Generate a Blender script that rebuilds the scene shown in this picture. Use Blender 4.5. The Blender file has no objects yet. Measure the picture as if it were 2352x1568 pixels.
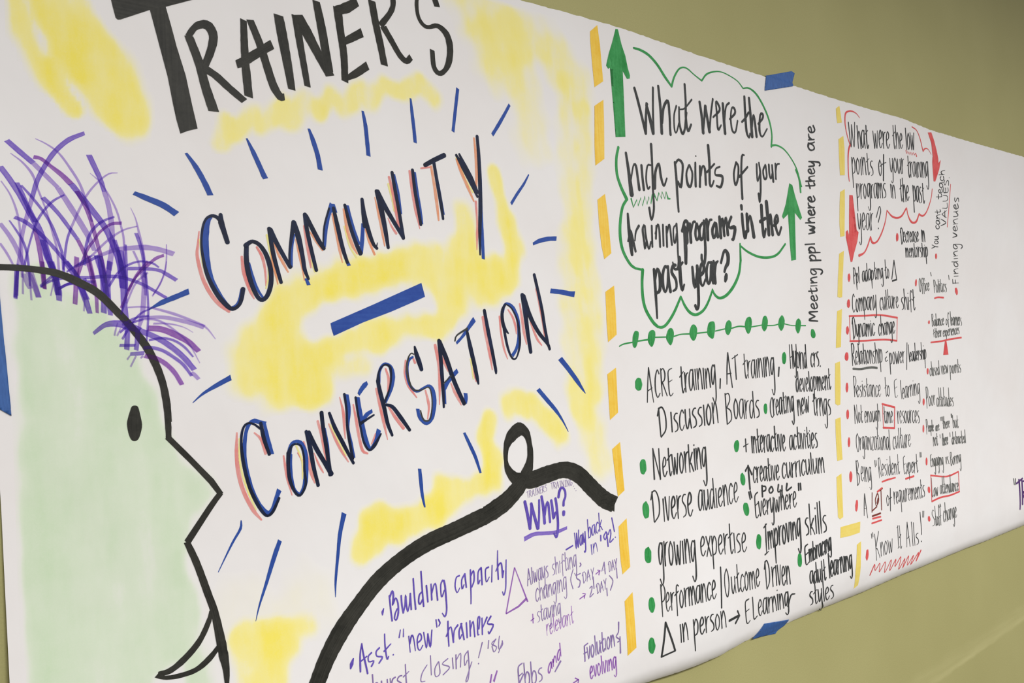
import bpy, bmesh, math, random
from mathutils import Vector, Matrix

# ------------------------------------------------------------------ camera, light, exposure
# shared by scene and converter: camera + paper surface (metres). wall plane y=0, viewer at y<0
F=1850.0; CX,CY=1176.0,784.0
def nrm(v):
    l=math.sqrt(sum(c*c for c in v)); return tuple(c/l for c in v)
def crs(a,b): return (a[1]*b[2]-a[2]*b[1],a[2]*b[0]-a[0]*b[2],a[0]*b[1]-a[1]*b[0])
XC=nrm((2314.0,59.0,-F))
_a=-0.055; _c=(2314*_a+59)/F
ZC=nrm((_a,1.0,_c)); YC=crs(ZC,XC)
CAM=(0.0,-0.90,1.55)
def lerp_poly(tab,x):
    if x<=tab[0][0]: i=0
    else:
        i=len(tab)-2
        for k in range(len(tab)-1):
            if x<tab[k+1][0]: i=k; break
    (x0,y0),(x1,y1)=tab[i],tab[i+1]
    return y0+(y1-y0)*(x-x0)/(x1-x0)
TOP=[(-0.2,2.101),(0.095,2.101),(0.763,2.101),(0.902,2.1057),(0.982,2.1076),(1.212,2.103),(1.645,2.102),(1.971,2.107),(2.104,2.100),(2.442,2.1036),(2.734,2.108),(3.6,2.106)]
BOT=[(-0.2,1.048),(0.5,1.046),(0.941,1.0501),(1.135,1.0440),(1.228,1.0473),(1.339,1.0471),(1.445,1.0478),(1.620,1.0476),(1.788,1.0500),(2.134,1.0482),(2.235,1.0456),(2.503,1.0437),(3.6,1.045)]
LEFT=[(1.0,0.096),(1.285,0.0963),(1.447,0.0944),(1.6,0.090),(1.9,0.098),(2.2,0.098)]
def sheet(x,z):
    """distance of the paper in front of the wall at (x,z)"""
    b=lerp_poly(BOT,x); t=max(z-b,0.0); T=0.075
    pin=math.exp(-((x-1.275)/0.10)**2); pin0=math.exp(-((x-0.12)/0.12)**2)
    amp=(0.0100+0.003*math.sin(5.1*x+0.6)+0.0015*math.sin(13*x))*(1-0.45*pin)*(1-0.4*pin0)
    s=math.sin(math.pi/2*min(t/T,1.0)) if t<T else math.exp(-((t-T)/0.17)**2)
    tt=max(lerp_poly(TOP,x)-z,0.0); fade=min(1.0,(tt+0.02)/0.15)
    r=0.0011*math.sin(11.0*x+1.6*z+0.4)+0.0007*math.sin(23.0*x-5.0*z+1.1)+0.0005*math.sin(8.0*z+3*x)+0.00035*math.sin(41*x+17*z)
    gap=(0.001+0.009*math.exp(-((x-1.05)/0.14)**2)+0.003*math.exp(-((x-1.9)/0.3)**2))*(1-pin)*math.exp(-t/0.12)
    R=0.036; hh=0.027*(1-0.35*pin-0.3*pin0); D=R-math.sqrt(R*R-hh*hh)
    roll=D-(R-math.sqrt(R*R-(hh-t)**2)) if t<hh else D*math.exp(-((t-hh)/0.2)**2)
    return 0.003+gap+roll+amp*s*0.95+r*fade*min(1.0,0.35+t/0.2)

scene = bpy.context.scene
COL = scene.collection
cam_data = bpy.data.cameras.new('camera')
cam = bpy.data.objects.new('camera', cam_data); COL.objects.link(cam)
cam_data.sensor_fit = 'HORIZONTAL'; cam_data.sensor_width = 36.0
cam_data.lens = F / 2352.0 * 36.0
cam_data.clip_start = 0.01
M = Matrix((XC, YC, ZC)).to_4x4()
M.translation = Vector(CAM)
cam.matrix_world = M
scene.camera = cam
scene.view_settings.view_transform = 'Standard'
scene.view_settings.look = 'None'
scene.view_settings.gamma = 1.0
scene.view_settings.use_curve_mapping = False
scene.view_settings.exposure = 0.06
scene.cycles.transparent_max_bounces = 32
w = bpy.data.worlds.new('room_ambience'); scene.world = w; w.use_nodes = True
bg = w.node_tree.nodes['Background']
bg.inputs['Color'].default_value = (1.0, 0.97, 0.95, 1); bg.inputs['Strength'].default_value = 0.335
def area(name, loc, sx, sy, power, color, rot=(0, 0, 0)):
    l = bpy.data.lights.new(name, 'AREA'); l.shape = 'RECTANGLE'; l.size = sx; l.size_y = sy
    l.energy = power; l.color = color
    o = bpy.data.objects.new(name, l); COL.objects.link(o); o.location = loc; o.rotation_euler = rot
area('ceiling_panel_light', (0.55, -2.25, 2.64), 1.2, 0.6, 75, (1.0, 0.988, 0.98))
area('ceiling_panel_light', (3.0, -2.35, 2.64), 1.2, 0.6, 67, (1.0, 0.988, 0.98))

# ------------------------------------------------------------------ helpers
def srgb(r, g, b, k=1.0):
    def f(c):
        c /= 255.0
        return (c/12.92 if c <= 0.04045 else ((c+0.055)/1.055)**2.4) * k
    return (min(f(r),1), min(f(g),1), min(f(b),1), 1)
def new_mat(name):
    m = bpy.data.materials.new(name); m.use_nodes = True
    nt = m.node_tree
    return m, nt, nt.nodes, nt.links, nt.nodes['Principled BSDF']
def noise(nt, vec, scale, detail=3, rough=0.5):
    n = nt.nodes.new('ShaderNodeTexNoise'); n.inputs['Scale'].default_value = scale
    n.inputs['Detail'].default_value = detail; n.inputs['Roughness'].default_value = rough
    if vec is not None: nt.links.new(vec, n.inputs['Vector'])
    return n.outputs['Fac']
def maprange(nt, v, a, b, c, d):
    n = nt.nodes.new('ShaderNodeMapRange'); n.inputs[1].default_value = a; n.inputs[2].default_value = b
    n.inputs[3].default_value = c; n.inputs[4].default_value = d; nt.links.new(v, n.inputs[0]); return n.outputs[0]
def mapping(nt, vec, sc, rot=(0, 0, 0)):
    n = nt.nodes.new('ShaderNodeMapping'); n.inputs['Scale'].default_value = sc; n.inputs['Rotation'].default_value = rot
    nt.links.new(vec, n.inputs['Vector']); return n.outputs[0]
def mixc(nt, fac, a, b, mode='MIX'):
    n = nt.nodes.new('ShaderNodeMix'); n.data_type = 'RGBA'; n.blend_type = mode
    for s, v in ((0, fac), (6, a), (7, b)):
        if isinstance(v, (tuple, float, int)): n.inputs[s].default_value = v
        else: nt.links.new(v, n.inputs[s])
    return n.outputs[2]
def math_(nt, op, a, b=0.5):
    n = nt.nodes.new('ShaderNodeMath'); n.operation = op
    for s, v in ((0, a), (1, b)):
        if isinstance(v, (float, int)): n.inputs[s].default_value = v
        else: nt.links.new(v, n.inputs[s])
    return n.outputs[0]
def mesh_obj(name, verts, faces, mats, parent=None, midx=None, uvs=None, smooth=False):
    me = bpy.data.meshes.new(name); me.from_pydata(verts, [], faces)
    for m in mats: me.materials.append(m)
    if midx: me.polygons.foreach_set('material_index', midx)
    if uvs:
        ul = me.uv_layers.new(name='stroke'); flat = []
        for f in faces:
            for v in f: flat.extend(uvs[v])
        ul.data.foreach_set('uv', flat)
    if smooth: me.polygons.foreach_set('use_smooth', [True]*len(faces))
    me.update()
    o = bpy.data.objects.new(name, me); COL.objects.link(o)
    if parent: o.parent = parent
    return o
def tag(o, label=None, cat=None, group=None, kind=None):
    for k, v in (('label', label), ('category', cat), ('group', group), ('kind', kind)):
        if v: o[k] = v

# ------------------------------------------------------------------ materials
PAPER = srgb(238, 235, 233, 1.0)
def paper_mat(name, pig=None, pig2=None):
    m, nt, N, L, B = new_mat(name)
    tc = N.new('ShaderNodeTexCoord'); oc = tc.outputs['Object']
    fibre = noise(nt, oc, 900, 4, 0.6)
    tone = maprange(nt, noise(nt, oc, 5, 3), 0.3, 0.7, 0.0, 1.0)
    base = mixc(nt, tone, srgb(237, 233, 231), srgb(240, 238, 237))
    if pig:
        at = N.new('ShaderNodeAttribute'); at.attribute_name = 'pigment'
        k = at.outputs['Fac']
        st = noise(nt, mapping(nt, oc, (26, 20, 5), (0, 0.35, 0)), 1.0, 4, 0.55)
        st2 = noise(nt, oc, 30, 5, 0.6)
        gr = noise(nt, oc, 700, 3, 0.7)
        kk = math_(nt, 'MULTIPLY', k, maprange(nt, st, 0.3, 0.7, 0.48, 1.15))
        kk = math_(nt, 'MULTIPLY', kk, maprange(nt, st2, 0.3, 0.7, 0.82, 1.1))
        kk = math_(nt, 'MULTIPLY', kk, maprange(nt, gr, 0.3, 0.7, 0.9, 1.08))
        kc = N.new('ShaderNodeClamp'); L.new(kk, kc.inputs[0])
        c = mixc(nt, kc.outputs[0], pig, pig2)
        kf = maprange(nt, kc.outputs[0], 0.0, 0.45, 0.0, 1.0)
        base = mixc(nt, kf, base, c)
    L.new(base, B.inputs['Base Color'])
    B.inputs['Roughness'].default_value = 0.75; B.inputs['Specular IOR Level'].default_value = 0.25
    h1 = noise(nt, mapping(nt, oc, (3.2, 3.2, 2.2), (0, 0.5, 0)), 1.6, 4, 0.5)
    bp = N.new('ShaderNodeBump'); bp.inputs['Strength'].default_value = 0.8; bp.inputs['Distance'].default_value = 0.009
    L.new(h1, bp.inputs['Height'])
    bp2 = N.new('ShaderNodeBump'); bp2.inputs['Strength'].default_value = 0.08; bp2.inputs['Distance'].default_value = 0.0003
    L.new(fibre, bp2.inputs['Height']); L.new(bp.outputs[0], bp2.inputs['Normal'])
    L.new(bp2.outputs[0], B.inputs['Normal'])
    return m
def ink_mat(name, c0, c1, streak=(60, 3), rough=0.5, alpha=None):
    """marker ink: streaks run along the stroke (uv: length in metres, -1..1 across)"""
    m, nt, N, L, B = new_mat(name)
    uv = N.new('ShaderNodeUVMap'); uv.uv_map = 'stroke'
    tc = N.new('ShaderNodeTexCoord')
    s = noise(nt, mapping(nt, uv.outputs[0], (streak[0], streak[1], 1)), 1.0, 4, 0.6)
    g = noise(nt, tc.outputs['Object'], 260, 3, 0.6)
    b = noise(nt, tc.outputs['Object'], 45, 2, 0.5)
    f = math_(nt, 'ADD', math_(nt, 'MULTIPLY', s, 0.5), math_(nt, 'ADD', math_(nt, 'MULTIPLY', g, 0.2), math_(nt, 'MULTIPLY', b, 0.3)))
    col = mixc(nt, maprange(nt, f, 0.36, 0.64, 0, 1), c0, c1)
    L.new(col, B.inputs['Base Color']); B.inputs['Roughness'].default_value = rough
    B.inputs['Specular IOR Level'].default_value = 0.2
    if alpha:
        sep = N.new('ShaderNodeSeparateXYZ'); L.new(uv.outputs[0], sep.inputs[0])
        edge = math_(nt, 'POWER', math_(nt, 'ABSOLUTE', sep.outputs[1], 0), 3.0)
        a = math_(nt, 'ADD', alpha[0], math_(nt, 'MULTIPLY', edge, alpha[1]))
        a = math_(nt, 'MULTIPLY', a, maprange(nt, f, 0.36, 0.64, 1.0+alpha[2], 1.0-alpha[2]))
        c = N.new('ShaderNodeClamp'); L.new(a, c.inputs[0]); L.new(c.outputs[0], B.inputs['Alpha'])
    return m
def film_mat(name, T, c):
    """see-through marker ink: a coloured film that darkens where strokes cross and towards its edges"""
    m, nt, N, L, B = new_mat(name)
    uv = N.new('ShaderNodeUVMap'); uv.uv_map = 'stroke'
    tc = N.new('ShaderNodeTexCoord')
    s = noise(nt, mapping(nt, uv.outputs[0], (11, 3, 1)), 1.0, 4, 0.6)
    g = noise(nt, tc.outputs['Object'], 300, 3, 0.6)
    f = math_(nt, 'ADD', math_(nt, 'MULTIPLY', s, 0.7), math_(nt, 'MULTIPLY', g, 0.3))
    sep = N.new('ShaderNodeSeparateXYZ'); L.new(uv.outputs[0], sep.inputs[0])
    edge = math_(nt, 'POWER', math_(nt, 'ABSOLUTE', sep.outputs[1], 0), 4.0)
    k = math_(nt, 'ADD', maprange(nt, f, 0.35, 0.65, 0.72, 1.2), math_(nt, 'MULTIPLY', edge, 0.35))
    thin = tuple(1-(1-t)*0.55 for t in T); thick = tuple(t**1.35 for t in T)
    col = mixc(nt, maprange(nt, k, 0.65, 1.45, 0, 1), thin+(1,), thick+(1,))
    tr = N.new('ShaderNodeBsdfTransparent'); L.new(col, tr.inputs['Color'])
    B.inputs['Base Color'].default_value = c+(1,); B.inputs['Roughness'].default_value = 0.6
    mx = N.new('ShaderNodeMixShader'); mx.inputs[0].default_value = 0.8
    L.new(B.outputs[0], mx.inputs[1]); L.new(tr.outputs[0], mx.inputs[2])
    L.new(mx.outputs[0], N['Material Output'].inputs['Surface'])
    return m
INK = {
 'k': ink_mat('black_broad_marker', srgb(30, 30, 25), srgb(60, 59, 53), (5, 9)),
 'b': ink_mat('blue_marker', srgb(34, 66, 150), srgb(52, 88, 168), (8, 5)),
 'd': ink_mat('dark_over_blue_ink', srgb(12, 17, 32), srgb(26, 40, 74), (12, 3)),
 'n': ink_mat('worn_black_pen', srgb(78, 80, 76), srgb(118, 120, 116), (60, 2)),
 'w': ink_mat('black_pen', srgb(38, 40, 40), srgb(72, 74, 74), (60, 2)),
 'p': ink_mat('pink_chalk', srgb(238, 130, 125), srgb(246, 175, 168), (30, 3), 0.9, (0.72, 0.0, 0.3)),
 'q': ink_mat('orange_chalk', srgb(244, 150, 105), srgb(248, 190, 155), (30, 3), 0.9, (0.75, 0.0, 0.3)),
 'y': ink_mat('pale_yellow_chalk', srgb(250, 240, 140), srgb(250, 244, 180), (30, 3), 0.9, (0.85, -0.3, 0.2)),
 'v': film_mat('violet_marker', (0.53, 0.41, 0.90), (0.13, 0.06, 0.40)),
 'm': film_mat('magenta_violet_marker', (0.62, 0.36, 0.81), (0.20, 0.06, 0.30)),
 'l': film_mat('light_violet_marker', (0.78, 0.67, 0.98), (0.20, 0.12, 0.42)),
 'u': ink_mat('purple_pen', srgb(80, 58, 162), srgb(116, 98, 195), (40, 2)),
 'c': ink_mat('faded_purple_pen', srgb(116, 90, 152), srgb(160, 140, 192), (40, 2)),
 'g': ink_mat('green_marker', srgb(28, 132, 58), srgb(72, 168, 96), (10, 3)),
 'r': ink_mat('red_marker', srgb(216, 66, 70), srgb(232, 108, 106), (20, 3)),
 'o': ink_mat('orange_yellow_marker', srgb(240, 190, 52), srgb(250, 214, 96), (6, 4)),
 'e': ink_mat('yellow_marker', srgb(236, 210, 98), srgb(244, 224, 128), (6, 4)),
 'x': ink_mat('brown_red_ink', srgb(96, 36, 30), srgb(140, 64, 52), (20, 3)),
 'z': ink_mat('dark_purple_pen', srgb(70, 36, 100), srgb(106, 70, 130), (20, 3)),
}
LEVEL = dict(p=1, q=1, y=1.2, b=2, k=4, d=3, n=3.5, g=2, o=2, e=2, r=2.4, x=3, w=3.2, v=2, m=2, l=1.8, u=2.4, c=2.4, z=2.4)
COLOUR = dict(k='black', b='blue', d='dark blue', n='grey', w='black', p='pink', q='orange', y='pale yellow', v='violet', m='magenta violet',
              l='pale violet', u='purple', c='faded purple', g='green', r='red', o='orange yellow', e='yellow', x='brown', z='dark purple')

def wall_mat():
    m, nt, N, L, B = new_mat('olive_green_wall_paint')
    tc = N.new('ShaderNodeTexCoord'); oc = tc.outputs['Object']
    c = mixc(nt, maprange(nt, noise(nt, oc, 3, 3), 0.3, 0.7, 0, 1), srgb(173, 168, 113), srgb(181, 176, 121))
    c = mixc(nt, maprange(nt, noise(nt, oc, 450, 3, 0.7), 0.35, 0.65, 0, 0.35), c, srgb(158, 153, 101))
    # long pale rub mark low on the wall
    sp = N.new('ShaderNodeSeparateXYZ'); L.new(oc, sp.inputs[0])
    line = math_(nt, 'SUBTRACT', sp.outputs[2], math_(nt, 'ADD', math_(nt, 'MULTIPLY', sp.outputs[0], RUB[0]), RUB[1]))
    line = math_(nt, 'ADD', line, maprange(nt, noise(nt, oc, 14, 3), 0, 1, -0.010, 0.010))
    up = maprange(nt, line, 0.0, 0.05, 1.0, 0.0)
    dn = maprange(nt, line, -0.004, 0.004, 0.0, 1.0)
    rub = math_(nt, 'MULTIPLY', math_(nt, 'MULTIPLY', up, dn), maprange(nt, noise(nt, mapping(nt, oc, (4, 1, 60)), 1.0, 4), 0.3, 0.7, 0.15, 0.7))
    c = mixc(nt, rub, c, srgb(200, 194, 140))
    L.new(c, B.inputs['Base Color']); B.inputs['Roughness'].default_value = 0.6; B.inputs['Specular IOR Level'].default_value = 0.3
    bp = N.new('ShaderNodeBump'); bp.inputs['Strength'].default_value = 0.25; bp.inputs['Distance'].default_value = 0.0008
    L.new(noise(nt, oc, 260, 3, 0.6), bp.inputs['Height']); L.new(bp.outputs[0], B.inputs['Normal'])
    return m

# ------------------------------------------------------------------ the setting
RUB = (0.0334, 0.7066)   # slope and height of the rub mark
def box(name, a, b, m):
    (x0, y0, z0), (x1, y1, z1) = a, b
    v = [(x, y, z) for x in (x0, x1) for y in (y0, y1) for z in (z0, z1)]
    f = [(0, 1, 3, 2), (4, 6, 7, 5), (0, 4, 5, 1), (2, 3, 7, 6), (0, 2, 6, 4), (1, 5, 7, 3)]
    o = mesh_obj(name, v, f, [m]); tag(o, kind='structure'); return o
box('wall_back', (-2.0, 0.0, 0.0), (7.5, 0.12, 2.8), wall_mat())
fm, nt, N, L, B = new_mat('grey_carpet')
tc = N.new('ShaderNodeTexCoord')
L.new(mixc(nt, noise(nt, tc.outputs['Object'], 180, 4, 0.7), srgb(96, 92, 84), srgb(132, 128, 118)), B.inputs['Base Color'])
B.inputs['Roughness'].default_value = 0.95
box('floor', (-2.0, -4.0, -0.1), (7.5, 0.12, 0.0), fm)

# ------------------------------------------------------------------ the paper banner
XS = []
x = lerp_poly(LEFT, 1.2)
NX = 580; X1 = 4.4
rows = []
us = [0, .002, .004, .006, .008, .0105, .013, .0155, .018, .0205, .023, .026, .030, .036, .043, .052, .061]
k = us[-1]
while k < 0.985: k += 0.009; us.append(min(k, 0.985))
us += [0.9925, 1.0]
random.seed(7)
fray = [random.uniform(-1, 1) for _ in range(NX+1)]
fray2 = [random.uniform(-1, 1) for _ in range(NX+1)]
verts = []; faces = []
for j, u in enumerate(us):
    for i in range(NX+1):
        s = i/NX
        # left edge depends on height
        zt = lerp_poly(BOT, 0.1)+(lerp_poly(TOP, 0.1)-lerp_poly(BOT, 0.1))*u
        xl = lerp_poly(LEFT, zt)
        xx = xl+(X1-xl)*s
        b = lerp_poly(BOT, xx); t = lerp_poly(TOP, xx)
        if j == 0: b += 0.0005*fray[i]
        if j == len(us)-1: t += 0.0007*fray2[i]
        z = b+(t-b)*u
        verts.append((xx, -sheet(xx, z), z))
W_ = NX+1
for j in range(len(us)-1):
    for i in range(NX):
        a = j*W_+i
        faces.append((a, a+1, a+W_+1, a+W_))
paper_material = paper_mat('white_banner_paper')
banner = mesh_obj('paper_banner', verts, faces, [paper_material], smooth=True)
sol = banner.modifiers.new('thickness', 'SOLIDIFY'); sol.thickness = 0.0003; sol.offset = -1
es = banner.modifiers.new('sharp_rim', 'EDGE_SPLIT'); es.split_angle = math.radians(50)
tag(banner, 'long white paper banner taped to olive wall, covered in marker lettering and drawings', 'banner')

def on(x, z, lift):
    return (x, -(sheet(x, z)+lift), z)

# ------------------------------------------------------------------ chalk shading rubbed into the paper
CHALK = """Y .8 0.010 0.117,1.948 0.124,1.910 0.134,1.886 0.148,1.860 0.164,1.841
Y .8 0.009 0.145,1.880 0.156,1.853 0.165,1.839
Y .95 0.010 0.134,1.952 0.149,1.920 0.161,1.896 0.177,1.877
Y .95 0.018 0.180,1.920 0.198,1.908 0.218,1.875 0.223,1.841
Y .9 0.016 0.161,1.896 0.180,1.873 0.200,1.847 0.220,1.832
Y .7 0.009 0.154,1.957 0.164,1.923 0.175,1.903
Y .5 0.009 0.171,1.961 0.177,1.949
Y .6 0.009 0.316,1.823 0.322,1.852
Y .55 0.012 0.333,1.841 0.355,1.867 0.362,1.850 0.390,1.880 0.397,1.860 0.418,1.893 0.436,1.877
Y .6 0.013 0.437,1.882 0.452,1.904 0.469,1.888 0.495,1.917 0.507,1.903 0.528,1.932 0.558,1.923 0.582,1.942 0.609,1.926
Y .5 0.040 0.677,2.097 0.706,2.066 0.740,2.035
Y .5 0.029 0.697,2.039 0.724,1.981
Y .5 0.035 0.754,2.058 0.812,2.038 0.872,1.995
Y .35 0.030 0.766,1.989 0.775,1.886
Y .4 0.021 0.853,1.985 0.852,1.848 0.859,1.713
Y .45 0.018 0.882,1.948 0.878,1.783 0.880,1.646 0.879,1.511
Y .45 0.027 0.843,1.740 0.850,1.606 0.857,1.479 0.873,1.404
Y .9 0.011 0.700,1.835 0.711,1.789 0.720,1.745
Y .85 0.017 0.721,1.758 0.731,1.721 0.720,1.682
Y .7 0.015 0.645,1.771 0.646,1.729
Y .75 0.025 0.630,1.704 0.566,1.695 0.514,1.688
Y .9 0.022 0.527,1.688 0.464,1.675 0.417,1.663 0.383,1.642
Y .85 0.020 0.372,1.631 0.345,1.602 0.344,1.567 0.368,1.541
Y 1 0.024 0.372,1.611 0.380,1.565 0.401,1.544
Y .6 0.017 0.330,1.582 0.333,1.553
Y .85 0.027 0.704,1.688 0.672,1.675
Y .9 0.030 0.637,1.704 0.627,1.662
Y .8 0.017 0.619,1.650 0.610,1.632
Y .75 0.016 0.595,1.614 0.549,1.618 0.522,1.610 0.490,1.602
Y .8 0.017 0.503,1.604 0.460,1.594 0.413,1.574
Y .8 0.016 0.704,1.509 0.739,1.497
Y .85 0.016 0.751,1.496 0.779,1.478 0.802,1.451
Y .5 0.014 0.724,1.511 0.707,1.493
Y .8 0.013 0.671,1.487 0.661,1.458 0.674,1.426
Y .6 0.015 0.670,1.433 0.668,1.409
Y .85 0.017 0.588,1.402 0.630,1.393 0.668,1.403
Y .9 0.018 0.483,1.370 0.532,1.371 0.572,1.381 0.608,1.388
Y .9 0.019 0.469,1.352 0.495,1.371 0.525,1.361 0.571,1.370
Y .8 0.015 0.463,1.340 0.470,1.354
Y .6 0.019 0.834,1.513 0.848,1.473
Y .85 0.013 0.314,1.280 0.343,1.275 0.384,1.271
Y .9 0.018 0.332,1.264 0.363,1.261
Y .8 0.019 0.346,1.251 0.337,1.207
Y .5 0.014 0.313,1.269 0.315,1.232
Y .12 0.034 0.386,1.299 0.344,1.280 0.316,1.305
G .8 0.000 0.113,1.665 0.136,1.676 0.185,1.640 0.213,1.600 0.236,1.540 0.248,1.493 0.290,1.434 0.256,1.391 0.260,1.349 0.271,1.315 0.259,1.286 0.241,1.271 0.219,1.259 0.219,1.223 0.109,1.255 0.111,1.391 0.111,1.515 0.112,1.598
G .8 0.000 0.265,1.272 0.275,1.260 0.273,1.243 0.267,1.209 0.242,1.216 0.253,1.257
Y .85 0.021 0.360,1.586 0.395,1.549 0.412,1.543
Y .5 0.014 0.435,1.568 0.476,1.567"""
def seg_d(px, pz, a, b):
    dx, dz = b[0]-a[0], b[1]-a[1]; L2 = dx*dx+dz*dz or 1e-9
    t = max(0, min(1, ((px-a[0])*dx+(pz-a[1])*dz)/L2))
    return math.hypot(px-a[0]-t*dx, pz-a[1]-t*dz)
def smooth01(t):
    t = max(0.0, min(1.0, t)); return t*t*(3-2*t)
def wob(x, z):
    return 0.006*math.sin(61*x+23*z)+0.004*math.sin(113*z-47*x+1.3)+0.003*math.sin(201*x+90*z)
def chalk_mesh(col, name, label, pig, pig2, parent):
    items = []
    for ln in CHALK.split('\n'):
        t = ln.split()
        if t and t[0] == col:
            P = [tuple(float(q) for q in a.split(',')) for a in t[3:]]
            items.append((float(t[1]), float(t[2]), P))
    S = 0.0045; cells = {}
    for inten, r, P in items:
        pad = r*1.5+0.02
        ax = min(p[0] for p in P)-pad; bx = max(p[0] for p in P)+pad; az = min(p[1] for p in P)-pad; bz = max(p[1] for p in P)+pad
        for i in range(int(ax/S), int(bx/S)+2):
            for j in range(int(az/S), int(bz/S)+2):
                px, pz = i*S, j*S
                q = wob(px, pz)*(min(1.0, r/0.035) if r > 0 else 1.0)
                if r > 0:
                    d = min(seg_d(px, pz, P[k], P[k+1]) for k in range(len(P)-1))+q
                    m = inten*smooth01((1.55*r-d)/(1.15*r))
                else:
                    d = min(seg_d(px, pz, P[k], P[(k+1) % len(P)]) for k in range(len(P)))
                    ins = False
                    for k in range(len(P)):
                        (x1, z1), (x2, z2) = P[k], P[(k+1) % len(P)]
                        if (z1 > pz) != (z2 > pz) and px < (x2-x1)*(pz-z1)/(z2-z1)+x1: ins = not ins
                    d = d if ins else -d
                    m = inten*smooth01((d+0.010+q*0.6)/0.016)
                if m > 0.003: cells[(i, j)] = 1-(1-cells.get((i, j), 0))*(1-m)
    for (i, j) in cells:
        px, pz = i*S, j*S
        e = min(px-lerp_poly(LEFT, pz)-0.010, pz-lerp_poly(BOT, px)-0.009, lerp_poly(TOP, px)-0.009-pz)
        cells[(i, j)] *= smooth01(e/0.008)
    quads = set()
    for (i, j) in cells:
        for a in (0, -1):
            for b in (0, -1): quads.add((i+a, j+b))
    def okq(i, j):
        px, pz = (i+.5)*S, (j+.5)*S
        return px > lerp_poly(LEFT, pz)+0.006 and lerp_poly(BOT, px)+0.005 < pz < lerp_poly(TOP, px)-0.005
    quads = {q for q in quads if okq(*q)}
    out = []
    while quads:
        comp = []; st = [quads.pop()]
        while st:
            q = st.pop(); comp.append(q)
            for d in ((1, 0), (-1, 0), (0, 1), (0, -1)):
                n = (q[0]+d[0], q[1]+d[1])
                if n in quads: quads.remove(n); st.append(n)
        if len(comp) < 12: continue
        idx = {}; vs = []; val = []; fs = []
        for (i, j) in comp:
            f = []
            for a, b in ((0, 0), (1, 0), (1, 1), (0, 1)):
                c = (i+a, j+b)
                if c not in idx:
                    idx[c] = len(vs); vs.append(on(c[0]*S, c[1]*S, -0.0001+0.00022*smooth01(cells.get(c, 0)/0.03))); val.append(min(1, cells.get(c, 0)))
                f.append(idx[c])
            fs.append(tuple(f))
        o = mesh_obj(name, vs, fs, [MATC[col]], parent, smooth=True)
        at = o.data.attributes.new('pigment', 'FLOAT', 'POINT'); at.data.foreach_set('value', val)
        o['label'] = label; out.append(o)
    return out
MATC = {'Y': paper_mat('yellow_chalk_on_paper', srgb(248, 243, 196), srgb(250, 234, 104)),
        'G': paper_mat('green_chalk_on_paper', srgb(234, 238, 224), srgb(206, 226, 192))}

# ------------------------------------------------------------------ ink
UNIT = 4000.0
def catmull(P, W):
    """resample a stroke so it bends smoothly and hugs the paper"""
    out = []; ws = []; n = len(P)
    for i in range(n-1):
        p0 = P[i-1] if i else (2*P[0][0]-P[1][0], 2*P[0][1]-P[1][1]); p1 = P[i]; p2 = P[i+1]
        p3 = P[i+2] if i+2 < n else (2*P[-1][0]-P[-2][0], 2*P[-1][1]-P[-2][1])
        L_ = math.hypot(p2[0]-p1[0], p2[1]-p1[1])
        k = max(3, min(14, int(L_/0.006)+2))
        for s in range(k):
            t = s/k; t2 = t*t; t3 = t2*t
            out.append(tuple(0.5*((2*p1[a])+(-p0[a]+p2[a])*t+(2*p0[a]-5*p1[a]+4*p2[a]-p3[a])*t2+(-p0[a]+3*p1[a]-3*p2[a]+p3[a])*t3) for a in (0, 1)))
            ws.append(W[i]+(W[i+1]-W[i])*t)
    out.append(P[-1]); ws.append(W[-1]); return out, ws
def linear(P, W):
    out = []; ws = []
    for i in range(len(P)-1):
        L_ = math.hypot(P[i+1][0]-P[i][0], P[i+1][1]-P[i][1]); k = max(1, int(L_/0.010))
        for s in range(k):
            t = s/k; out.append(tuple(P[i][a]+(P[i+1][a]-P[i][a])*t for a in (0, 1))); ws.append(W[i]+(W[i+1]-W[i])*t)
    out.append(P[-1]); ws.append(W[-1]); return out, ws
rnd = random.Random(11)
ROUND = set('wnucrxzpqydg')
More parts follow.
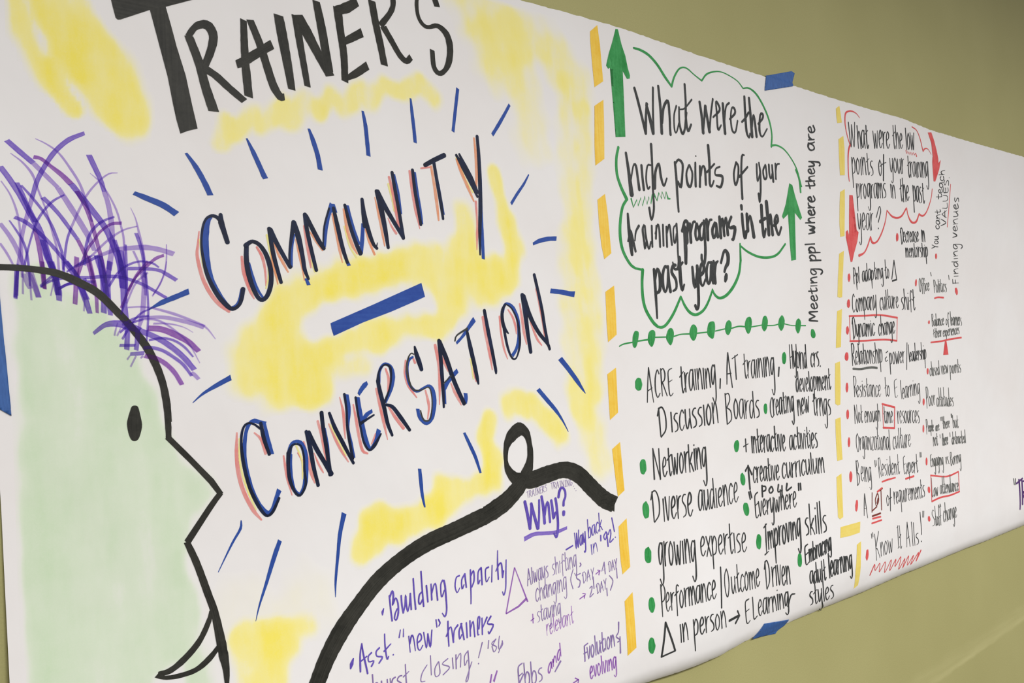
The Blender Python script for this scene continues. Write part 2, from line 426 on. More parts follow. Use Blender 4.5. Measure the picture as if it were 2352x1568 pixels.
class Ink:
    def __init__(self): self.v = []; self.f = []; self.uv = []; self.mi = []; self.mats = []
    def mat(self, c):
        if c not in self.mats: self.mats.append(c)
        return self.mats.index(c)
    def ribbon(self, c, P, W, lift, straight):
        P, W = (linear if straight else catmull)(P, W)
        mi = self.mat(c); n = len(P); b0 = len(self.v); dist = rnd.uniform(0, 9)
        cap = c in ROUND
        for i, (x, z) in enumerate(P):
            a = P[max(i-1, 0)]; b = P[min(i+1, n-1)]
            dx, dz = b[0]-a[0], b[1]-a[1]; l = math.hypot(dx, dz) or 1e-9; nx, nz = -dz/l, dx/l
            if i: dist += math.hypot(x-P[i-1][0], z-P[i-1][1])
            h = W[i]/2
            if not cap: h *= 1+0.05*math.sin(dist*900)*math.sin(dist*370)
            sk = 0.25*h if (not cap and i in (0, n-1)) else 0
            for s in (-1, 0, 1):
                px, pz = x+nx*h*s+dx/l*sk*s, z+nz*h*s+dz/l*sk*s
                self.v.append(on(px, pz, lift)); self.uv.append((dist, float(s)))
        for i in range(n-1):
            for s in (0, 1):
                q = b0+3*i+s
                self.f.append((q, q+3, q+4, q+1)); self.mi.append(mi)
        if cap:
            for e in (0, n-1):
                o = 1 if e else 0
                a = P[e-1] if e else P[1]; x, z = P[e]; dx, dz = x-a[0], z-a[1]; l = math.hypot(dx, dz) or 1e-9; dx /= l; dz /= l
                h = W[e]/2; base = len(self.v); ring = []
                for k in range(1, 4):
                    an = math.pi*k/4; ux = -dz*math.cos(an)+dx*math.sin(an)*0.8; uz = dx*math.cos(an)+dz*math.sin(an)*0.8
                    self.v.append(on(x+ux*h, z+uz*h, lift)); self.uv.append((dist, math.cos(an))); ring.append(base+k-1)
                q = b0+3*e
                # ends: q (s=-1) and q+2 (s=+1) relative to travel direction
                lo, hi = (q, q+2)
                pts = ([hi]+ring+[lo]) if e else ([lo]+ring+[hi])
                self.f.append(tuple(pts+[q+1]) if False else tuple(pts)); self.mi.append(mi)
    def poly(self, c, P, lift, soft=False):
        mi = self.mat(c)
        if soft:
            n = len(P); Q = []
            for i in range(n):
                p0, p1, p2, p3 = P[i-1], P[i], P[(i+1) % n], P[(i+2) % n]
                for t in (0, 0.33, 0.67):
                    Q.append(tuple(0.5*(2*p1[a]+(-p0[a]+p2[a])*t+(2*p0[a]-5*p1[a]+4*p2[a]-p3[a])*t*t+(-p0[a]+3*p1[a]-3*p2[a]+p3[a])*t**3) for a in (0, 1)))
            P = Q
        bm = bmesh.new(); vs = [bm.verts.new((x, 0, z)) for x, z in P]
        try: bm.faces.new(vs)
        except ValueError: bm.free(); return
        x0 = min(p[0] for p in P); x1 = max(p[0] for p in P); z0 = min(p[1] for p in P); z1 = max(p[1] for p in P)
        bmesh.ops.triangulate(bm, faces=bm.faces[:])
        for axis, lo, hi in ((0, x0, x1), (2, z0, z1)):
            t = lo+0.014
            while t < hi:
                co = (t, 0, 0) if axis == 0 else (0, 0, t); no = (1, 0, 0) if axis == 0 else (0, 0, 1)
                bmesh.ops.bisect_plane(bm, geom=bm.verts[:]+bm.edges[:]+bm.faces[:], plane_co=co, plane_no=no); t += 0.014
        bm.verts.index_update(); b0 = len(self.v); off = rnd.uniform(0, 5)
        tall = (z1-z0) > (x1-x0)
        for v in bm.verts:
            self.v.append(on(v.co.x, v.co.z, lift))
            u_, v_ = ((v.co.z, (v.co.x-x0)/(x1-x0+1e-6)*2-1) if tall else (v.co.x, (v.co.z-z0)/(z1-z0+1e-6)*2-1))
            self.uv.append((u_+off, v_))
        for f in bm.faces:
            self.f.append(tuple(b0+v.index for v in f.verts)); self.mi.append(mi)
        bm.free()
    def build(self, name, parent):
        return mesh_obj(name, self.v, self.f, [INK[c] for c in self.mats], parent, self.mi, self.uv)

DATA = """
#letter
k* 1 825,3873 -1,-29 7,-36 8,-36 8,-6 11,3 51,35 68,35 65,29 115,59 115,59
k* 1 977,3840 65,30 22,-89 18,-80 34,-123 21,-120 21,-110 -16,-6 -26,-10 -32,-17 -14,58 -11,62 -19,125 -26,146
#letter
k 37,41,41,45 1136,3759 39,-110 25,-106 32,-107
k 26,27,36,47,41,34,32 1131,3753 31,49 32,22 32,-2 18,-42 -15,-70 -30,-76
k 34,35,35,34,32 1194,3628 52,-26 53,-42 39,-29 35,-25
#letter
k 29,37,40,40 1386,3890 -1,-168 4,-104 5,-89
k 35,38,40,41,39,30 1417,3897 42,-107 28,-95 28,-91 30,-47 22,2
k 35,40,40,41 1344,3672 32,19 76,60 67,51
#letter
k 46,51,45,36 1556,3952 18,-122 17,-115 15,-115
#letter
k 38,36,33,31 1642,3969 16,-133 15,-106 14,-101
k 45,55,49,46 1655,3975 40,-76 53,-94 61,-101
k 39,46,46 1753,4068 24,-145 26,-195
#letter
k 47,43,41,37 1868,4063 8,-100 14,-139 -1,-133
k 44,52,44 1856,4043 64,33 62,47
k 32,39,45 1897,3896 46,31 59,40
k 23,37,40 1893,3706 58,37 74,58
#letter
k 41,41,41,40 2067,4150 17,-109 24,-117 18,-101
k 33,29,34,30,29,33 2078,4179 55,44 53,-4 9,-57 -22,-53 -60,-79
k 37,34,34,31,33 2129,4028 44,-61 51,-71 39,-23 29,28
#letter
k 36,36,27,23,23,23,23,20,27,41,43,38,27,28,31,30 2477,4218 -23,51 -43,14 -51,-25 -17,-53 7,-72 30,-38 35,-4 59,20 57,-34 19,-71 -13,-83 -33,-56 -38,-20 -30,31 -6,91
#ray_stroke
b 11,23,25,26 1104,3232 39,-56 35,-66 24,-56
#ray_stroke
b 8,21,23,25,25 1375,3333 28,-61 28,-64 17,-40 8,-14
#ray_stroke
b 17,25,27,28 884,3034 54,-19 62,-23 54,-34
#ray_stroke
b 12,24,25,25 1683,3423 20,-58 20,-69 10,-69
#ray_stroke
b 14,22,23,23 1982,3558 12,-73 5,-79 4,-76
#ray_stroke
b 11,20,21,20 2277,3676 5,-80 6,-76 4,-81
#ray_stroke
b 20,20,19 2588,3785 -26,-132 -23,-119
#ray_stroke
b 18,19,22,20 2951,3752 -40,-61 -53,-76 -45,-60
#ray_stroke
b 8,16,18,18 3071,3355 -42,-61 -55,-64 -50,-63
#ray_stroke
b 24,22,21,5 1092,2623 -56,-25 -55,-24 -54,-30
#ray_stroke
b 24,20,11,3 1257,2241 -59,-29 -63,-35 -45,-37
#ray_stroke
b 28,30,32,36 3191,2667 82,-6 73,-10 36,-2
#ray_stroke
b 36,33,31,19,4 3234,2261 61,-65 62,-73 37,-48 28,-35
#ray_stroke
b 28,27,24,13,4 3048,2087 62,-65 65,-68 47,-63 40,-70
#ray_stroke
b 15,21,21,13 2501,1884 35,-72 32,-69 28,-88
#ray_stroke
b 20,21,18,9 2208,1725 3,-69 3,-68 10,-63
#ray_stroke
b 5,12,10,3 1275,1607 -5,-36 -39,-57 -67,-112
#ray_stroke
b 20,22,15,8,2 1446,1490 -30,-67 -42,-105 -40,-94 -21,-63
#ray_stroke
b 26,20,16,12,3 1773,1563 -29,-96 -19,-101 -20,-110 -7,-73
#ray_stroke
b 16,26,27,27 3075,2942 53,22 71,16 63,5
#letter
b 16,27,32,33,31,26,20,18,21,22,22 1203,2959 -18,-17 -12,-53 -4,-63 4,-74 15,-73 33,-66 35,-52 21,-12 31,23 19,61
d 17,27,23,21 1243,2971 1,-36 11,-41 13,-48
d 20,16,14,10,10,10,13,17,19,21,23,17,15,19,21 1243,2942 -18,16 -22,4 -26,-17 -16,-42 -8,-67 5,-66 11,-59 20,-55 30,-55 35,-40 23,-14 27,14 15,30 10,48
y 9,12,13,13,9 1148,2851 9,-100 23,-80 30,-53 35,-57
p 5,10,14,17,18,18,18,13 1146,2889 -8,-61 -5,-44 10,-63 15,-54 27,-55 34,-44 43,-33
#letter
y 9,9,9,8 1347,2751 8,-64 18,-61 24,-34
y 8 1450,2743 -2,-50 -13,-50
d 23,19,17,19,22,24,23,21,19,20,22,24,23,21 1349,2835 13,12 21,10 31,-15 29,-45 17,-65 -1,-66 -18,-54 -25,-23 -22,14 -23,50 -16,64 -5,61 3,57
b 4,13,13,10 1364,2760 12,-65 19,-57 25,-40
p 12,16,15,13,6 1330,2785 4,-65 13,-52 17,-46 14,-28
p 10,15,12,7 1400,2832 23,-43 11,-58 2,-77
#letter
y 10 1449,2891 12,-77 13,-62 15,-69
d 20,22,20,17 1462,2922 11,-100 16,-77 19,-74
d 21,23,20,19 1468,2917 25,-59 35,-65 28,-49
b 20,21,24 1558,2747 4,79 14,80
d 10,12,24 1553,2755 4,71 26,134
d 24,28,22,21,13 1583,2958 19,-66 17,-95 7,-59 18,-47
b! 15,19 1631,2694 13,-32
q 5,11,12,6 1464,2841 7,-77 13,-58 8,-43
q 5,12,15,8 1479,2861 21,-57 23,-42 21,-41
q 5,10,10,6 1587,2879 15,-75 14,-67 7,-53
#letter
y! 12 1660,2783 19,-55
d 21,22,21,19 1641,3002 6,-71 18,-99 21,-98
d 22,24,25,22 1646,2995 31,-62 29,-55 25,-36
b 19,22,22,27 1733,2852 13,86 19,71 22,55
d 8,9,11 1728,2855 11,95 31,92
b! 28,32 1787,3066 11,-42
d 18,24,23,18 1793,3046 18,-91 21,-102 23,-73
b! 18,20 1852,2788 12,-24
p 9,15,15,8 1633,2946 10,-84 10,-63 6,-53
q 7,13,9 1661,2920 30,-43 33,-44
q 9,16,15,6 1785,3015 17,-85 14,-90 12,-61
#letter
y 12 1850,2959 22,-94 35,-57
b 16,19,17 1870,3066 22,-96 34,-98
d 16,20,21,25 1856,3067 24,-102 24,-74 27,-63
b 22,22,19 1934,2832 11,70 8,77
d 18,26,24 1954,3105 5,-67 3,-71
d 19,26,24,19,16 1956,3072 14,-79 20,-71 19,-45 18,-18
d! 9,3 2023,2865 8,24
q 9,19,19,7 1848,3046 15,-99 24,-77 26,-45
q 7,14,13 1965,2954 17,-58 29,-68
#letter
y 15 2112,3198 22,-89 7,-47
d 21,31,26,18 2039,3155 23,-95 17,-98 13,-96
d 28,29,24,20 2044,3152 35,-65 49,-76 57,-87
d 19,20,21,21 2138,3262 12,-94 16,-99 19,-148
b 9,13,10 2151,3255 19,-99 11,-108
q 6,13,13,7 2028,3121 18,-93 17,-97 9,-57
p 5,12,15 2099,3020 20,-42 25,-35
p 15,21,22,13 2118,3236 19,-87 15,-95 9,-91
#letter
d 18,21,21,18 2265,3291 7,-102 12,-88 14,-101
b 11,16,19,18 2280,3281 9,-113 10,-88 6,-75
p 16,18,19,5 2247,3282 9,-95 15,-109 19,-99
#letter
d 24,26,27 2345,3325 59,34 70,36
d 20,21,22,15 2403,3348 15,-108 15,-103 10,-95
b! 7 2428,3232 24,-166
p! 10 2319,3305 56,13
q 15,19,20,11 2385,3323 13,-94 10,-99 6,-97
#letter
y 12 2551,3388 49,-102 51,-79
d 15,29,27,14 2551,3406 42,-64 48,-79 40,-79
d 12,27,27,18 2572,3414 33,-62 40,-66 38,-78
d 20,24,26,27,23,10 2703,3532 3,-111 -2,-142 -6,-143 -14,-142 -7,-136
b 6,15,15,21,21 2715,3413 -4,-134 -7,-166 -4,-118 -2,-160
q 12,19,19,15 2681,3518 5,-99 -2,-95 -8,-86
q 12,20,20,11 2552,3381 28,-69 34,-71 40,-83
p 16,14,17,6 2668,3157 1,-117 -5,-71 -7,-84
#letter
y 10,10,10,9,9 1284,1967 -4,-89 11,-75 21,-76 32,-83
b 16,19,19,17,16,18,15,17,22,22,18,16,19,24 1406,2025 -30,8 -22,8 -24,-12 -18,-42 -9,-74 3,-56 12,-75 19,-74 31,-60 30,-26 20,15 20,43 17,38
b 14,18,20 1399,2026 13,-71 16,-72
d 15,19,15 1382,2029 12,-73 22,-73
d 10,9,10,11,12,16,16,15,17,14,11,15,13 1379,2003 -30,24 -30,4 -20,-25 -9,-55 4,-74 12,-75 16,-65 25,-60 26,-48 22,-20 26,17 31,55
p 8,16,18,18,18,18,8 1273,1994 -5,-77 2,-74 10,-68 20,-65 32,-68 34,-47
p 7,14,13 1351,1987 30,-33 18,-66
#letter
y 9 1546,1911 25,-72 0,-85
b 24,18,15,20,23,25,23,17,15,24,24,22 1509,1869 12,45 26,16 28,-16 16,-54 -2,-70 -9,-65 -25,-40 -26,20 -16,52 -3,66 5,53
d 22,12,8,10,10,12,14,12,13,18,18,20 1507,1877 18,34 21,6 24,-12 12,-52 -1,-62 3,-66 -30,-46 -27,23 -20,56 -4,65 4,54
p 8,13,12,5 1483,1870 6,-53 8,-58 18,-74
p 6,11,11 1552,1876 21,-41 4,-67
#letter
y! 8 1620,1802 17,-73
d 16,23,21,17 1599,1972 17,-84 12,-87 19,-89
d 20,23,21,24 1611,1967 32,-74 41,-75 34,-61
d 20,20,21,21 1681,2054 6,-82 13,-100 12,-117
b 5,9,6 1697,1979 11,-84 4,-80
p 11,16,16,6 1584,1923 17,-80 15,-72 14,-45
p 4,11,11,6 1634,1867 18,-49 14,-29 11,-21
p 13,14,13,6 1660,2014 16,-69 11,-72 7,-48
#letter
d 14,21,21,14 1721,2049 26,-74 38,-76 52,-104
b 18,23,17,19,17 1818,2132 6,-79 -9,-80 13,-82 12,-70
d 13,12,13,15,15 1804,2135 8,-73 0,-81 7,-65 15,-99
p 8,14,14,7 1716,1997 30,-74 28,-59 36,-59
p 5,15,14,5 1779,2121 15,-69 3,-69 2,-65
y 8 1723,1993 36,-75 40,-81
#letter
b 16,22,20,21,14,20,25 1878,2115 6,-66 14,-87 16,-71 19,-33 30,32 22,56
b 16,23,26,17 1881,2127 17,24 18,19 17,13
d 12,11,11,12,11,20,9 1864,2115 8,-77 12,-75 14,-71 27,-42 32,22 38,52
b 20,22,17 1895,1997 27,29 31,16
d 17,12,9 1885,1985 35,17 41,19
p 9,16,16,16,10 1850,2080 13,-83 10,-74 16,-71 27,-18
p 9,11,4 1965,1927 -13,-28 -15,-22
#letter
b 18,17,16,15,19,23,21,19 1998,2178 6,55 21,33 24,5 26,-20 7,-47 -16,-59 -38,-65
d 22,11,9,10,16,12,10,14 1994,2187 7,46 24,30 24,4 19,-16 2,-47 -13,-58 -34,-70
d 20,24,23,21,14 1992,2191 11,-63 17,-72 16,-85 23,-61
d 13,20,23,17 2032,2067 38,-15 45,-58 48,-67
p 14,16,16,5 1982,2150 16,-93 17,-84 16,-81
p 11,18,18 2044,2060 37,-59 46,-61
p 10,16,12 2041,2248 14,-51 -7,-67
#letter
d 11,25,28,22 2219,2356 8,-38 13,-40 14,-44
b 11,14,16,20,17,14,14,16,24,29,26,19,18,20,20 2209,2303 -21,-10 -16,-25 -6,-51 14,-61 38,-33 42,15 36,9 21,-29 3,-66 -20,-73 -32,-25 -29,17 -16,27 -5,35
w 6,6,9,14,11,7,6,7,7,8,9,10,7 2212,2316 -17,5 -19,-27 -11,-60 24,-92 50,-15 51,14 16,-36 1,-61 -17,-69 -31,-8 -17,21 -8,35
p 10,17,16,7 2161,2286 -7,-65 16,-65 46,-65
p 10,17,12,8 2271,2125 14,-62 1,-35 -11,-52
p! 12,15 2208,2293 9,-22
#letter
d 22,24,23,18,13 2370,2385 5,-94 3,-111 2,-88 -1,-62
d 26,29,26,26,24 2372,2380 39,-94 34,-100 33,-78 34,-69
b 25,24,25 2518,2043 7,26 -1,27
b 22,26,24 2385,2122 38,52 57,46
b! 11,16 2391,2135 -3,-88
w! 7,9 2384,2154 51,39
p 18,20,18,6 2345,2361 17,-105 -1,-97 -8,-114
p 6,16,7 2381,2309 16,-45 21,-45
p 7,17,18,6 2432,2155 19,-45 24,-42 17,-35
#letter
y! 10 2571,2280 12,-110
b 15,17,23,29 2482,2367 44,37 43,46 45,48
w 9,9,12 2473,2380 15,30 73,37
d 17,28,27,24,12 2557,2436 18,-96 20,-92 14,-74 7,-33
p 7,9,11 2574,2248 14,-50 14,-42
#letter
d 21,26,24,21,12 2686,2547 18,-112 20,-108 19,-108 2,-26
p 19,20,20,8 2673,2509 15,-102 19,-103 13,-89
#letter
b 21,17,15,20,25,22,20,22 2815,2538 16,38 24,10 41,-24 29,-72 0,-96 -23,-67 -33,-40
d 8,25,24,20,14 2850,2416 -28,32 -12,52 6,52 24,31
d 6,9,12,21,16,10,10,12,17,18,20 2840,2585 44,-28 35,-67 11,-77 -2,-67 -23,-62 -23,-16 -22,17 -21,53 -14,67 -8,57
p 12,14,15,6 2791,2514 6,-95 14,-85 23,-63
p 8,16,17,7 2856,2552 31,-43 18,-53 3,-43
#letter
d 28,33,28,25 2968,2639 15,-110 10,-107 15,-117
d 25,32,27,22,19 2980,2633 39,-119 57,-93 66,-70 14,-33
d 22,23,25,24,22 3070,2760 20,-88 23,-113 14,-109 18,-104
p 12,20,21,9 2945,2586 12,-87 10,-82 14,-65
p 7,16,17,8 3016,2480 28,-59 22,-44 30,-34
p 5,8,13,7 3074,2677 21,-104 18,-93 7,-84
#dash_stripe
o* 1 3648,4342 69,57 13,-127 8,-238 -83,-54 -7,144 -4,157
#dash_stripe
o* 1 3645,3858 83,53 -7,-152 -16,-235 -82,-53 3,139
#arrow
g* 1 3886,4412 22,2 25,-99 28,-66 17,-82 16,-47 -4,-22 -27,-7 -39,51 -9,-143 -3,-176 1,-128 -93,-15 6,164 9,176 5,140 -47,-34 -18,19 32,87 37,78
#thought_cloud
g 14,18,21,23,24,18 4049,4318 68,0 84,-19 82,-49 72,-68 69,-57
g 18,17,13,11,11,9,12 4424,4125 32,69 54,67 54,27 53,-3 62,-26 87,-30
g 14,14,11,8,8,9,12 4766,4229 60,58 84,35 89,17 101,-9 101,-25 62,-42
g 10,13,20,20,21,18,20 5263,4261 82,15 94,-32 89,-85 61,-99 23,-107 -19,-99
g 18,14,13,12,14,20,24 5594,3862 74,13 99,-20 93,-66 70,-87 39,-118 5,-8
g 20,24,21 5912,3706 40,-78 7,-102
#thought_cloud
g 21,22,23,25,28 3840,3617 -26,-79 -3,-99 30,-82 49,-79
g 20,22,24,26,24,21,17 3888,3278 -45,-58 -29,-107 -5,-98 20,-83 55,-76 49,-28
g! 15,16 3933,2828 77,-8
g 29,25,27,26,26,21 4003,2821 -13,-87 0,-99 22,-79 62,-80 47,-33
g 16,19,22,23,20 4116,2444 45,-5 53,23 81,75 87,111
g 18,23,23,20,21,21,18 4382,2648 37,-62 48,-45 64,-17 79,28 61,57 64,94
g 15,21,20,24,27,26,23 4732,2707 25,-39 56,-23 89,25 95,69 72,91 31,99
g! 25,17 5100,2929 5,128
g 15,18,19,19,20,17 5107,3042 91,-41 140,-31 146,3 108,32 105,83
#dash_stripe
o* 1 3625,3254 68,43 15,-139 11,-241 -66,-41 -18,85 -10,139
#dash_stripe
o* 1 3643,2668 82,42 0,-181 -6,-133 -81,-47 -2,148
#underline_scribble
g! 14,10,9,9,9,9,9,10,9,10,13 3932,3287 16,-55 40,54 8,-40 34,57 10,-53 32,67 17,-52 24,53 16,-46 21,63
g! 16,11,11,11,11,11,11,16,11 4166,3344 29,-45 24,57 24,-39 10,49 25,-46 17,50 17,-47 21,2
#arrow
g* 1 5808,3585 40,-12 31,-91 39,-87 37,-79 -27,-20 -72,54 -14,-172 -15,-211 -64,-10 -6,136 2,237 -68,-43 -15,21 63,105 40,100
#word
w 22,24,24,24 4029,4042 23,-69 36,-123 29,-103
w 23,25,16,29 4117,3747 7,87 12,95 8,24
w 24,31,27 4139,3944 29,-89 24,-97
w 21,19,19 4197,3758 7,161 15,160
w 22,27,29 4277,4101 9,-161 -2,-167
w 21,23,26,23,23,25 4294,3846 28,115 51,50 8,-99 -3,-89 1,-45
w 16,15,16,12,16 4464,3995 -32,-74 -5,-98 19,-20 37,73
w 16,19,25,19,22 4493,3991 -5,-114 23,-70 32,34 29,125
w 21,21,24,22,19 4569,4168 1,-127 -7,-114 15,-93 40,52
w 10,12,15 4503,3976 54,18 82,75
#word
w 25,27,30 4726,4067 16,-113 5,-111
w 16,21,30 4748,3847 21,103 21,96
w 25,28,31 4789,4039 16,-91 15,-87
w 17,19,19 4820,3861 25,124 38,130
w 15,21,23,16,20,21,14 4872,3977 84,65 -14,45 -24,12 1,-79 2,-125 42,37
w 26,31,31 5000,4101 1,-115 3,-111
w 17,16,18 5004,3954 32,125 43,39
w 16,21,23,15,18,21,16,17 5072,3993 70,55 -3,36 -32,-2 -21,-83 10,-87 39,-6 35,90
#word
w 25,27,28,17,17 5275,4199 -3,-123 4,-146 29,-43 14,33
w 18,21,20 5222,3995 43,31 52,57
w 25,31,33 5334,4199 6,-153 4,-147
w 18,16,26,28 5351,3974 23,94 14,-23 14,-138
w 17,21,24,20,29,15,14 5433,4011 63,51 11,35 -37,-10 -24,-124 33,-45 73,73
#word
w 21,29,41 3908,3589 17,-130 14,-145
w 14,13,22,22,26 3941,3414 33,97 25,3 12,-86 8,-72
w 22,22,24 4055,3524 3,-77 7,-87
w 12,14,16,16,13 4152,3536 -36,-8 -21,-90 12,-66 22,15
w 24,20,20,20,17,22 4165,3681 0,-133 -6,-171 -2,-136 -33,-78 -15,80
w 35,23,19,25,17,14 4175,3385 20,112 40,59 14,-87 26,-60 36,56
#word
w 24,24,24,19 4408,3588 5,-115 0,-119 3,-112
w 16,18,25,21,26,22 4412,3578 37,33 42,-23 -8,-72 -26,-95 -29,32
w 17,19,29,20,20,20 4563,3586 -35,-65 9,-77 33,-4 26,89 -27,58
w 20,22,25 4638,3613 -8,-80 -6,-91
w! 9 4644,3663 7,-1
w 23,22,24 4687,3593 -6,-76 -10,-74
w 15,16,24,23 4691,3525 23,68 27,-12 0,-116
w 28,26,24,18,15 4793,3759 3,-135 -9,-147 22,-13 26,40
w! 18,16 4761,3558 92,72
w 15,14,16,26,23,15 4914,3615 -48,-20 -10,-45 81,-6 -25,-77 -52,2
#word
w 20,22,23,23,23,19 5118,3673 -38,-91 10,-82 37,49 17,93 -26,31
w 11,23,25,28 5231,3741 -34,-16 -23,-155 -5,-168
w! 21,18 5148,3567 116,88
#word
w 21,21,15,16 5383,3690 -3,-66 4,-66 42,78
w 19,24,23,17,27 5413,3705 11,-84 -9,-142 -20,-83 -7,65
w 17,20,22,20,19 5497,3699 -35,-51 11,-61 32,19 -5,86
w 22,22,13,21 5543,3705 0,-72 16,-38 24,43
w! 22,25 5586,3706 3,-131
w 22,19,22 5633,3723 -7,-121 0,4
w 13,15,13 5629,3651 24,66 35,12
#word
w 19,29,35,25 3890,3184 3,-98 10,-111 6,-59
w! 12,21 3877,3003 29,71
w 23,25,19 3910,3067 18,-71 17,-57
w 11,16,20 3944,3010 14,60 34,43
w 14,21,20,14,18 4043,3122 -16,-33 6,-67 5,-60 19,48
w 16,20,17,13 4052,3117 3,-73 23,-79 26,48
w! 18 4123,3123 -7,-143
w! 18 4172,3126 -14,-89
w 15,13,19,20 4156,3071 33,67 11,-44 -3,-109
w! 18 4241,3138 -7,-144
w! 19 4277,3127 -6,-138
w 13,18,19 4278,3079 32,64 14,-137
w 12,14,17,17,12 4379,3148 -29,-29 -3,-84 15,-9 16,60
w 19,17,17,15,17,20,13 4385,3156 1,-105 -4,-90 -1,-70 -15,-46 -32,-4 -14,44
#word
w 33,33,39,30 4468,3140 -1,-84 0,-70 -7,-102
w 25,24,31,32,31,18 4440,3107 37,73 31,-16 -18,-71 -3,-60 -20,-12
w 26,29,31 4530,3166 -2,-71 0,-60
w 18,21,16 4531,3095 33,80 28,10
w 24,27,18,24,23 4602,3171 -19,-73 12,-45 33,48 -20,71
w 18,30,31,23,22 4671,3183 -39,-46 3,-71 30,9 18,66
w 27,27,29,25,27,22 4690,3199 -3,-130 -5,-94 -21,-87 -25,28 1,36
w 32,35,32 4720,3209 4,-65 -3,-80
w 21,21,16 4727,3137 27,67 30,10
w 24,31,25,26,25 4817,3194 -35,-53 5,-58 33,31 13,74
w! 33 4827,3188 14,-95
w! 29,33 4874,3242 2,-154
w 22,25,29 4880,3155 28,75 11,-124
w 18,22,32 4918,3157 32,84 12,-125
w 25,27,21,37,30,19 5016,3253 -35,-54 10,-30 61,5 -26,-84 -19,-5
#word
w 33,33,34,34 5152,3283 2,-87 16,-90 24,47
w! 35,30 5150,3347 1,-26
w! 36,38 5215,3288 -1,-126
w 19,19,37,42 5215,3193 38,87 20,-60 16,-99
#word
w 37,37,32,21 5414,3374 -1,-144 9,-100 33,64
w! 28 5382,3244 75,32
w 41,41,38 5482,3407 7,-132 1,-125
w 25,31,36 5497,3220 27,89 15,-156
w 26,31,17,36,24,22 5562,3225 55,43 -8,47 -31,-58 35,-100 45,62
#word
w 26,27,17 4117,2828 2,-169 0,-158
w 25,21,35,29,20 4120,2758 31,74 24,-48 -11,-92 -35,-24
w 21,22,28,29,17,21,19 4264,2843 -30,8 -29,-56 -4,-78 18,-39 28,44 17,104
w 23,28,30 4266,2855 0,-102 9,-71
w 21,25,29,27,22,15 4351,2866 -28,-3 -21,-47 39,-51 -1,-57 -37,-22
w 34,35,24,16 4393,2921 -1,-165 11,-61 25,40
w! 23,19 4366,2840 61,49
#word
w 24,32,30,28 4526,2860 6,-112 16,-23 26,94
w 30,30,29,19,28 4579,2870 -3,-152 -9,-123 -22,-34 -14,28
w 25,29,33,23,30,28,17,20 4604,2801 39,28 9,39 -18,23 -27,-53 -2,-80 22,-28 34,46
w 17,21,28,31,19,29,29 4737,2894 -28,5 -28,-52 -4,-69 17,-33 27,40 16,93
w 24,29,27 4740,2904 -1,-90 8,-62
w! 30,33 4769,2909 2,-156
w 25,29,15 4772,2818 20,74 31,22
#word
w 25,25,43,38,30,25 4856,2903 52,91 39,-27 -6,-60 -28,-30 -22,-38
w 34,42,28 4913,2818 -9,-23 -11,-24
#bead_line
g 8,9,10,9 3737,2321 34,12 58,8 38,3
g! 10,11 3916,2351 104,8
g! 9 4090,2373 105,0
g 10,8,10 4278,2376 75,13 97,2
g! 10,9 4527,2394 123,7
g! 9 4735,2407 125,16
g 10,10,11 4929,2425 97,14 89,-4
g! 9 5179,2433 147,14
g 9 5389,2442 84,1 67,10
g 8 5613,2454 87,-13 68,-3
g! 10 5837,2438 67,-1
#bead
g* 1 3898,2418 31,-10 -10,-49 -20,-42 -21,-9 -15,20 6,52 14,25
#bead
g* 1 4060,2422 30,-13 -7,-53 -28,-44 -24,9 -17,33 13,50
#bead
g* 1 4263,2431 17,-31 -13,-47 -27,-37 -30,24 -13,34 29,51
#bead
g* 1 4507,2455 26,-30 -14,-56 -31,-27 -30,18 -12,38 27,49
#bead
g* 1 4725,2475 10,-38 -13,-50 -21,-35 -49,22 -10,36 26,57
#bead
g* 1 4911,2484 24,-26 -15,-51 -34,-31 -29,17 -5,40 24,40
#bead
g* 1 5181,2508 15,-36 -19,-60 -36,-31 -31,32 -5,44 30,44
#bead
g* 1 5378,2517 21,-38 -18,-54 -35,-27 -28,31 11,50 16,30
#bead
g* 1 5595,2521 26,-40 -21,-55 -37,-27 -32,40 13,47 23,23
#bead
g* 1 5818,2494 24,-34 -24,-64 -30,-21 -26,38 9,48 16,24
#bullet_dot
g* 1 5982,2406 36,-4 21,-37 -13,-27 -37,-1 -19,25
#word
u 22,21,22 2895,1457 12,-70 10,-84
u 18,17,17 2917,1303 16,73 9,59
u 21,21,22 2941,1439 15,-67 18,-78
u 16,15,15 2979,1293 14,74 10,84
u 18,22,21 3023,1469 7,-70 -1,-84
u 15,15,17,17 3036,1360 16,51 17,13 2,-109
u 18,19,16,15 3094,1436 4,-47 1,-58 19,32
u 18,18,18,18,18,11,14 3127,1443 4,-39 1,-58 -3,-58 -11,-48 -12,-19 -13,25
u 19,19,14,16,15,17,18 3151,1447 11,34 20,19 21,-21 1,-35 -15,-25 -5,-25
u! 24,21 3182,1357 -3,-17
#underline_stroke
v 26,22,21,20,18 2867,1252 76,15 75,-8 91,-8 88,11
#word
u 9 1982,1130 0,-59 2,-62
u 10,9,11,9 1984,1123 16,26 4,-23 -9,-43
u 9,7,9,10,9,6 2000,1089 15,23 10,-28 -3,-45 -14,-30 -10,6
u 8 1998,1019 7,21 13,19
u 9,10,10 2047,1117 -1,-45 4,-39
u 6,8,8,10,7 2051,1033 12,35 9,47 -1,-56 4,-25
u 6,8,9 2077,1035 13,35 9,47
u! 9 2099,1117 -3,-78
u 9 2123,1185 -2,-76 0,-74
u 8,9,9,9,9 2167,1111 -17,-12 -8,-32 7,-13 19,22
u 9 2171,1211 -2,-81 -1,-92
u! 10,9 2195,1136 0,-81
u! 8,10 2223,1138 -4,-78
u 6,8,8,9 2222,1088 17,40 12,1 2,-78
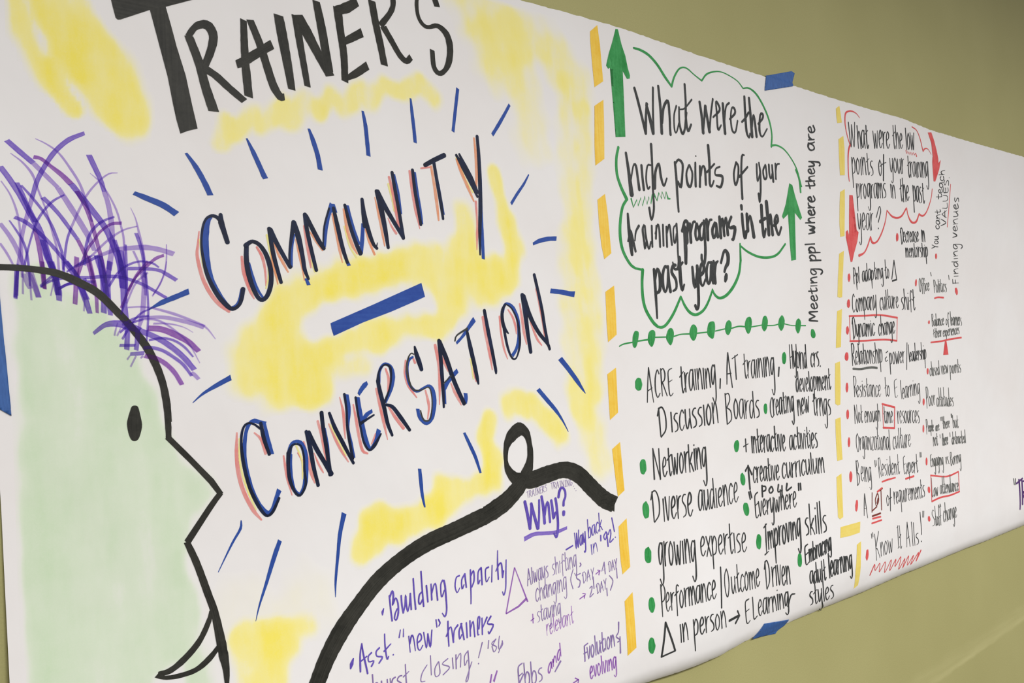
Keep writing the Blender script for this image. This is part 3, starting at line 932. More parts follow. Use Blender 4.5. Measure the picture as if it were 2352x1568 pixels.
u 9,8,7,9,6 2295,1143 -14,-20 -4,-50 6,-9 16,28
u 11,11,10,9,9,5 2302,1140 4,-30 -1,-63 -4,-57 -14,-28 -14,20
#word
u 9,8,8,7,5 2402,1144 -21,-6 -13,-41 9,-34 20,20
u 10,9,8,7 2438,1146 -24,-27 -3,-45 15,19
u! 11,9 2438,1146 1,-70
u 9,10,8,7 2477,1159 -6,-60 -7,-70 -6,-41
u 9,9,10,8 2475,1127 22,24 -2,-49 -20,-32
u 10,9,9,7 2550,1156 -23,-19 -8,-60 15,17
u! 11,10 2550,1154 -5,-86
u 10,9,7,5 2601,1149 -23,-10 -3,-63 24,21
u! 7,8 2626,1154 -14,-86
u 6,10,10 2673,1224 -9,-73 -5,-78
u 7,10,10,11 2648,1118 26,31 17,-1 -1,-71
u! 8 2690,1077 12,33
u 7,9,8,8,6 2726,1164 -10,-65 -12,-81 -18,-36 -7,20
#triangle_mark
m! 8,9 2780,1112 -93,-229
m! 6,10 2780,1112 68,-201
m! 7,11,14 2687,883 92,18 61,29
#bullet_dot
u 5,13,6 1945,1077 -8,-15 -2,-14
#word
u 6,8,10,8 1811,944 -13,-45 -5,-52 -2,-28
u 6,9,9,9 1811,944 3,-49 7,-48 6,-45
u! 7 1795,864 36,16
u 9,7,6,7,9 1857,890 -18,-12 0,-25 26,-3 -15,-21
u 9,8,6,9,8 1901,902 -19,-13 2,-22 28,-11 -21,-23
u 7,8,8,6 1936,958 -4,-56 4,-61 10,10
u! 9,6 1924,880 40,25
u! 7 1971,853 1,-2
#word
u! 5,7 2024,957 -11,-34
u! 4,7 2042,958 -5,-37
#word
u! 7,5 2067,917 -1,-77
u 8,9,7,5 2068,879 16,38 9,-19 3,-58
u 8,9,8,8,8,7,6,6 2111,873 22,10 5,18 -10,13 -15,-23 -2,-39 11,-16 19,19
u 7,6,7 2153,915 7,-78 16,65
u 9,9,7 2176,902 7,-65 19,78
#word
u! 7 2232,959 1,-37
u 8,8,7 2246,957 8,-19 -9,-13
#word
u 9,10,8 2302,935 -6,-57 -3,-65
u 8,7,10 2283,864 33,40 7,-79
u 6,8,11 2323,825 12,55 25,22
u 9,10,7,7 2386,904 -22,-34 -1,-39 15,19
u! 11,9 2381,905 9,-83
u! 9 2415,901 -4,-74
u! 9 2439,905 -7,-76
u 7,8,9 2436,860 23,38 1,-79
u 9,10,8,9,5 2492,851 13,56 -14,-5 -10,-73 9,-6
u! 9 2520,900 -9,-82
u! 6,11 2516,849 38,47
u 11,8,10,10,6 2581,895 -29,-31 39,-16 -33,-36 -6,12
#bullet_dot
u 7,19,8 1761,887 -11,-22 -7,-19
#word
c 5,6,5,3 2154,757 -33,-32 -11,-35 24,-6
c! 5 2179,796 -6,-93
c 6,6,4,6,5 2222,755 -25,-28 0,-38 27,8 0,57
c 6,5,6,6 2279,755 -36,-17 42,-27 -43,-26
c! 6 2307,752 -1,-54
c! 7 2330,761 -6,-68
c 5,5,6 2329,734 31,28 -9,-68
c 6,6,5,5 2407,761 -25,-21 -3,-46 18,23
c 7,7,6,6,6,5 2407,761 -1,-47 -3,-50 -12,-44 -13,0 47,81
c! 7,5 2505,779 -35,-70
c! 7 2466,682 2,-2
#word
c! 6 2549,778 -10,-39
c 7,6,6,5,6 2599,772 -33,-16 32,-25 -22,-20 -9,32
c! 5 2567,743 32,29
c 6,6,5,7,6 2625,781 -10,-30 -2,-36 27,18 0,20
c! 4,5 2643,752 -36,-53
#word
c 7,8,9,9,7,7 2764,602 -30,-12 -5,-48 1,-49 10,-13 18,12
c! 7,6 2732,542 27,9
c 7,8,5 2775,600 -2,-61 0,-61
c 8,8,9,9,6,4 2773,514 16,34 16,-17 -2,-40 -16,-14 -14,11
c 7,9,6 2824,593 -2,-61 0,-60
c 8,7,7,8,7,6 2822,508 16,33 16,-16 -2,-39 -17,-14 -13,10
c 5,7,7,6,7,5 2901,540 -16,0 -12,-17 22,-22 -1,-22 -20,-7
#word
m 7,8,9,9,8,8,6 2972,553 -12,-6 -12,-22 -2,-20 7,-6 12,19 7,30
m 11,8,7 2973,556 0,-26 3,-15
m! 11,6 2986,566 0,-44
m 9,9,7,7 2987,545 13,31 8,-6 3,-31
m 9,10,10,8,8,6 3045,603 -10,-3 -13,-24 1,-25 10,3 13,36
m 8,9,6 3048,640 -1,-46 1,-30
#underline_stroke
c! 12,8 3042,539 -47,-45
#word
c! 10 3233,576 -5,-86
c! 8 3233,576 29,8
c! 8 3224,534 32,5
#word
c 7,6,9 3253,563 7,-68 17,70
c 8,9,9,10,10,8,6 3297,569 -13,-25 0,-35 9,-11 12,25 1,29 -9,17
c 8,8,6 3323,612 -2,-65 -1,-46
c 10,9,8,8 3335,573 -1,-53 8,-17 14,37
c 9,9,8 3360,575 -1,-47 3,-23
c 9,9,6,9 3384,616 -5,-88 4,-23 11,15
c! 10,9 3369,559 26,20
c! 7,5 3405,577 -2,-68
c 7,8,7,8,8,7,6 3431,580 -13,-24 -1,-35 10,-10 12,24 1,28 -9,17
c! 10,5 3453,581 -1,-70
c 10,9,8,8 3454,546 13,36 8,-16 2,-52
#word
c 12,8,8,7,8 3528,643 -9,-55 -22,-23 29,-25 -21,-9
c! 8,11 3528,558 -8,-95
#word
m 9,11,10,10,11,9,7,8 3264,410 16,10 3,17 -8,12 -11,-22 1,-36 10,-15 13,19
m 9,7,9 3294,448 11,-68 12,69
m 10,9,8,8,8,6,5 3336,451 -11,-24 2,-35 10,-12 10,24 -1,29 -10,18
m 10,10,6 3360,489 1,-62 2,-48
m 9,6,9 3372,452 11,-73 12,74
m! 9 3405,449 2,-68
m! 9,6 3418,449 3,-70
m 8,9,10,9 3420,414 12,35 8,-17 5,-53
m 7,11,11,9,8,6 3477,446 -11,6 -11,-24 3,-35 8,-3 10,41
m 11,10,10,6,5 3478,453 1,-60 0,-45 -9,-14 -12,15
#word
m! 9,12 2547,605 -15,-42
m! 9,14 2586,613 -30,-50
m! 8 3125,393 46,8
m! 8,6 3142,418 29,-19
m! 8 3171,397 -10,-20
#word
c 11,8,7 2731,506 29,31 4,7
#word
c 7,6,6 1851,791 -1,-51 0,-52
c 6,6,6,6,5,4 1850,719 15,30 14,-14 -2,-35 -15,-12 -12,8
c 7,7,7,4 1895,749 0,-48 10,-16 17,32
c 6,7,5 1926,749 0,-43 4,-22
c! 5,6 1942,749 1,-64
c 6,8,7 1944,712 11,29 16,6
c 6,7,6,6,7,7 2007,745 -15,0 -12,-15 21,-20 -1,-20 -20,-6
c 6,7,6,7 2032,791 -4,-87 6,-22 14,13
c! 7,4 2015,737 33,17
#head_outline
k 23,24,25,29,32,31,30,30,32,29,27,27 376,2702 65,0 78,-5 73,-13 70,-31 71,-43 65,-70 57,-69 62,-94 44,-110 23,-109 4,-90
k 25,25,25,23 970,2228 11,-85 5,-85 0,-61
k! 24,24,25,23 982,2002 90,-106 82,-101 38,-61
k! 25,26,28,28 1194,1742 -25,-28 -26,-32 -102,-133
k 25,29,31,31,39,40,29,19,19 1041,1552 37,-100 37,-129 23,-84 16,-106 9,-76 7,-61 -1,-59 -3,-41
#mouth_line
k 13,22,25,28,24,19 1123,1247 -11,-39 -41,-69 -57,-54 -64,-38 -51,-4
k 19,26,22,19,15,20 1151,1099 -49,-45 -57,-31 -71,-6 -51,7 -29,17
#eye_mark
k* 1 846,2141 13,3 11,-7 7,-32 6,-42 -6,-32 -11,-27 -15,-6 -13,9 -9,28 -4,37 6,27 7,22
#ribbon_line
k 78,81,86,88,86,86,86,90,92,96,96 1544,770 30,56 58,97 80,101 96,91 124,100 151,80 149,52 179,35 191,40 95,25
k 97,99,105,97,76,46,37,54,83,70,39,27,50,79,96,100,96,102,112,109,106 2602,1422 57,19 98,37 104,69 67,74 31,78 0,83 -22,63 -52,22 -64,-40 -34,-53 -9,-73 18,-61 60,-54 99,-14 129,18 128,10 106,-41 95,-87 94,-83 93,-48
k* 1 3512,1429 95,-42 -17,-89 -124,63
#joining_dash
b* 1 1748,2480 246,95 286,115 10,-38 8,-35 -37,-15 -172,-65 -166,-55 -161,-64 -10,33
#hair_strand
v 20,21,20 433,3196 43,-40 44,-39
l 19,18,16 520,3117 37,-40 45,-48
l 19,22,22,21,17 602,3029 37,-64 38,-69 31,-61 19,-53
#hair_strand
v 15,18,18,17,17,16 705,3262 -58,-35 -48,-51 -33,-53 -33,-70 -21,-73
l 16,15,13,11,9 512,2980 -21,-80 -17,-71 -4,-70 -1,-95
#hair_strand
l 3,6,8,10,10,11,8 529,3216 39,-17 42,-31 42,-62 30,-56 18,-61 22,-89
#hair_strand
v 21,21,19,17 718,3175 19,-46 21,-52 13,-50
l 18,19,21,20,21 771,3027 13,-49 9,-73 1,-92 -16,-107
#hair_strand
m 15,14,15,20,22 521,3142 26,-4 34,-27 38,-31 31,-33
v 21,24,24,24,26,27,26 650,3049 38,-52 43,-60 40,-61 31,-77 19,-68 9,-101
#hair_strand
m 17,17,15,15,15 669,3022 27,-52 18,-53 15,-62 18,-81
m 15,14,14 747,2774 12,-64 5,-59
#hair_strand
v 20,21,20,20,24,24 408,3091 32,-49 35,-65 28,-63 28,-55 18,-60
v 24,22,20,18 549,2799 17,-70 17,-61 10,-70
#hair_strand
l 3,7,10,8,6 444,3147 38,-30 33,-44 17,-56 28,-85
l 6,8,8,9 560,2932 17,-79 15,-74 4,-84
#hair_strand
v 16,17,16,18 462,3034 17,-44 17,-46 25,-60
m 12,15,16,15 516,2858 13,-69 9,-79 5,-87
#hair_strand
v 8,10,11,11,10 476,3025 36,-45 40,-58 29,-60 29,-95
v! 9 610,2767 4,-107
#hair_strand
v 17,16,15,15,15 548,2984 28,-29 30,-37 31,-47 30,-47
m 14,16,17,17,17 667,2824 23,-53 14,-45 11,-54 7,-45
#hair_strand
v 6,9,9,9,7 625,3002 -40,-28 -32,-39 -24,-41 -17,-45
v 7,7,9 512,2849 -17,-62 -17,-75
#hair_strand
l 3,6,7,8,9,9 824,3112 -33,-7 -43,-39 -43,-59 -35,-75 -25,-61
v 9,9,8 645,2871 -18,-59 -15,-112
#hair_strand
l 2,6,7,8,8,9,9 720,3100 36,-33 32,-52 27,-62 15,-64 9,-64 -3,-149
#hair_strand
v 13,15,15,14,14,15,21,21 450,2898 33,-14 37,-30 44,-46 45,-59 46,-61 18,-53 19,-53
#hair_strand
l 14,16,17,15 402,2871 31,-49 25,-55 20,-59
l 16,17,19 478,2708 21,-43 24,-77
#hair_strand
v 5,8,9,9,7 433,2884 23,-39 21,-42 13,-60 5,-112
#hair_strand
l 4,6,8,7,9,10,12 410,3035 28,-49 20,-63 9,-69 -2,-82 -9,-65 -7,-112
v 11,12,13 458,2716 -7,-61 -6,-73
#hair_strand
l 8,9,7 400,2794 21,-37 19,-42
#hair_strand
v 7,10,11,11,11,10 806,2927 -43,-20 -33,-30 -22,-37 -14,-55 -6,-64
#hair_strand
m 13,11,10,10 833,2903 -41,-7 -42,-35 -22,-34
m 10,11,13 728,2827 -30,-47 -35,-100
#hair_strand
l 5,7,9,9,9 893,2894 -51,-18 -51,-36 -43,-43 -30,-34
v 8,8,7 718,2763 -46,-34 -49,-37
#hair_strand
l 2,5,9,11,11,11 869,2971 18,-45 11,-56 11,-60 7,-66 0,-141
#hair_strand
v 14,14,13,11 887,2865 14,-46 11,-61 2,-80
#hair_strand
l 22,21,22,19,17,13 1036,2783 -56,16 -58,7 -61,-6 -55,-10 -68,-30
v 11,11,10 738,2760 -33,-20 -49,-25
#hair_strand
m 12,13,11,9,10 995,2776 -35,-16 -41,-39 -40,-44 -32,-56
#hair_strand
v 17,17,14,14,14 1043,2670 -40,25 -31,16 -57,5 -65,-2
#hair_strand
v 7,9,8,9,9,10 973,2723 -27,18 -48,5 -48,-18 -39,-34 -35,-56
#hair_strand
v 7,9,11,13,14,13,13,13 530,2629 37,25 63,16 73,2 66,7 58,-3 77,-26 95,-57
#hair_strand
v 10,10,12,12 594,2624 36,21 48,8 49,2
#hair_strand
l 4,6,7,7,6 1007,2824 -2,-57 -8,-58 -23,-58 -32,-51
#hair_strand
v 20,22,20,16 542,2816 13,-61 18,-56 16,-101
#hair_strand
v 21,25,24,21 734,2764 15,-54 11,-54 6,-59
#hair_strand
v 16,17,17 803,2832 15,-64 18,-92
#hair_strand
l 9 874,2789 20,-55 18,-103
#hair_strand
v 15,15,14 452,2692 -3,-52 -4,-53
#hair_strand
l 15,19,16 475,2680 11,-34 10,-24
#hair_strand
l 15,17,17 498,2694 15,-61 10,-45
#hair_strand
l! 6,7 472,2693 -2,-93
#hair_strand
l! 6,7 494,2685 4,-108
#hair_strand
m 14,13,12 539,2730 4,-56 2,-53
#hair_strand
v 10,10,11 592,2697 -28,-31 -34,-34
#hair_strand
v 20,20,21,22,19 570,2732 10,-44 10,-53 3,-30 0,-29
#hair_strand
v 11,11,12,12 590,2622 36,21 36,6 32,16
#hair_strand
l! 5 575,2644 -11,-49
#hair_strand
m 18,18,17 661,2754 -5,-99 -7,-92
#hair_strand
v 21,23,22,18 620,2734 38,-65 26,-76 18,-67
#hair_strand
l! 6 686,2593 -6,-58
#hair_strand
m 12,14,12 705,2761 21,-136 3,-97
#hair_strand
v 21,25,21 746,2763 11,-114 -4,-121
#hair_strand
v 17,21,18 781,2741 -10,-115 7,-107
#hair_strand
l 17,17,19 787,2741 -19,-92 3,-82
#hair_strand
v 26,27,24,20,20 823,2789 9,-115 0,-116 8,-92 -5,-90
#hair_strand
v 9,10,10,8 845,2814 0,-116 -5,-93 -22,-83
#hair_strand
m 11,11,10,10 929,2747 -45,-58 -33,-66 -32,-74
#hair_strand
l 8,8,7 928,2700 -50,-48 -37,-84
#hair_strand
l 18,19,20,13 914,2700 -5,-94 -9,-84 -15,-56
#hair_strand
v 9,8,9,7 919,2700 5,-94 -1,-94 -10,-103
#hair_strand
v 13,20,28,32,26 712,2445 46,35 46,5 38,-10 47,-19
v 24,23,24,24,22 885,2456 64,-29 57,-39 52,-49 44,-57
#hair_strand
m 23,25,27,25,21 920,2465 52,-5 49,-20 58,-34 45,-45
#hair_strand
l 3,8,11,12,9 1197,2413 -41,54 -60,30 -72,29 -80,24
l 7,7,6 944,2550 -48,5 -51,-3
#hair_strand
l 20,17,16,11 1151,2467 -74,23 -90,20 -79,0
v 8,9,11 926,2517 -53,-9 -52,-28
#hair_strand
l 3,7,8,9,8 1126,2310 -43,86 -61,63 -62,39 -57,5
v 9 903,2503 -48,-18 -44,-37
#hair_strand
v 7,10,10,10,9 1099,2338 -35,44 -44,30 -49,10 -49,-8
#hair_strand
v 12,14,14,14,14,14 1090,2256 -33,50 -40,35 -43,29 -44,13 -31,-1
v! 12,13 869,2394 -61,1
#hair_strand
l 16,17,16 1088,2271 13,-10 18,-21
#hair_strand
m 18,19,19,19,18 1049,2220 -29,54 -35,39 -39,25 -43,11
v 16,16,14 903,2361 -30,-2 -26,-1
#hair_strand
v 6,8,9,9 931,2545 -31,-14 -36,-37 -45,-74
#hair_strand
v 19,19,17 880,2466 -3,-47 -6,-46
#hair_strand
l 4,7,7 804,2489 -9,-32 -5,-22
#hair_strand
l 4,7,7 814,2466 -7,-18 -7,-14
#hair_strand
l! 7 870,2350 -23,-45
#hair_strand
l! 6,8 846,2351 -11,-16
#hair_strand
l! 9,7 898,2349 -11,-9
#hair_strand
l 2,4,7,8 1103,2444 -40,24 -59,15 -62,1
#hair_strand
l 6,6,4,4 946,2606 29,48 19,48 10,48
#dash_stripe
o* 1 3615,2149 79,38 -3,-140 -2,-144 -74,-41 -1,154
#dash_stripe
o* 1 3616,1680 75,38 4,-161 3,-143 -64,-31 -7,147
#dash_stripe
o* 1 3615,1203 77,38 -8,-141 -9,-154 -72,-32 -3,79 4,100
#dash_stripe
o* 1 3595,754 74,40 -8,-135 -7,-197 -76,-31 7,152
#yellow_dash_stripe
e* 1 6617,4326 61,33 13,-68 11,-76 -80,-17 -8,62
#yellow_dash_stripe
e* 1 6622,4056 88,42 4,-117 -29,-234 -81,-10 5,171
#yellow_dash_stripe
e* 1 6588,3590 81,33 -22,-182 -36,-232 -73,-13 2,121 28,176
#yellow_dash_stripe
e* 1 6498,3049 83,29 -55,-244 -28,-158 -35,-6 -39,8 26,154
#yellow_dash_stripe
e* 1 6406,2556 78,19 -40,-197 -19,-127 -80,-5 25,133
#yellow_dash_stripe
e* 1 6314,2119 79,12 -21,-202 -31,-157 -38,-6 -38,17 18,151
#yellow_dash_stripe
e* 1 6245,1656 81,11 -26,-198 -16,-149 -80,-2 18,159
#yellow_dash_stripe
e* 1 6155,1192 82,20 -46,-186 -44,-153 -49,-11 -24,22 45,179
#yellow_dash_stripe
e* 1 6087,803 139,-1 163,-3 -36,-82 -146,-2 -149,7
#yellow_dash_stripe
e* 1 6280,631 69,16 -41,-154 -33,-191 -58,-18 2,145
#bullet_dot
g* 1 3931,2068 -7,-18 -9,-16 -15,-4 -17,1 -12,8 -10,13 2,20 2,19 11,13 14,9 19,-2 13,-8 5,-17
#bullet_dot
g* 1 3913,1536 -3,-22 -12,-12 -12,-11 -17,4 -11,11 -4,17 0,19 1,22 10,16 14,8 18,-2 12,-10 3,-20
#bullet_dot
g* 1 5604,2185 -5,-20 -9,-15 -12,-11 -16,2 -10,8 -2,19 -2,19 5,20 8,16 13,8 16,1 9,-12 7,-14
#bullet_dot
g* 1 5313,1811 -4,-17 -7,-15 -11,-7 -12,4 -7,8 -4,13 0,17 3,18 8,14 11,5 12,-1 9,-6 2,-16
#bullet_dot
g* 1 4925,1567 -6,-16 -9,-14 -13,-9 -18,1 -11,10 -5,16 -2,19 7,18 11,12 12,6 19,4 12,-10 6,-17
#bullet_dot
g* 1 4966,1325 -2,-19 -7,-14 -10,-9 -17,1 -13,6 -9,17 -4,21 4,18 5,16 11,8 16,3 12,-14 10,-13
#bullet_dot
g* 1 3903,1262 -5,-23 -7,-20 -14,-5 -17,0 -10,13 -6,19 -1,22 2,22 9,17 12,8 17,5 10,-16 9,-17
#bullet_dot
g* 1 4976,1110 -2,-20 -8,-16 -13,-10 -22,2 -15,12 -9,17 -5,21 2,21 9,15 14,7 19,-3 16,-6 9,-19
#bullet_dot
g* 1 3873,983 -4,-20 -7,-20 -14,-4 -17,2 -12,9 -7,18 2,23 4,21 9,16 13,5 18,4 9,-16 9,-15
#bullet_dot
g* 1 5084,853 -7,-21 -9,-20 -16,-8 -17,8 -12,10 -4,19 1,23 9,20 10,20 15,9 19,-5 11,-12 5,-20
#bullet_dot
g* 1 5523,644 -4,-23 -10,-18 -11,-6 -13,5 -9,8 -4,19 3,23 5,22 9,18 12,7 13,-6 9,-8 1,-20
#bullet_dot
g* 1 3848,679 -6,-19 -9,-13 -11,-10 -15,4 -8,12 -7,16 0,21 5,20 9,15 12,6 16,-3 9,-11 4,-17
#bullet_dot
g* 1 3814,437 -6,-20 -8,-13 -10,-11 -17,5 -11,12 -7,18 0,21 3,19 8,14 11,11 17,-3 11,-13 4,-20
#bullet_dot
r* 1 7591,3258 -5,-19 -9,-14 -10,-5 -14,-6 -7,9 -4,14 2,18 3,18 9,12 9,11 13,-1 8,-6 6,-13
#bullet_dot
r* 1 8347,3111 -4,-12 -8,-9 -9,-6 -12,-2 -6,7 -5,8 -1,12 5,13 6,11 10,4 13,2 7,-5 4,-10
#bullet_dot
r* 1 6658,2849 -5,-15 -8,-11 -9,-11 -13,0 -6,9 -5,11 1,16 4,16 7,13 10,5 13,2 7,-8 4,-11
#bullet_dot
r* 1 7887,2835 -4,-15 -7,-12 -9,-10 -9,4 -7,4 0,14 0,14 7,15 7,11 8,7 11,4 5,-8 3,-12
#bullet_dot
r* 1 8775,2772 -1,-15 -3,-14 -10,-8 -17,-5 -12,10 -11,11 -8,15 2,16 1,16 12,5 17,3 14,-5 11,-12
#bullet_dot
r* 1 6618,2621 -1,-16 -10,-11 -11,-9 -13,3 -11,3 -3,15 0,15 5,15 7,13 11,7 15,3 9,-9 3,-13
#bullet_dot
r* 1 6573,2392 -6,-14 -7,-12 -9,-9 -13,0 -8,8 -6,11 3,16 2,16 7,11 10,7 14,0 6,-9 5,-11
#bullet_dot
r* 1 6534,2168 -3,-15 -9,-13 -13,-7 -16,2 -12,6 -6,13 1,16 7,15 8,12 12,7 16,-1 11,-6 4,-13
#bullet_dot
r* 1 8094,2453 -3,-8 -6,-6 -7,-4 -11,0 -5,5 -4,6 -2,7 5,8 5,5 7,4 11,2 7,-4 4,-7
#bullet_dot
r* 1 7995,1980 -4,-12 -5,-11 -8,-7 -10,2 -6,7 -3,10 0,13 3,13 6,10 8,4 10,0 7,-4 3,-11
#bullet_dot
r* 1 6491,1906 -6,-16 -6,-14 -9,-9 -12,-1 -6,11 -4,13 2,18 6,17 6,14 10,8 11,-1 7,-8 1,-16
#bullet_dot
r* 1 6461,1679 -5,-18 -9,-12 -9,-6 -11,0 -6,8 -3,14 2,17 4,19 9,12 9,8 12,1 6,-10 4,-14
#bullet_dot
r* 1 6432,1448 -7,-16 -7,-13 -9,-8 -10,1 -5,9 -2,13 4,18 4,17 8,11 9,11 10,-2 6,-7 -1,-17
#bullet_dot
r* 1 7868,1693 -5,-14 -8,-10 -8,-9 -11,1 -4,10 -5,9 2,16 5,14 8,12 8,4 10,-1 6,-5 4,-11
#bullet_dot
r* 1 7800,1443 -5,-14 -7,-11 -9,-8 -10,0 -5,8 0,14 3,14 6,14 6,13 9,7 10,-1 3,-10 2,-11
#bullet_dot
r* 1 7774,1138 -6,-15 -8,-13 -9,-4 -11,-1 -5,7 0,14 5,15 5,16 9,12 9,7 9,-6 4,-7 2,-11
#bullet_dot
r* 1 6389,1168 -8,-18 -10,-13 -11,-10 -12,1 -6,10 0,16 4,19 7,19 10,12 11,9 11,-3 5,-9 4,-14
#bullet_dot
r* 1 6397,927 -11,-18 -12,-15 -13,-8 -9,4 -5,8 5,18 5,19 14,18 12,17 12,6 10,-3 3,-10 -3,-16
#bullet_dot
r* 1 7738,879 -5,-12 -7,-10 -10,-4 -13,0 -7,8 -5,9 0,13 5,13 7,10 10,5 12,-2 10,-4 3,-12
#bullet_dot
r* 1 7650,626 -3,-12 -9,-7 -9,-3 -13,1 -8,6 -5,9 0,11 4,10 6,9 10,3 12,-1 9,-5 4,-10
#bullet_dot
r* 1 6441,519 -9,-18 -11,-12 -12,-10 -10,7 -5,10 -3,13 9,20 8,16 10,18 11,1 13,2 5,-11 -2,-17
#arrow
r* 1 8363,4365 80,13 51,-83 36,-92 22,-79 -4,-49 64,41 -58,-102 -119,-140 -37,-2 1,90 5,102 15,53 22,8 52,-44 -3,62 -18,46 -51,75
#question_bubble
r 6,8,13,14,20,18,14 7020,4306 -49,29 -68,11 -69,-9 -59,-33 -18,-80 12,-81
r 14,12,16 6769,4143 21,-57 30,-52
r 22,22,20,16,16,12 6820,4034 -30,-43 -21,-62 -14,-91 -5,-78 5,-58
r 12,11,14,15 8030,4374 93,-23 58,-72 42,-119
r 17,15,8,5 8225,4157 45,31 64,3 64,-46
r 11,12,14,17,19,20,13 8357,3791 -46,-106 -101,-122 -81,-56 -55,-8 -41,14 -3,1
r 15,23,19,25,16,14 8033,3513 -59,-73 -60,-22 -55,14 -43,55 -16,67
r 16,18,18,20,13,12 7793,3550 -97,-78 -99,-30 -105,7 -73,38 -17,11
r 11,13,17,17,17,28,28,17 7402,3498 -46,-109 -76,-104 -88,-80 -68,-28 -49,6 -19,38 -5,6
r 14,16,15,25 7051,3224 -68,-91 -65,-57 -87,-28
#arrow
r* 1 6739,3578 56,3 -8,-128 -11,-119 -11,-136 56,77 29,-19 -31,-84 -69,-110 -38,-72 -27,-6 -22,97 -29,115 5,53 32,16 19,-48 20,171
#underline_scribble
r! 14,8,7,8,8,8,8,8,8,9,10,19 7868,4118 8,-31 18,28 12,-28 22,26 16,-27 25,29 16,-28 32,31 17,-24 31,23 16,-28
#underline_stroke
r 17,17,18 8231,2690 72,10 127,-1
#highlight_box
r 15,16,16,18 6591,2514 263,3 290,6 325,-24
r 16,15,16,17 6576,2299 243,-2 359,4 247,-15
r! 9 6594,2508 -12,-207
r! 10 7465,2496 -40,-210
#underline_stroke
n 18,18,21,20,20 6592,2061 123,-8 114,6 97,0 84,-8
#balance_drawing
r 17,17,18,18 8086,2256 216,7 223,17 252,12
r* 1 8398,2263 33,-1 25,-136 -115,0
#highlight_box
r! 18 7046,1728 241,-46
r! 18,17 7022,1520 220,-23
r! 10 7055,1722 -29,-199
r! 15 7287,1682 -47,-184
#underline_stroke
r 13,16,13 6867,1063 105,4 155,0
#underline_stroke
r! 17,18 7311,1033 166,4
#highlight_box
r 15,15,16,15 7791,1005 254,-42 145,-9 189,16
r 16,16,16,15 7732,771 183,12 215,-8 203,8
r! 11 7794,995 -61,-221
r! 12 8378,965 -51,-178
#underline_stroke
x! 15 6592,813 149,2
#underline_stroke
r! 15 6591,793 142,-6
#underline_stroke
r! 14 6565,757 174,1
#underline_scribble
r 15,11,9,9,9,9,9,10,9,11,10,11,10,10,11,10,9,9,10,11,12,16 6458,350 75,73 12,-53 82,46 -5,-73 102,65 -2,-91 114,87 -23,-89 111,77 -15,-61 113,63 -38,-102 116,72 -39,-75 110,85 -22,-79 118,67 -53,-74 148,81 -49,-70 94,82
#underline_stroke
r! 12 8639,3427 172,459
#word
w 10,10,8 4003,2174 -19,-112 -15,-113
w 11,10,6 4003,2174 13,-114 15,-115
w! 8,5 3977,2021 51,20
w 9,9,12,12,7,8 4103,2129 -16,27 -24,-54 -5,-82 17,-46 26,27
w 10,12,6 4122,2163 0,-92 0,-91
w 8,8,13,10,7 4119,2145 25,18 17,-33 -9,-44 -27,-15
w! 10,8 4131,2071 39,-92
w 6,9,11,10,6,6 4234,2161 -38,-18 -4,-74 2,-74 14,-19 23,18
w! 6,5 4195,2069 35,14
#word
w 12,13,9,8 4328,2167 -2,-133 7,-46 17,30
w! 10,7 4308,2098 42,36
w! 13,12 4361,2125 1,-131
w 13,12,7 4363,2049 14,60 21,16
w 8,10,12,13,8,12,12 4449,2134 -21,8 -21,-45 -3,-65 11,-32 21,35 13,85
w 10,12,7 4451,2144 -1,-84 5,-60
w! 12,8 4476,2144 -2,-141
w! 11,9 4499,2147 -1,-145
w 13,10,11,12 4501,2074 23,75 13,-35 5,-109
w! 13,11 4567,2147 -2,-144
w! 11 4590,2142 0,-135
w 12,11,13,13 4592,2075 23,70 14,-33 6,-101
w 11,12,15,14,12,11 4698,2152 -21,13 -20,-51 2,-73 15,-3 22,85
w 11,12,13,8,10 4700,2167 -1,-122 -7,-109 -19,-37 -20,37
w! 14 4756,2064 -11,-66
#word
w 14,14,9 4863,2247 -20,-111 -13,-114
w 13,12,11 4863,2247 14,-125 16,-127
w! 7,8 4837,2095 52,3
#word
w 10,15,12 4948,2224 -1,-84 0,-88
w! 7,9 4911,2203 73,28
w 9,11,8,9 5066,2233 -3,-138 8,-44 18,27
w! 10,6 5045,2156 44,33
w! 12,7 5101,2183 1,-129
w 10,13,6 5103,2107 15,59 23,14
w 7,9,12,13,7,11,10 5193,2177 -21,8 -22,-42 -3,-61 12,-32 21,33 13,80
w 13,15,9 5195,2186 -1,-80 5,-57
w! 11,12 5221,2186 -1,-132
w! 14,8 5244,2193 0,-141
w 11,10,12,9 5246,2123 22,71 14,-35 5,-106
w! 13,12 5311,2196 -1,-145
w! 13,12 5333,2201 1,-144
w 14,11,11,8 5336,2129 21,73 13,-36 6,-108
w 11,11,14,13,12,12 5435,2181 -19,13 -19,-47 2,-70 14,-4 20,80
w 12,13,14,7,8 5437,2195 -1,-117 -6,-126 -18,-44 -19,46
w! 16 5501,2117 -15,-68
#word
w! 9,10 5658,2289 -5,-186
w! 14,12 5691,2288 -5,-186
w! 8,7 5655,2187 35,12
w 13,13,11,10 5705,2237 0,-100 8,-23 18,78
w 13,13,13,6,7 5735,2236 -5,-134 -7,-61 -13,-15 -8,16
w 10,12,7 5750,2290 -2,-82 -2,-107
w 11,9,12,11,6,9 5748,2165 15,60 15,-28 -3,-71 -16,-25 -12,17
w! 13,12 5794,2228 -2,-133
w 12,12,9 5794,2150 12,60 16,12
w! 13,10 5832,2218 -2,-127
w 11,10,12,12,12,13 5879,2206 -14,13 -16,-42 0,-67 13,-9 17,69
w 15,12,12 5881,2284 -1,-103 2,-85
#word
w 10,9,14,14,7,9 5982,2194 -12,19 -20,-38 -2,-53 15,-22 19,28
w! 11,10 5994,2216 1,-115
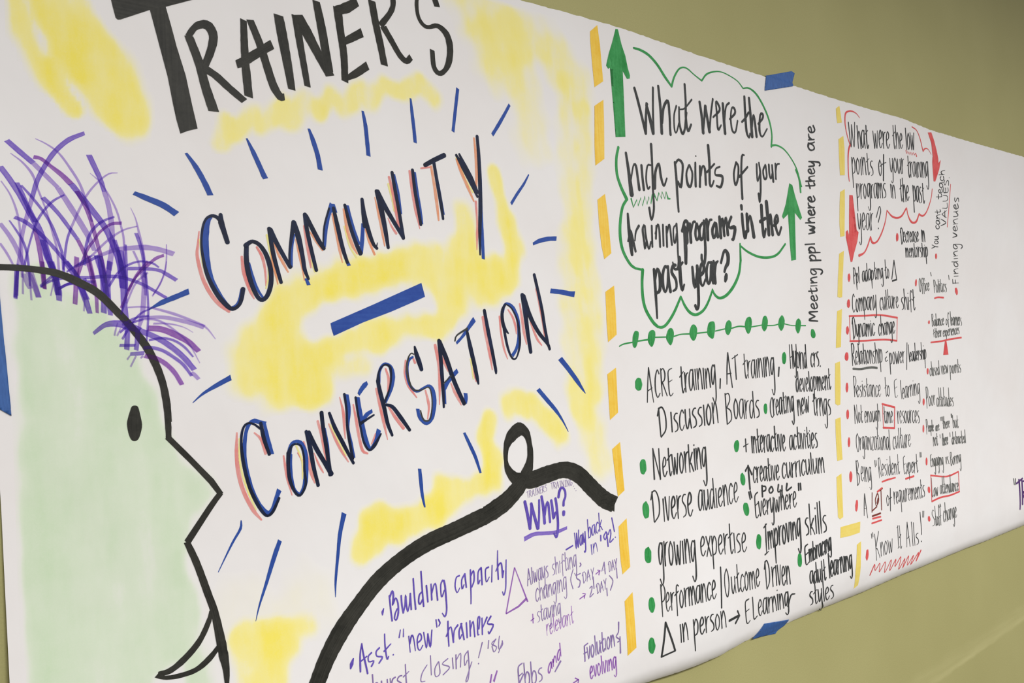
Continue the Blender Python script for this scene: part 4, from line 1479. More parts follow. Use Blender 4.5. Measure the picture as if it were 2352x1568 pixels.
w 14,13,7 5996,2149 11,52 18,12
w 8,12,15,14,12,7 6065,2219 -17,0 -12,-29 23,-36 -1,-37 -21,-13
w! 13 6079,2100 1,6
#word
w 9,10,14,13,10,7 5741,2009 -14,11 -16,-36 -1,-58 13,-8 18,60
w 11,13,10 5745,2073 -3,-86 2,-72
w 9,11,12,8,11,11,6,8 5761,1961 24,14 6,25 -11,18 -17,-32 -2,-53 12,-21 22,26
w 13,7,8 5807,2016 9,-108 23,108
w 8,10,12,8,12,11,6,9 5850,1962 25,15 6,26 -11,19 -17,-33 -3,-57 13,-22 22,27
w 13,12,13 5902,2066 -1,-85 0,-71
w 9,11,12,10,12,10,8 5937,2022 -18,-38 0,-58 14,-20 16,39 1,48 -13,29
w 10,12,12 5967,2025 -1,-115 -2,-65
w 12,8,13,11,7 5968,1977 19,48 14,-35 -8,-61 -21,-14
w! 12,10 6018,2020 -1,-114
w 15,13,14,12 6018,1963 14,56 9,-28 1,-85
w 15,12,12,10 6044,1963 15,56 9,-28 3,-86
w 10,12,13,8,12,12,7,10 6088,1958 25,15 5,25 -11,18 -17,-32 -1,-54 13,-22 22,26
w! 10,13 6136,2022 1,-117
w 10,11,13,9 6138,1964 18,58 11,-29 5,-88
w 10,13,9,10 6201,2078 -2,-132 5,-40 15,24
w! 12,6 6184,2002 37,29
#word
w 13,14,10 4075,1903 1,-93 1,-94
w 13,12,11,13,12,10 4059,1854 20,45 34,5 25,-57 -6,-88 -52,-47
w! 13,12 4195,1867 -1,-130
w 7,10,12,11,10,7 4260,1855 -21,-1 -16,-31 29,-36 -1,-39 -28,-14
w 10,9,12,11,6,7 4322,1853 -16,22 -26,-48 -4,-64 20,-26 25,35
w 14,13,11,12 4339,1873 0,-97 15,-32 25,66
w 10,13,12 4385,1876 0,-87 7,-44
w 9,11,12,12,12,9 4453,1876 -22,-2 -18,-33 31,-39 -1,-41 -30,-15
w 8,10,12,12,11,8 4515,1877 -23,-2 -18,-32 32,-39 -2,-41 -30,-14
w! 14,12 4539,1890 -3,-139
w 13,14,15,12,14,12,9 4592,1894 -26,-49 0,-71 20,-23 25,49 1,59 -20,35
w! 12 4639,1900 -1,-145
w 12,12,14,10 4641,1828 28,73 17,-35 6,-109
#word
w 12,14,12 4800,1957 1,-110 0,-110
w 7,9,11,9 4799,1946 39,9 14,-45 -45,-59
w 8,11,11,7 4807,1856 47,-30 1,-60 -48,-29
w 12,13,13,10,13,12,11 4920,1910 -23,-47 2,-71 18,-24 22,47 -1,59 -18,36
w 7,8,11,11,6,10,10 5010,1894 -24,10 -23,-42 -3,-65 14,-34 23,33 13,84
w 10,12,10 5012,1904 0,-85 6,-60
w! 11,7 5036,1894 1,-136
w 12,12,6 5039,1814 16,61 25,13
w 8,9,13,12,10,10 5136,1874 -21,14 -24,-45 1,-72 19,-10 26,74
w 12,13,10 5141,1952 -2,-105 3,-92
w 8,10,12,12,12,8 5212,1879 -24,1 -18,-31 32,-41 -2,-41 -30,-12
#word
w 9,8,12,12,7,9 5400,1867 -17,24 -25,-44 -6,-68 16,-39 28,21
w! 13,12 5393,1883 -2,-127
w 11,12,6 5393,1809 12,58 16,13
w 9,10,11,8,11,11,7,10 5427,1809 23,17 5,28 -10,20 -16,-37 -2,-60 11,-24 20,30
w 9,11,13,13,7,12,12 5502,1875 -15,9 -16,-40 -3,-58 8,-30 16,31 10,75
w 13,14,7 5503,1884 -1,-75 3,-54
w 11,13,9,10 5530,1920 -3,-121 5,-41 14,25
w! 8,6 5515,1857 32,30
w! 9,7 5559,1893 -2,-133
w! 12,8 5576,1884 -1,-122
w 12,10,11,10 5577,1823 17,62 9,-30 3,-92
w 10,11,13,12,12,12 5653,1871 -14,12 -16,-41 1,-62 11,-4 16,71
w 12,13,15,7,10 5655,1884 -3,-103 -6,-89 -14,-29 -14,31
#word
w! 14,11 5709,1850 -2,-122
w 13,11,12,11 5710,1789 19,63 11,-30 3,-91
w 9,12,14,11,14,13,7,9 5761,1794 27,18 7,30 -12,19 -19,-38 -3,-62 13,-24 24,33
w 12,9,10 5813,1865 7,-124 21,105
w 14,10,10 5841,1846 8,-103 25,126
#word
w 13,13,9,8 5950,1883 -5,-125 5,-46 19,26
w! 11,9 5929,1825 43,28
w! 11,10 5984,1851 -3,-144
w 14,14,6 5984,1767 16,64 22,13
w! 12,8 6031,1845 -3,-142
w 14,12,14,12 6032,1774 23,69 12,-36 3,-107
w 8,9,14,13,10,9 6132,1819 -19,15 -20,-45 1,-69 13,-6 22,77
w 11,13,14,6,8 6134,1833 -4,-116 -9,-93 -19,-29 -17,34
w 6,10,14,13,11,6 6191,1821 -20,1 -15,-30 26,-42 -2,-40 -26,-12
#word
w! 13 5010,1611 -3,-93
w! 10,7 4979,1558 60,15
#word
w! 14,12 5085,1622 -2,-119
w! 12,10 5103,1620 -2,-121
w 14,11,11,9 5104,1559 17,60 10,-31 3,-91
w 12,13,9,8 5163,1670 -4,-135 5,-40 14,23
w! 10 5146,1591 34,27
w 8,11,13,11,14,11,6,7 5189,1555 24,15 6,30 -10,22 -18,-38 -3,-63 12,-26 21,30
w! 12,11 5236,1615 -4,-125
w 11,14,7 5235,1542 13,56 18,11
w 8,10,13,14,8,13,12 5306,1607 -16,9 -18,-37 -4,-56 8,-31 17,29 13,73
w 15,12,10 5308,1615 -3,-74 2,-53
w 11,10,14,13,6,7 5357,1582 -11,20 -21,-38 -5,-56 13,-25 20,29
w 15,15,10,8 5384,1671 -8,-143 4,-43 15,24
w! 11,7 5365,1589 36,30
w! 14,10 5413,1605 -7,-122
w 11,7,13 5430,1606 5,-130 27,128
w 9,12,14,10,14,12,6,8 5471,1531 24,15 7,29 -10,21 -18,-36 -5,-61 12,-26 23,30
#word
w 7,9,12,13,7,11,10 5599,1575 -17,8 -17,-33 -5,-50 8,-26 18,25 12,65
w 12,14,7 5600,1582 -3,-65 2,-46
w 10,9,14,13,6,7 5650,1567 -11,21 -21,-39 -5,-56 13,-24 21,29
w 13,14,9,9 5677,1641 -7,-129 4,-41 16,24
w! 9 5658,1569 36,28
w! 13,11 5707,1589 -6,-120
w 12,7,8 5724,1586 6,-123 29,122
w! 11,8 5773,1579 -6,-115
w! 10,9 5775,1604 1,2
w 11,11,8,10 5808,1629 -8,-126 4,-39 16,22
w! 10,9 5787,1557 39,27
w! 10,8 5839,1571 -7,-114
w! 13,8 5841,1596 2,2
w 8,11,13,10,15,13,7,10 5857,1514 28,15 7,29 -11,21 -21,-36 -5,-62 12,-26 26,30
w 7,11,13,13,13,9 5947,1567 -18,1 -15,-28 22,-37 -4,-36 -25,-11
#word
w! 14,10 3978,1449 9,197
w! 11,8 3987,1646 48,-204
w! 13,10 4035,1442 10,198
w 8,9,10,9,11,11,8,10 4070,1511 27,17 7,30 -11,21 -20,-39 -4,-63 13,-25 25,32
w 12,13,9,7 4139,1632 -7,-137 5,-44 17,27
w! 10,9 4118,1556 40,32
w 13,11,10 4168,1587 5,-133 23,112
w 10,10,11 4196,1566 6,-112 27,135
w 13,13,12,10,11,10,9 4263,1589 -21,-45 -2,-66 14,-22 20,45 3,55 -14,33
w! 14,8 4298,1592 -5,-138
w 11,14,11 4297,1512 15,62 20,15
w! 12,10 4344,1636 -8,-184
w 12,14,12,11 4378,1581 -36,-71 13,-2 20,-55
w! 15,12 4400,1600 -6,-140
w! 12 4401,1626 1,3
w! 13,10 4420,1603 -4,-142
w 12,13,14,11 4421,1532 22,72 12,-36 2,-107
w 8,10,13,12,11,10 4518,1587 -18,14 -21,-48 0,-69 14,-5 22,80
w 15,15,15,8,9 4520,1601 -5,-117 -10,-108 -20,-36 -16,39
#word
w! 19 5014,1245 2,171
w! 19,14,19 4979,1382 37,34 37,-69
#word
w 10,10,13,12,7,8 5105,1378 -11,20 -20,-38 -4,-53 13,-24 20,28
w! 10,12 5117,1395 -3,-114
w 14,13,8 5117,1328 13,51 17,11
w 11,13,13,10,12,11,6,7 5153,1336 25,14 5,27 -10,19 -17,-33 -3,-57 12,-24 21,28
w 8,10,13,12,7,12,12 5233,1377 -16,8 -17,-31 -4,-48 8,-25 17,24 12,61
w 13,13,10 5235,1384 -3,-62 3,-45
w 12,14,9,7 5267,1439 -8,-127 4,-39 15,22
w! 8,7 5247,1368 36,27
w! 12,9 5295,1383 -6,-107
w 10,8,11 5312,1379 6,-109 27,107
w 9,12,13,10,14,12,6,8 5353,1320 25,14 7,26 -10,20 -19,-33 -5,-57 12,-23 23,27
#word
w 10,9,14,13,7,8 5474,1367 -14,20 -27,-39 -7,-55 16,-24 26,29
w 13,14,11,10 5491,1382 -6,-84 12,-28 28,55
w 12,14,10 5534,1381 -5,-75 3,-37
w! 14,12 5557,1375 -8,-109
w 11,14,8 5554,1311 19,49 23,10
w! 10,12 5607,1382 -9,-118
w 13,12,7 5604,1313 19,53 24,11
w! 13,10 5661,1382 -10,-120
w 12,10,15,13,7,10 5729,1363 -15,20 -28,-40 -9,-56 17,-25 28,30
w 12,14,11,11 5746,1378 -6,-86 12,-29 30,57
w 14,15,10 5791,1377 -5,-77 3,-38
w 15,14,9 5825,1423 -7,-87 -7,-80
w 11,13,10,10 5848,1373 -8,-85 12,-28 32,55
w 14,12,13 5895,1372 -7,-76 2,-38
w! 10,11 5921,1371 -14,-117
w 15,11,11,8 5916,1312 27,59 9,-30 -9,-89
w 15,13,14,11 5952,1311 29,59 10,-30 -6,-89
#word
w 11,12,9 3944,1372 -3,-94 -4,-96
w 10,10,9,11,10,8 3927,1323 20,45 32,3 21,-58 -11,-90 -49,-45
w! 13,7 4040,1313 -10,-144
w 14,8,8 4061,1322 4,-151 37,150
w 10,13,14,12,14,12,7,8 4110,1241 32,18 9,33 -12,24 -24,-42 -7,-71 14,-29 29,35
w! 10 4175,1316 -12,-147
w 12,14,9 4170,1230 20,66 24,14
w 7,10,11,11,10,7 4264,1311 -21,0 -19,-35 25,-46 -6,-45 -29,-15
w 12,14,15,12,14,12,8,9 4274,1237 34,19 11,36 -13,27 -26,-47 -9,-76 14,-31 32,37
#word
w 8,11,13,14,8,12,11 4437,1310 -19,9 -23,-42 -9,-61 8,-31 24,32 18,79
w 9,12,8 4440,1319 -7,-80 0,-56
w 14,12,11,12 4461,1312 -8,-99 10,-33 29,66
w 10,14,8 4501,1313 -6,-89 2,-44
w 7,9,12,12,11,11 4561,1297 -17,13 -24,-45 -5,-71 16,-9 28,74
w 11,11,10 4570,1380 -8,-110 -4,-89
w! 10 4592,1307 -10,-129
w 8,11,12,10,13,11,7,9 4612,1239 33,17 9,30 -13,21 -25,-38 -6,-64 15,-26 30,32
w! 12,13 4679,1316 -9,-139
w 12,11,11,10 4677,1247 28,70 12,-35 -1,-105
w 12,10,12,11,6,8 4793,1295 -16,23 -30,-47 -8,-66 18,-28 29,35
w 9,11,12,10,13,11,6,8 4807,1244 36,18 9,32 -14,23 -26,-42 -7,-68 17,-27 33,34
#word
w! 18 5164,1251 -7,-80
w 10,13,15,11 5166,1247 39,-9 -4,-25 -38,-6
w 15,18,10,17,15,11 5270,1230 -28,-23 14,-24 33,15 -8,27 -11,5
w 18,14,11 5362,1233 -15,-50 56,4
w! 16 5403,1220 -16,-84
w 21,14,14 5468,1227 -17,-50 68,17
#word
w! 16 4995,1226 9,-52
w! 16 5014,1231 12,-49
w! 19 5614,1209 -8,-49
w! 19 5638,1207 -5,-47
#word
w 11,13,13,12,7,9 5103,1210 -37,-21 -9,-72 -3,-71 12,-17 24,18
w! 7,8 5060,1118 34,15
w 14,8,11 5102,1141 8,-107 29,107
w 8,11,12,11,14,12,7,9 5149,1090 28,16 7,27 -11,19 -20,-35 -5,-57 13,-23 25,29
w! 10,9 5203,1139 -5,-104
w 15,15,8 5202,1079 15,47 19,11
w 12,13,13,13 5245,1148 -2,-84 9,-18 23,66
w 11,12,13,7,8 5281,1149 -10,-112 -11,-70 -16,-18 -8,18
w 10,9,8 5294,1141 4,-106 23,89
w 13,12,10 5321,1124 6,-88 27,107
w 12,12,8 5375,1195 -5,-62 -7,-90
w 12,12,13,11 5368,1097 23,55 11,-27 -3,-81
w 8,10,12,9,13,12,7,10 5420,1089 29,15 8,25 -11,17 -22,-32 -6,-53 13,-21 26,27
w! 14,8 5479,1146 -11,-107
w 14,12,9 5474,1084 19,48 21,12
w 10,12,13,10,13,11,6,8 5518,1095 30,16 10,28 -11,19 -24,-36 -8,-58 12,-23 29,30
#word
w 9,11,12,10,9,8 3980,1027 -16,16 -21,-47 -5,-72 12,-6 25,80
w 10,11,12,7,9 3982,1042 -12,-121 -15,-103 -19,-33 -12,38
w! 10,12 4000,1046 -14,-151
w 11,13,6 3994,958 18,67 21,14
w 10,11,11,11,11,9,7 4059,1036 -23,-48 -6,-73 11,-25 22,47 7,61 -11,38
w 11,9,8 4091,1028 -5,-146 31,120
w 13,11,9 4117,1002 -2,-123 37,145
w! 11,10 4170,1020 -17,-142
w! 11 4192,1027 -17,-149
w 11,12,12,9 4185,952 29,73 8,-38 -8,-112
w 7,10,12,11,10,9 4285,990 -17,16 -25,-46 -6,-71 12,-6 30,79
w 13,13,15,8,9 4289,1005 -17,-119 -19,-105 -21,-33 -13,39
#word
w 8,10,12,10,13,11,7,9 4345,951 34,14 12,29 -12,22 -28,-35 -10,-63 14,-27 32,28
w! 12,11 4414,1009 26,-133
w! 10 4461,1004 -68,-122
w 11,13,11 4478,1000 -18,-127 -13,-83
w 13,9,11,11,8 4472,947 33,50 15,-40 -20,-67 -31,-12
w 10,12,12,9,12,11,7,10 4542,928 37,13 12,29 -14,23 -29,-35 -10,-64 16,-28 35,28
w! 14,8 4619,992 -15,-135
w 14,13,10 4612,913 25,58 27,11
w 13,14,9,10 4701,1045 -19,-156 5,-45 25,23
w! 8,10 4666,954 57,27
w! 12,11 4743,974 -13,-131
w 7,11,12,12,11,8 4819,955 -25,3 -22,-29 32,-44 -5,-40 -35,-8
w 11,13,13,10,13,11,6,8 4835,888 41,13 11,30 -16,24 -31,-36 -7,-66 19,-30 38,29
#word
w 11,15,8 5158,969 -13,-108 -10,-103
w! 13,8 5134,947 39,23
w! 12,6 5112,754 50,17
w! 12 5175,909 -8,-124
w 16,15,14,9 5172,847 20,63 7,-30 -4,-93
w 14,12,13,12 5200,849 21,63 7,-30 -2,-93
w 11,15,11 5251,921 -9,-133 -8,-116
w 11,10,16,15,12 5249,866 23,57 12,-39 -12,-72 -23,-17
w! 11,12 5305,933 -9,-138
w 14,16,9 5301,852 17,64 20,15
w 16,16,14,12,14,13,11 5363,929 -21,-47 -4,-67 12,-21 20,46 4,56 -11,33
w 17,8,13 5395,937 1,-138 35,141
w! 12 5447,941 -13,-133
w! 12 5465,932 -12,-126
w 14,14,14,11 5461,869 26,65 8,-31 -5,-94
w 7,12,16,14,12,9 5560,939 -17,12 -24,-47 -5,-68 12,-3 28,79
w 15,16,18,9,12 5563,953 -16,-114 -17,-105 -18,-37 -14,37
#word
w 7,11,16,15,15,10 5673,937 -24,2 -22,-30 26,-42 -7,-40 -32,-11
w! 15,10 5711,1038 -38,-228
w 14,17,12,9 5740,925 -54,-62 17,-4 22,-54
w! 17,13 5771,940 -22,-131
w! 13,15 5780,993 3,5
w 12,18,14 5820,1035 -25,-149 -12,-85
w 16,18,9 5854,1038 -25,-151 -13,-89
w 8,11,14,13,14,10 5911,920 -25,2 -24,-29 28,-43 -7,-39 -35,-10
#word
w 10,14,14,13,7,9 5616,748 -39,-16 -10,-59 -3,-59 12,-14 24,15
w! 9,10 5570,673 35,13
w! 15,9 5620,705 -9,-92
w 14,15,15,12 5616,659 15,48 5,-22 -6,-69
w 12,12,13,13 5635,662 17,47 5,-21 -4,-69
w 12,14,12 5682,757 -9,-62 -7,-74
w 14,12,14,14,8,7 5670,665 18,43 12,-17 -8,-49 -15,-20 -10,11
w! 13 5717,722 -11,-96
w 13,17,7 5711,666 16,45 16,11
w 7,11,13,13,8,13,13 5777,719 -14,5 -18,-30 -7,-43 5,-21 17,24 15,56
w 15,16,14 5779,726 -8,-55 -1,-39
w 13,14,18,16,9,10 5821,718 -8,15 -21,-34 -9,-46 10,-18 20,26
w! 12,14 5836,733 -14,-96
w! 12,10 5852,738 -13,-96
w 15,15,15,11 5847,690 22,50 6,-23 -6,-72
w 10,14,17,15,12,9 5922,736 -12,9 -18,-35 -5,-48 9,-3 22,58
w 17,16,15,7,8 5925,746 -12,-81 -10,-49 -13,-15 -12,13
#word
w 8,11,14,14,7,12,11 5631,538 -16,7 -16,-27 -3,-42 9,-23 15,22 10,54
w 14,13,10 5632,544 -2,-54 4,-40
w 8,11,15,13,10,8 5677,523 -14,9 -17,-28 1,-47 13,-6 16,47
w 12,16,13 5685,598 -7,-93 3,-58
w 16,15,11,9 5699,539 -2,-71 11,-25 18,47
w 13,13,11 5732,538 -3,-64 6,-32
w 11,15,10 5759,595 -8,-94 1,-61
w 11,14,9,12 5791,602 -11,-127 6,-33 14,19
w! 10,7 5767,520 37,23
#word
w 17,19,13 5864,633 -11,-106 -3,-79
w 15,17,17,13,16,14,8,12 5870,508 26,17 8,28 -9,20 -21,-37 -5,-60 13,-24 22,31
w 7,13,17,19,9,15,12 5957,562 -17,7 -20,-35 -6,-52 10,-27 17,28 15,68
w 13,16,9 5959,570 -6,-68 4,-48
w! 12 5976,567 -5,-112
w 17,16,9 5973,502 15,50 19,12
w! 15 6016,575 -6,-119
w 19,16,15,13 6013,516 23,60 9,-29 0,-90
w! 15 6071,574 -7,-117
w! 20,14 6089,567 -5,-112
w 15,13,14,11 6087,511 22,57 9,-28 2,-85
w 8,13,17,16,15,13 6175,557 -16,11 -19,-38 -1,-56 12,-3 21,64
w 13,15,17,8,9 6178,569 -7,-94 1,-71 -10,-23 -21,24
#word
w 8,12,14,12,12,7 5620,388 -20,0 -11,-25 35,-33 8,-34 -24,-11
w 11,14,7,8 5646,447 19,-131 20,-37 11,22
w! 10,6 5634,367 41,27
w 13,13,12,12 5688,389 22,-80 19,-19 6,64
w 10,12,13,7,8 5733,389 26,-109 78,-78 0,-19 -41,23
w 14,12,10 5751,443 15,-95 27,-74
w 8,11,12,9,14,12,8,11 5797,329 31,13 2,24 -20,18 -17,-31 14,-53 30,-24 18,28
w 7,10,12,11,12,9 5896,381 -24,0 -11,-25 42,-36 13,-36 -24,-12
#word
w 10,11,6 3920,789 -10,-97 -9,-97
w 8,6,10,9,7 3916,770 22,16 12,-37 -13,-51 -26,-16
w 7,8,9,8,9,8,5,6 3947,671 25,15 8,26 -9,20 -20,-34 -6,-58 11,-23 23,28
w! 9,7 3998,725 -9,-109
w 11,12,7 3994,661 15,49 18,10
w 9,8,9,9,8 4075,751 -10,9 -10,-13 -10,-59 -12,-115
w! 9 4031,699 36,21
w 8,9,10,10,10,7,5 4094,721 -20,-35 -4,-53 12,-19 18,36 4,44 -10,27
w! 10,8 4125,727 -10,-115
w 10,10,7 4121,660 16,52 19,11
w! 10,8 4163,726 -10,-115
w 10,9,10,10 4159,668 20,58 5,-29 -6,-87
w 10,10,10,9 4185,668 21,57 6,-29 -4,-87
w 7,9,11,10,7,11,11 4270,710 -18,8 -21,-32 -7,-50 8,-26 20,25 16,64
w 13,13,8 4272,717 -7,-64 1,-46
w! 12,9 4291,720 -10,-115
w 10,10,9,6 4287,663 25,56 9,-29 -3,-87
w 9,9,12,11,8,10 4384,697 -12,19 -27,-36 -7,-53 14,-23 25,27
w 11,13,13,11,12,10,6,7 4394,657 32,14 9,27 -11,21 -25,-35 -7,-59 13,-25 29,28
#word
w! 15 4526,784 -50,-258
#word
w 9,10,10,9,11,11,10,9 4592,759 -29,-34 -16,-70 6,-65 20,-7 27,66 4,72 -12,38
w 12,12,10,9 4641,693 -8,-83 12,-29 29,54
w 9,11,7 4684,690 -6,-74 3,-38
w 10,12,8,11 4731,760 -15,-145 5,-41 21,22
w! 9 4701,673 48,27
w 8,9,11,10,7,10 4804,660 -15,21 -28,-38 -7,-54 18,-26 27,27
w 11,11,11,10,12,11,10 4844,687 -25,-41 -3,-63 17,-23 23,41 3,53 -15,33
w! 13,11 4883,673 -6,-120
w 9,11,11,8 4881,613 21,58 10,-30 -2,-90
w 11,11,11,9 4914,611 22,58 10,-30 1,-91
w 10,12,12,9,12,11,7,10 4971,611 32,15 8,29 -13,22 -23,-37 -5,-62 16,-27 28,30
#word
w 12,11,9 5102,706 -5,-96 -3,-97
w 13,12,10,12,11,8 5086,656 18,45 25,5 15,-58 -10,-91 -38,-49
w! 10,11 5177,654 -5,-141
w 11,11,10 5175,571 16,62 20,12
w! 13,10 5223,653 -7,-141
w 13,8,8 5242,655 6,-147 29,143
w 11,13,12,9,12,11,7,12 5285,563 27,15 7,32 -11,25 -19,-40 -5,-70 14,-30 23,33
w! 13,9 5338,630 -4,-133
w 13,11,11,10 5337,563 21,65 10,-35 1,-100
#triangle_mark
w! 16,15 3920,555 -58,-200
w! 15 3920,555 64,-191
w! 11 3862,355 122,9
#word
w! 10,9 4046,514 -3,-111
w! 11 4067,513 -1,-111
w 10,10,9,7 4067,458 24,57 11,-26 5,-84
#word
w 9,11,9 4171,518 -3,-106 7,-96
w 9,8,11,11,9 4170,474 24,43 15,-32 -10,-56 -24,-12
w 10,12,12,10,13,11,8,11 4229,460 30,12 7,25 -12,18 -22,-31 -3,-53 17,-23 25,26
w! 12,9 4288,510 0,-103
w 9,11,6 4288,450 16,46 23,9
w 6,10,12,11,11,7 4377,506 -21,1 -17,-24 28,-36 0,-34 -27,-10
w 10,11,10,8,10,9,7 4416,498 -24,-32 2,-52 19,-19 20,33 0,44 -17,26
w! 10,12 4460,504 2,-111
w 12,11,10,9 4461,449 28,52 15,-29 10,-85
#arrow_mark
w! 18 4555,419 142,0
w! 17,21,18 4677,454 25,-37 -61,-38
#word
w 9,12,13,12,7,8 4850,495 -52,-10 -5,-67 11,-70 23,-21 30,14
w! 8,6 4797,418 48,7
#word
w 12,11,8 4899,495 10,-152 49,5
w 7,10,11,9,12,11,7,9 4975,396 31,13 6,27 -16,20 -21,-33 4,-58 21,-25 24,28
w 7,10,13,13,8,12,12 5078,444 -22,8 -20,-33 1,-52 16,-28 18,27 7,67
w 14,11,11 5080,452 3,-67 11,-50
w! 13,7 5101,448 10,-115
w 14,13,9 5107,382 11,50 22,11
w! 12,11 5149,442 10,-112
w 11,11,11,8 5155,387 18,55 14,-28 14,-85
w! 13,12 5214,446 8,-114
w! 9 5214,475 2,3
w! 13,9 5235,443 10,-113
w 11,10,11,10 5241,387 17,56 14,-28 14,-86
w 8,11,14,12,11,10 5333,432 -19,11 -16,-36 7,-56 14,-3 13,62
w 13,14,14,8,8 5334,443 6,-92 5,-62 -13,-19 -22,20
#word
w 18,14,9 5335,333 35,76 45,2
#word
w 11,17,12 6087,2472 -130,10 94,29
w 11,17,10 6051,2511 -89,32 133,8
w 20,18,11,19,12,11,19,17 6048,2576 -10,32 -21,6 -17,-15 26,-22 47,0 22,19 -22,28
w 23,19,11,19,11,9,16,13 6057,2640 -10,33 -22,6 -18,-16 28,-21 49,0 22,18 -22,28
w 13,12,17,14 5976,2716 99,3 34,9 -18,19
w! 18,12 6028,2697 -18,46
w! 9,7 6012,2760 101,5
w! 11,9 6018,2785 98,6
w 12,19,12,10 6067,2790 -47,21 26,16 75,11
w 14,17,11,12,15,12 6040,2898 -11,-22 29,-20 48,6 5,16 -52,19
w 10,11,14,22,14 6031,2899 79,4 77,-1 25,-18 -30,-23
#word
w 13,15,13 6028,2968 99,7 73,4
w 13,21,14,15,15 6069,2973 -43,21 29,20 54,-6 13,-26
w 14,12,8 6022,3033 103,7 72,4
w 17,25,15,15,16 6065,3038 -44,20 30,21 55,-5 13,-27
w 13,11,12 5970,3098 78,7 70,6
#word
w 10,20,15 6035,3189 95,22 -76,13
w 11,26,10 6054,3224 79,21 -90,16
w 10,12,11 5998,3277 60,5 81,7
w 13,22,11,7 6090,3285 -46,18 26,18 73,12
w 24,23,14,26,16,14,25,22 6100,3350 -9,30 -21,5 -17,-16 26,-19 47,3 21,19 -21,26
w! 13,10 6051,3405 98,12
w 14,19,17 6108,3414 -42,10 -7,22
w 24,23,14,28,17,13,20,15 6113,3462 -10,31 -23,4 -18,-16 28,-19 49,4 22,20 -22,25
#word
w 11,12,19,18 6035,3586 107,11 32,11 -16,16
w! 21,17 6098,3572 -18,42
w 13,15,11 6040,3624 62,7 75,10
w 18,22,10,8 6131,3636 -42,16 24,18 69,14
w 20,19,12,23,14,11,18,15 6137,3698 -9,30 -22,4 -18,-17 26,-17 49,4 22,20 -21,24
w 14,15,21,11 6098,3752 70,13 18,16 -52,14
w 13,14,18,22,11 6103,3795 94,10 68,2 15,-16 -19,-14
#word
w 25,26,17,12,21,15,11 6124,3949 -12,-29 23,-23 45,4 27,20 -18,23 -56,6
w 10,12,12 6118,3950 57,9 44,15
w! 11 6122,3978 97,18
w 15,24,17 6179,3991 -39,11 -4,27
w 19,20,12,23,15,13,23,23 6187,4051 -6,38 -22,5 -20,-22 24,-22 51,7 25,26 -19,30
#word
w 16,9,10 6816,4234 20,-218 32,204
w 13,7,12 6868,4220 21,-197 36,227
w 16,14,11 6963,4226 0,-75 0,-130
w 13,11,16,15 6964,4099 23,81 17,-38 5,-117
w 12,11,16,17,8,13,12 7078,4189 -24,8 -24,-51 -3,-73 13,-37 23,40 14,96
w 14,14,11 7080,4200 -2,-96 6,-67
w 18,18,13,12 7121,4251 -3,-157 8,-54 20,35
w! 11,9 7098,4168 49,42
#word
w 12,11,14 7241,4218 13,-161 28,141
w 13,10,9 7282,4198 14,-134 33,169
w 11,14,19,11,17,17,7,10 7351,4153 41,28 9,41 -18,25 -28,-55 -4,-84 21,-29 37,47
w! 15,14 7429,4239 0,-157
w 13,16,8 7432,4148 19,74 29,20
w 8,11,16,9,16,17,7,11 7494,4163 40,28 9,38 -19,24 -28,-52 -2,-80 23,-28 35,45
#word
w 12,15,10,7 7640,4330 -2,-174 9,-51 21,34
w! 8 7616,4225 51,46
w 14,16,9 7685,4338 -1,-96 1,-130
w 14,11,15,13 7685,4190 26,82 18,-36 5,-117
w 10,13,17,9,15,15,6,9 7758,4192 37,25 9,36 -17,22 -26,-49 -2,-74 20,-26 32,41
#word
w 17,16,11 7889,4338 -1,-108 -1,-104
w 12,14,15,9,15,16,16 7938,4296 -24,-55 -1,-79 19,-24 23,55 1,66 -18,37
w 13,13,9 7980,4308 11,-168 25,144
w 16,11,13 8016,4284 12,-140 30,173
#word
w 13,12,11 6828,3923 -4,-151 -4,-120
w 12,8,15,11,6 6828,3860 30,66 21,-44 -13,-82 -33,-20
w 12,14,14,8,12,12,10 6932,3929 -27,-50 0,-73 20,-23 25,51 2,61 -20,34
w! 14,12 6984,3925 -3,-143
w! 13,8 7012,3947 -1,-158
w 13,10,14,13 7014,3868 28,81 16,-38 6,-118
w 11,12,9,7 7106,3994 -2,-150 8,-48 22,31
w! 9,6 7081,3911 54,39
w 7,9,15,14,9,4 7197,3932 -25,-2 -19,-35 34,-40 -1,-43 -33,-17
#word
w 14,15,16,9,12,11,9 7331,3959 -28,-51 1,-72 21,-22 26,51 1,61 -21,33
w! 20 7416,4019 -43,-246
w 9,9,8 7326,3899 63,32 63,21
#word
w 11,12,9,11 7532,4001 4,-103 16,-22 28,83
w 14,14,13,5,8 7584,4005 -3,-138 -11,-77 -23,-21 -14,18
w 10,12,14,8,13,12,10 7634,4018 -26,-49 2,-71 21,-22 25,49 -1,60 -21,33
w 16,16,9,11 7683,4012 2,-103 17,-33 28,71
w 15,15,10 7735,4016 2,-91 8,-46
w! 11,13 7764,4030 2,-145
w 12,13,5 7767,3946 18,66 27,17
#word
w 13,16,12,11 7896,4067 -6,-162 7,-47 19,31
w! 9,7 7872,3970 48,41
w! 14,12 7933,4019 -4,-154
w 12,14,8 7933,3929 17,71 24,18
w 8,8,12,13,5,10,9 8030,4017 -22,7 -25,-48 -6,-68 12,-34 24,38 16,89
w 12,15,8 8033,4027 -5,-88 4,-63
w! 14,13 8060,4019 -7,-147
w! 14,12 8085,4028 -6,-145
w 11,9,14,14 8085,3956 27,76 13,-35 2,-109
w! 14,12 8158,4038 -7,-150
w! 17,13 8183,4040 -6,-153
w 13,10,14,14 8183,3963 26,80 14,-37 2,-114
w 11,10,16,16,12,10 8297,4044 -21,13 -24,-56 0,-79 15,-4 26,93
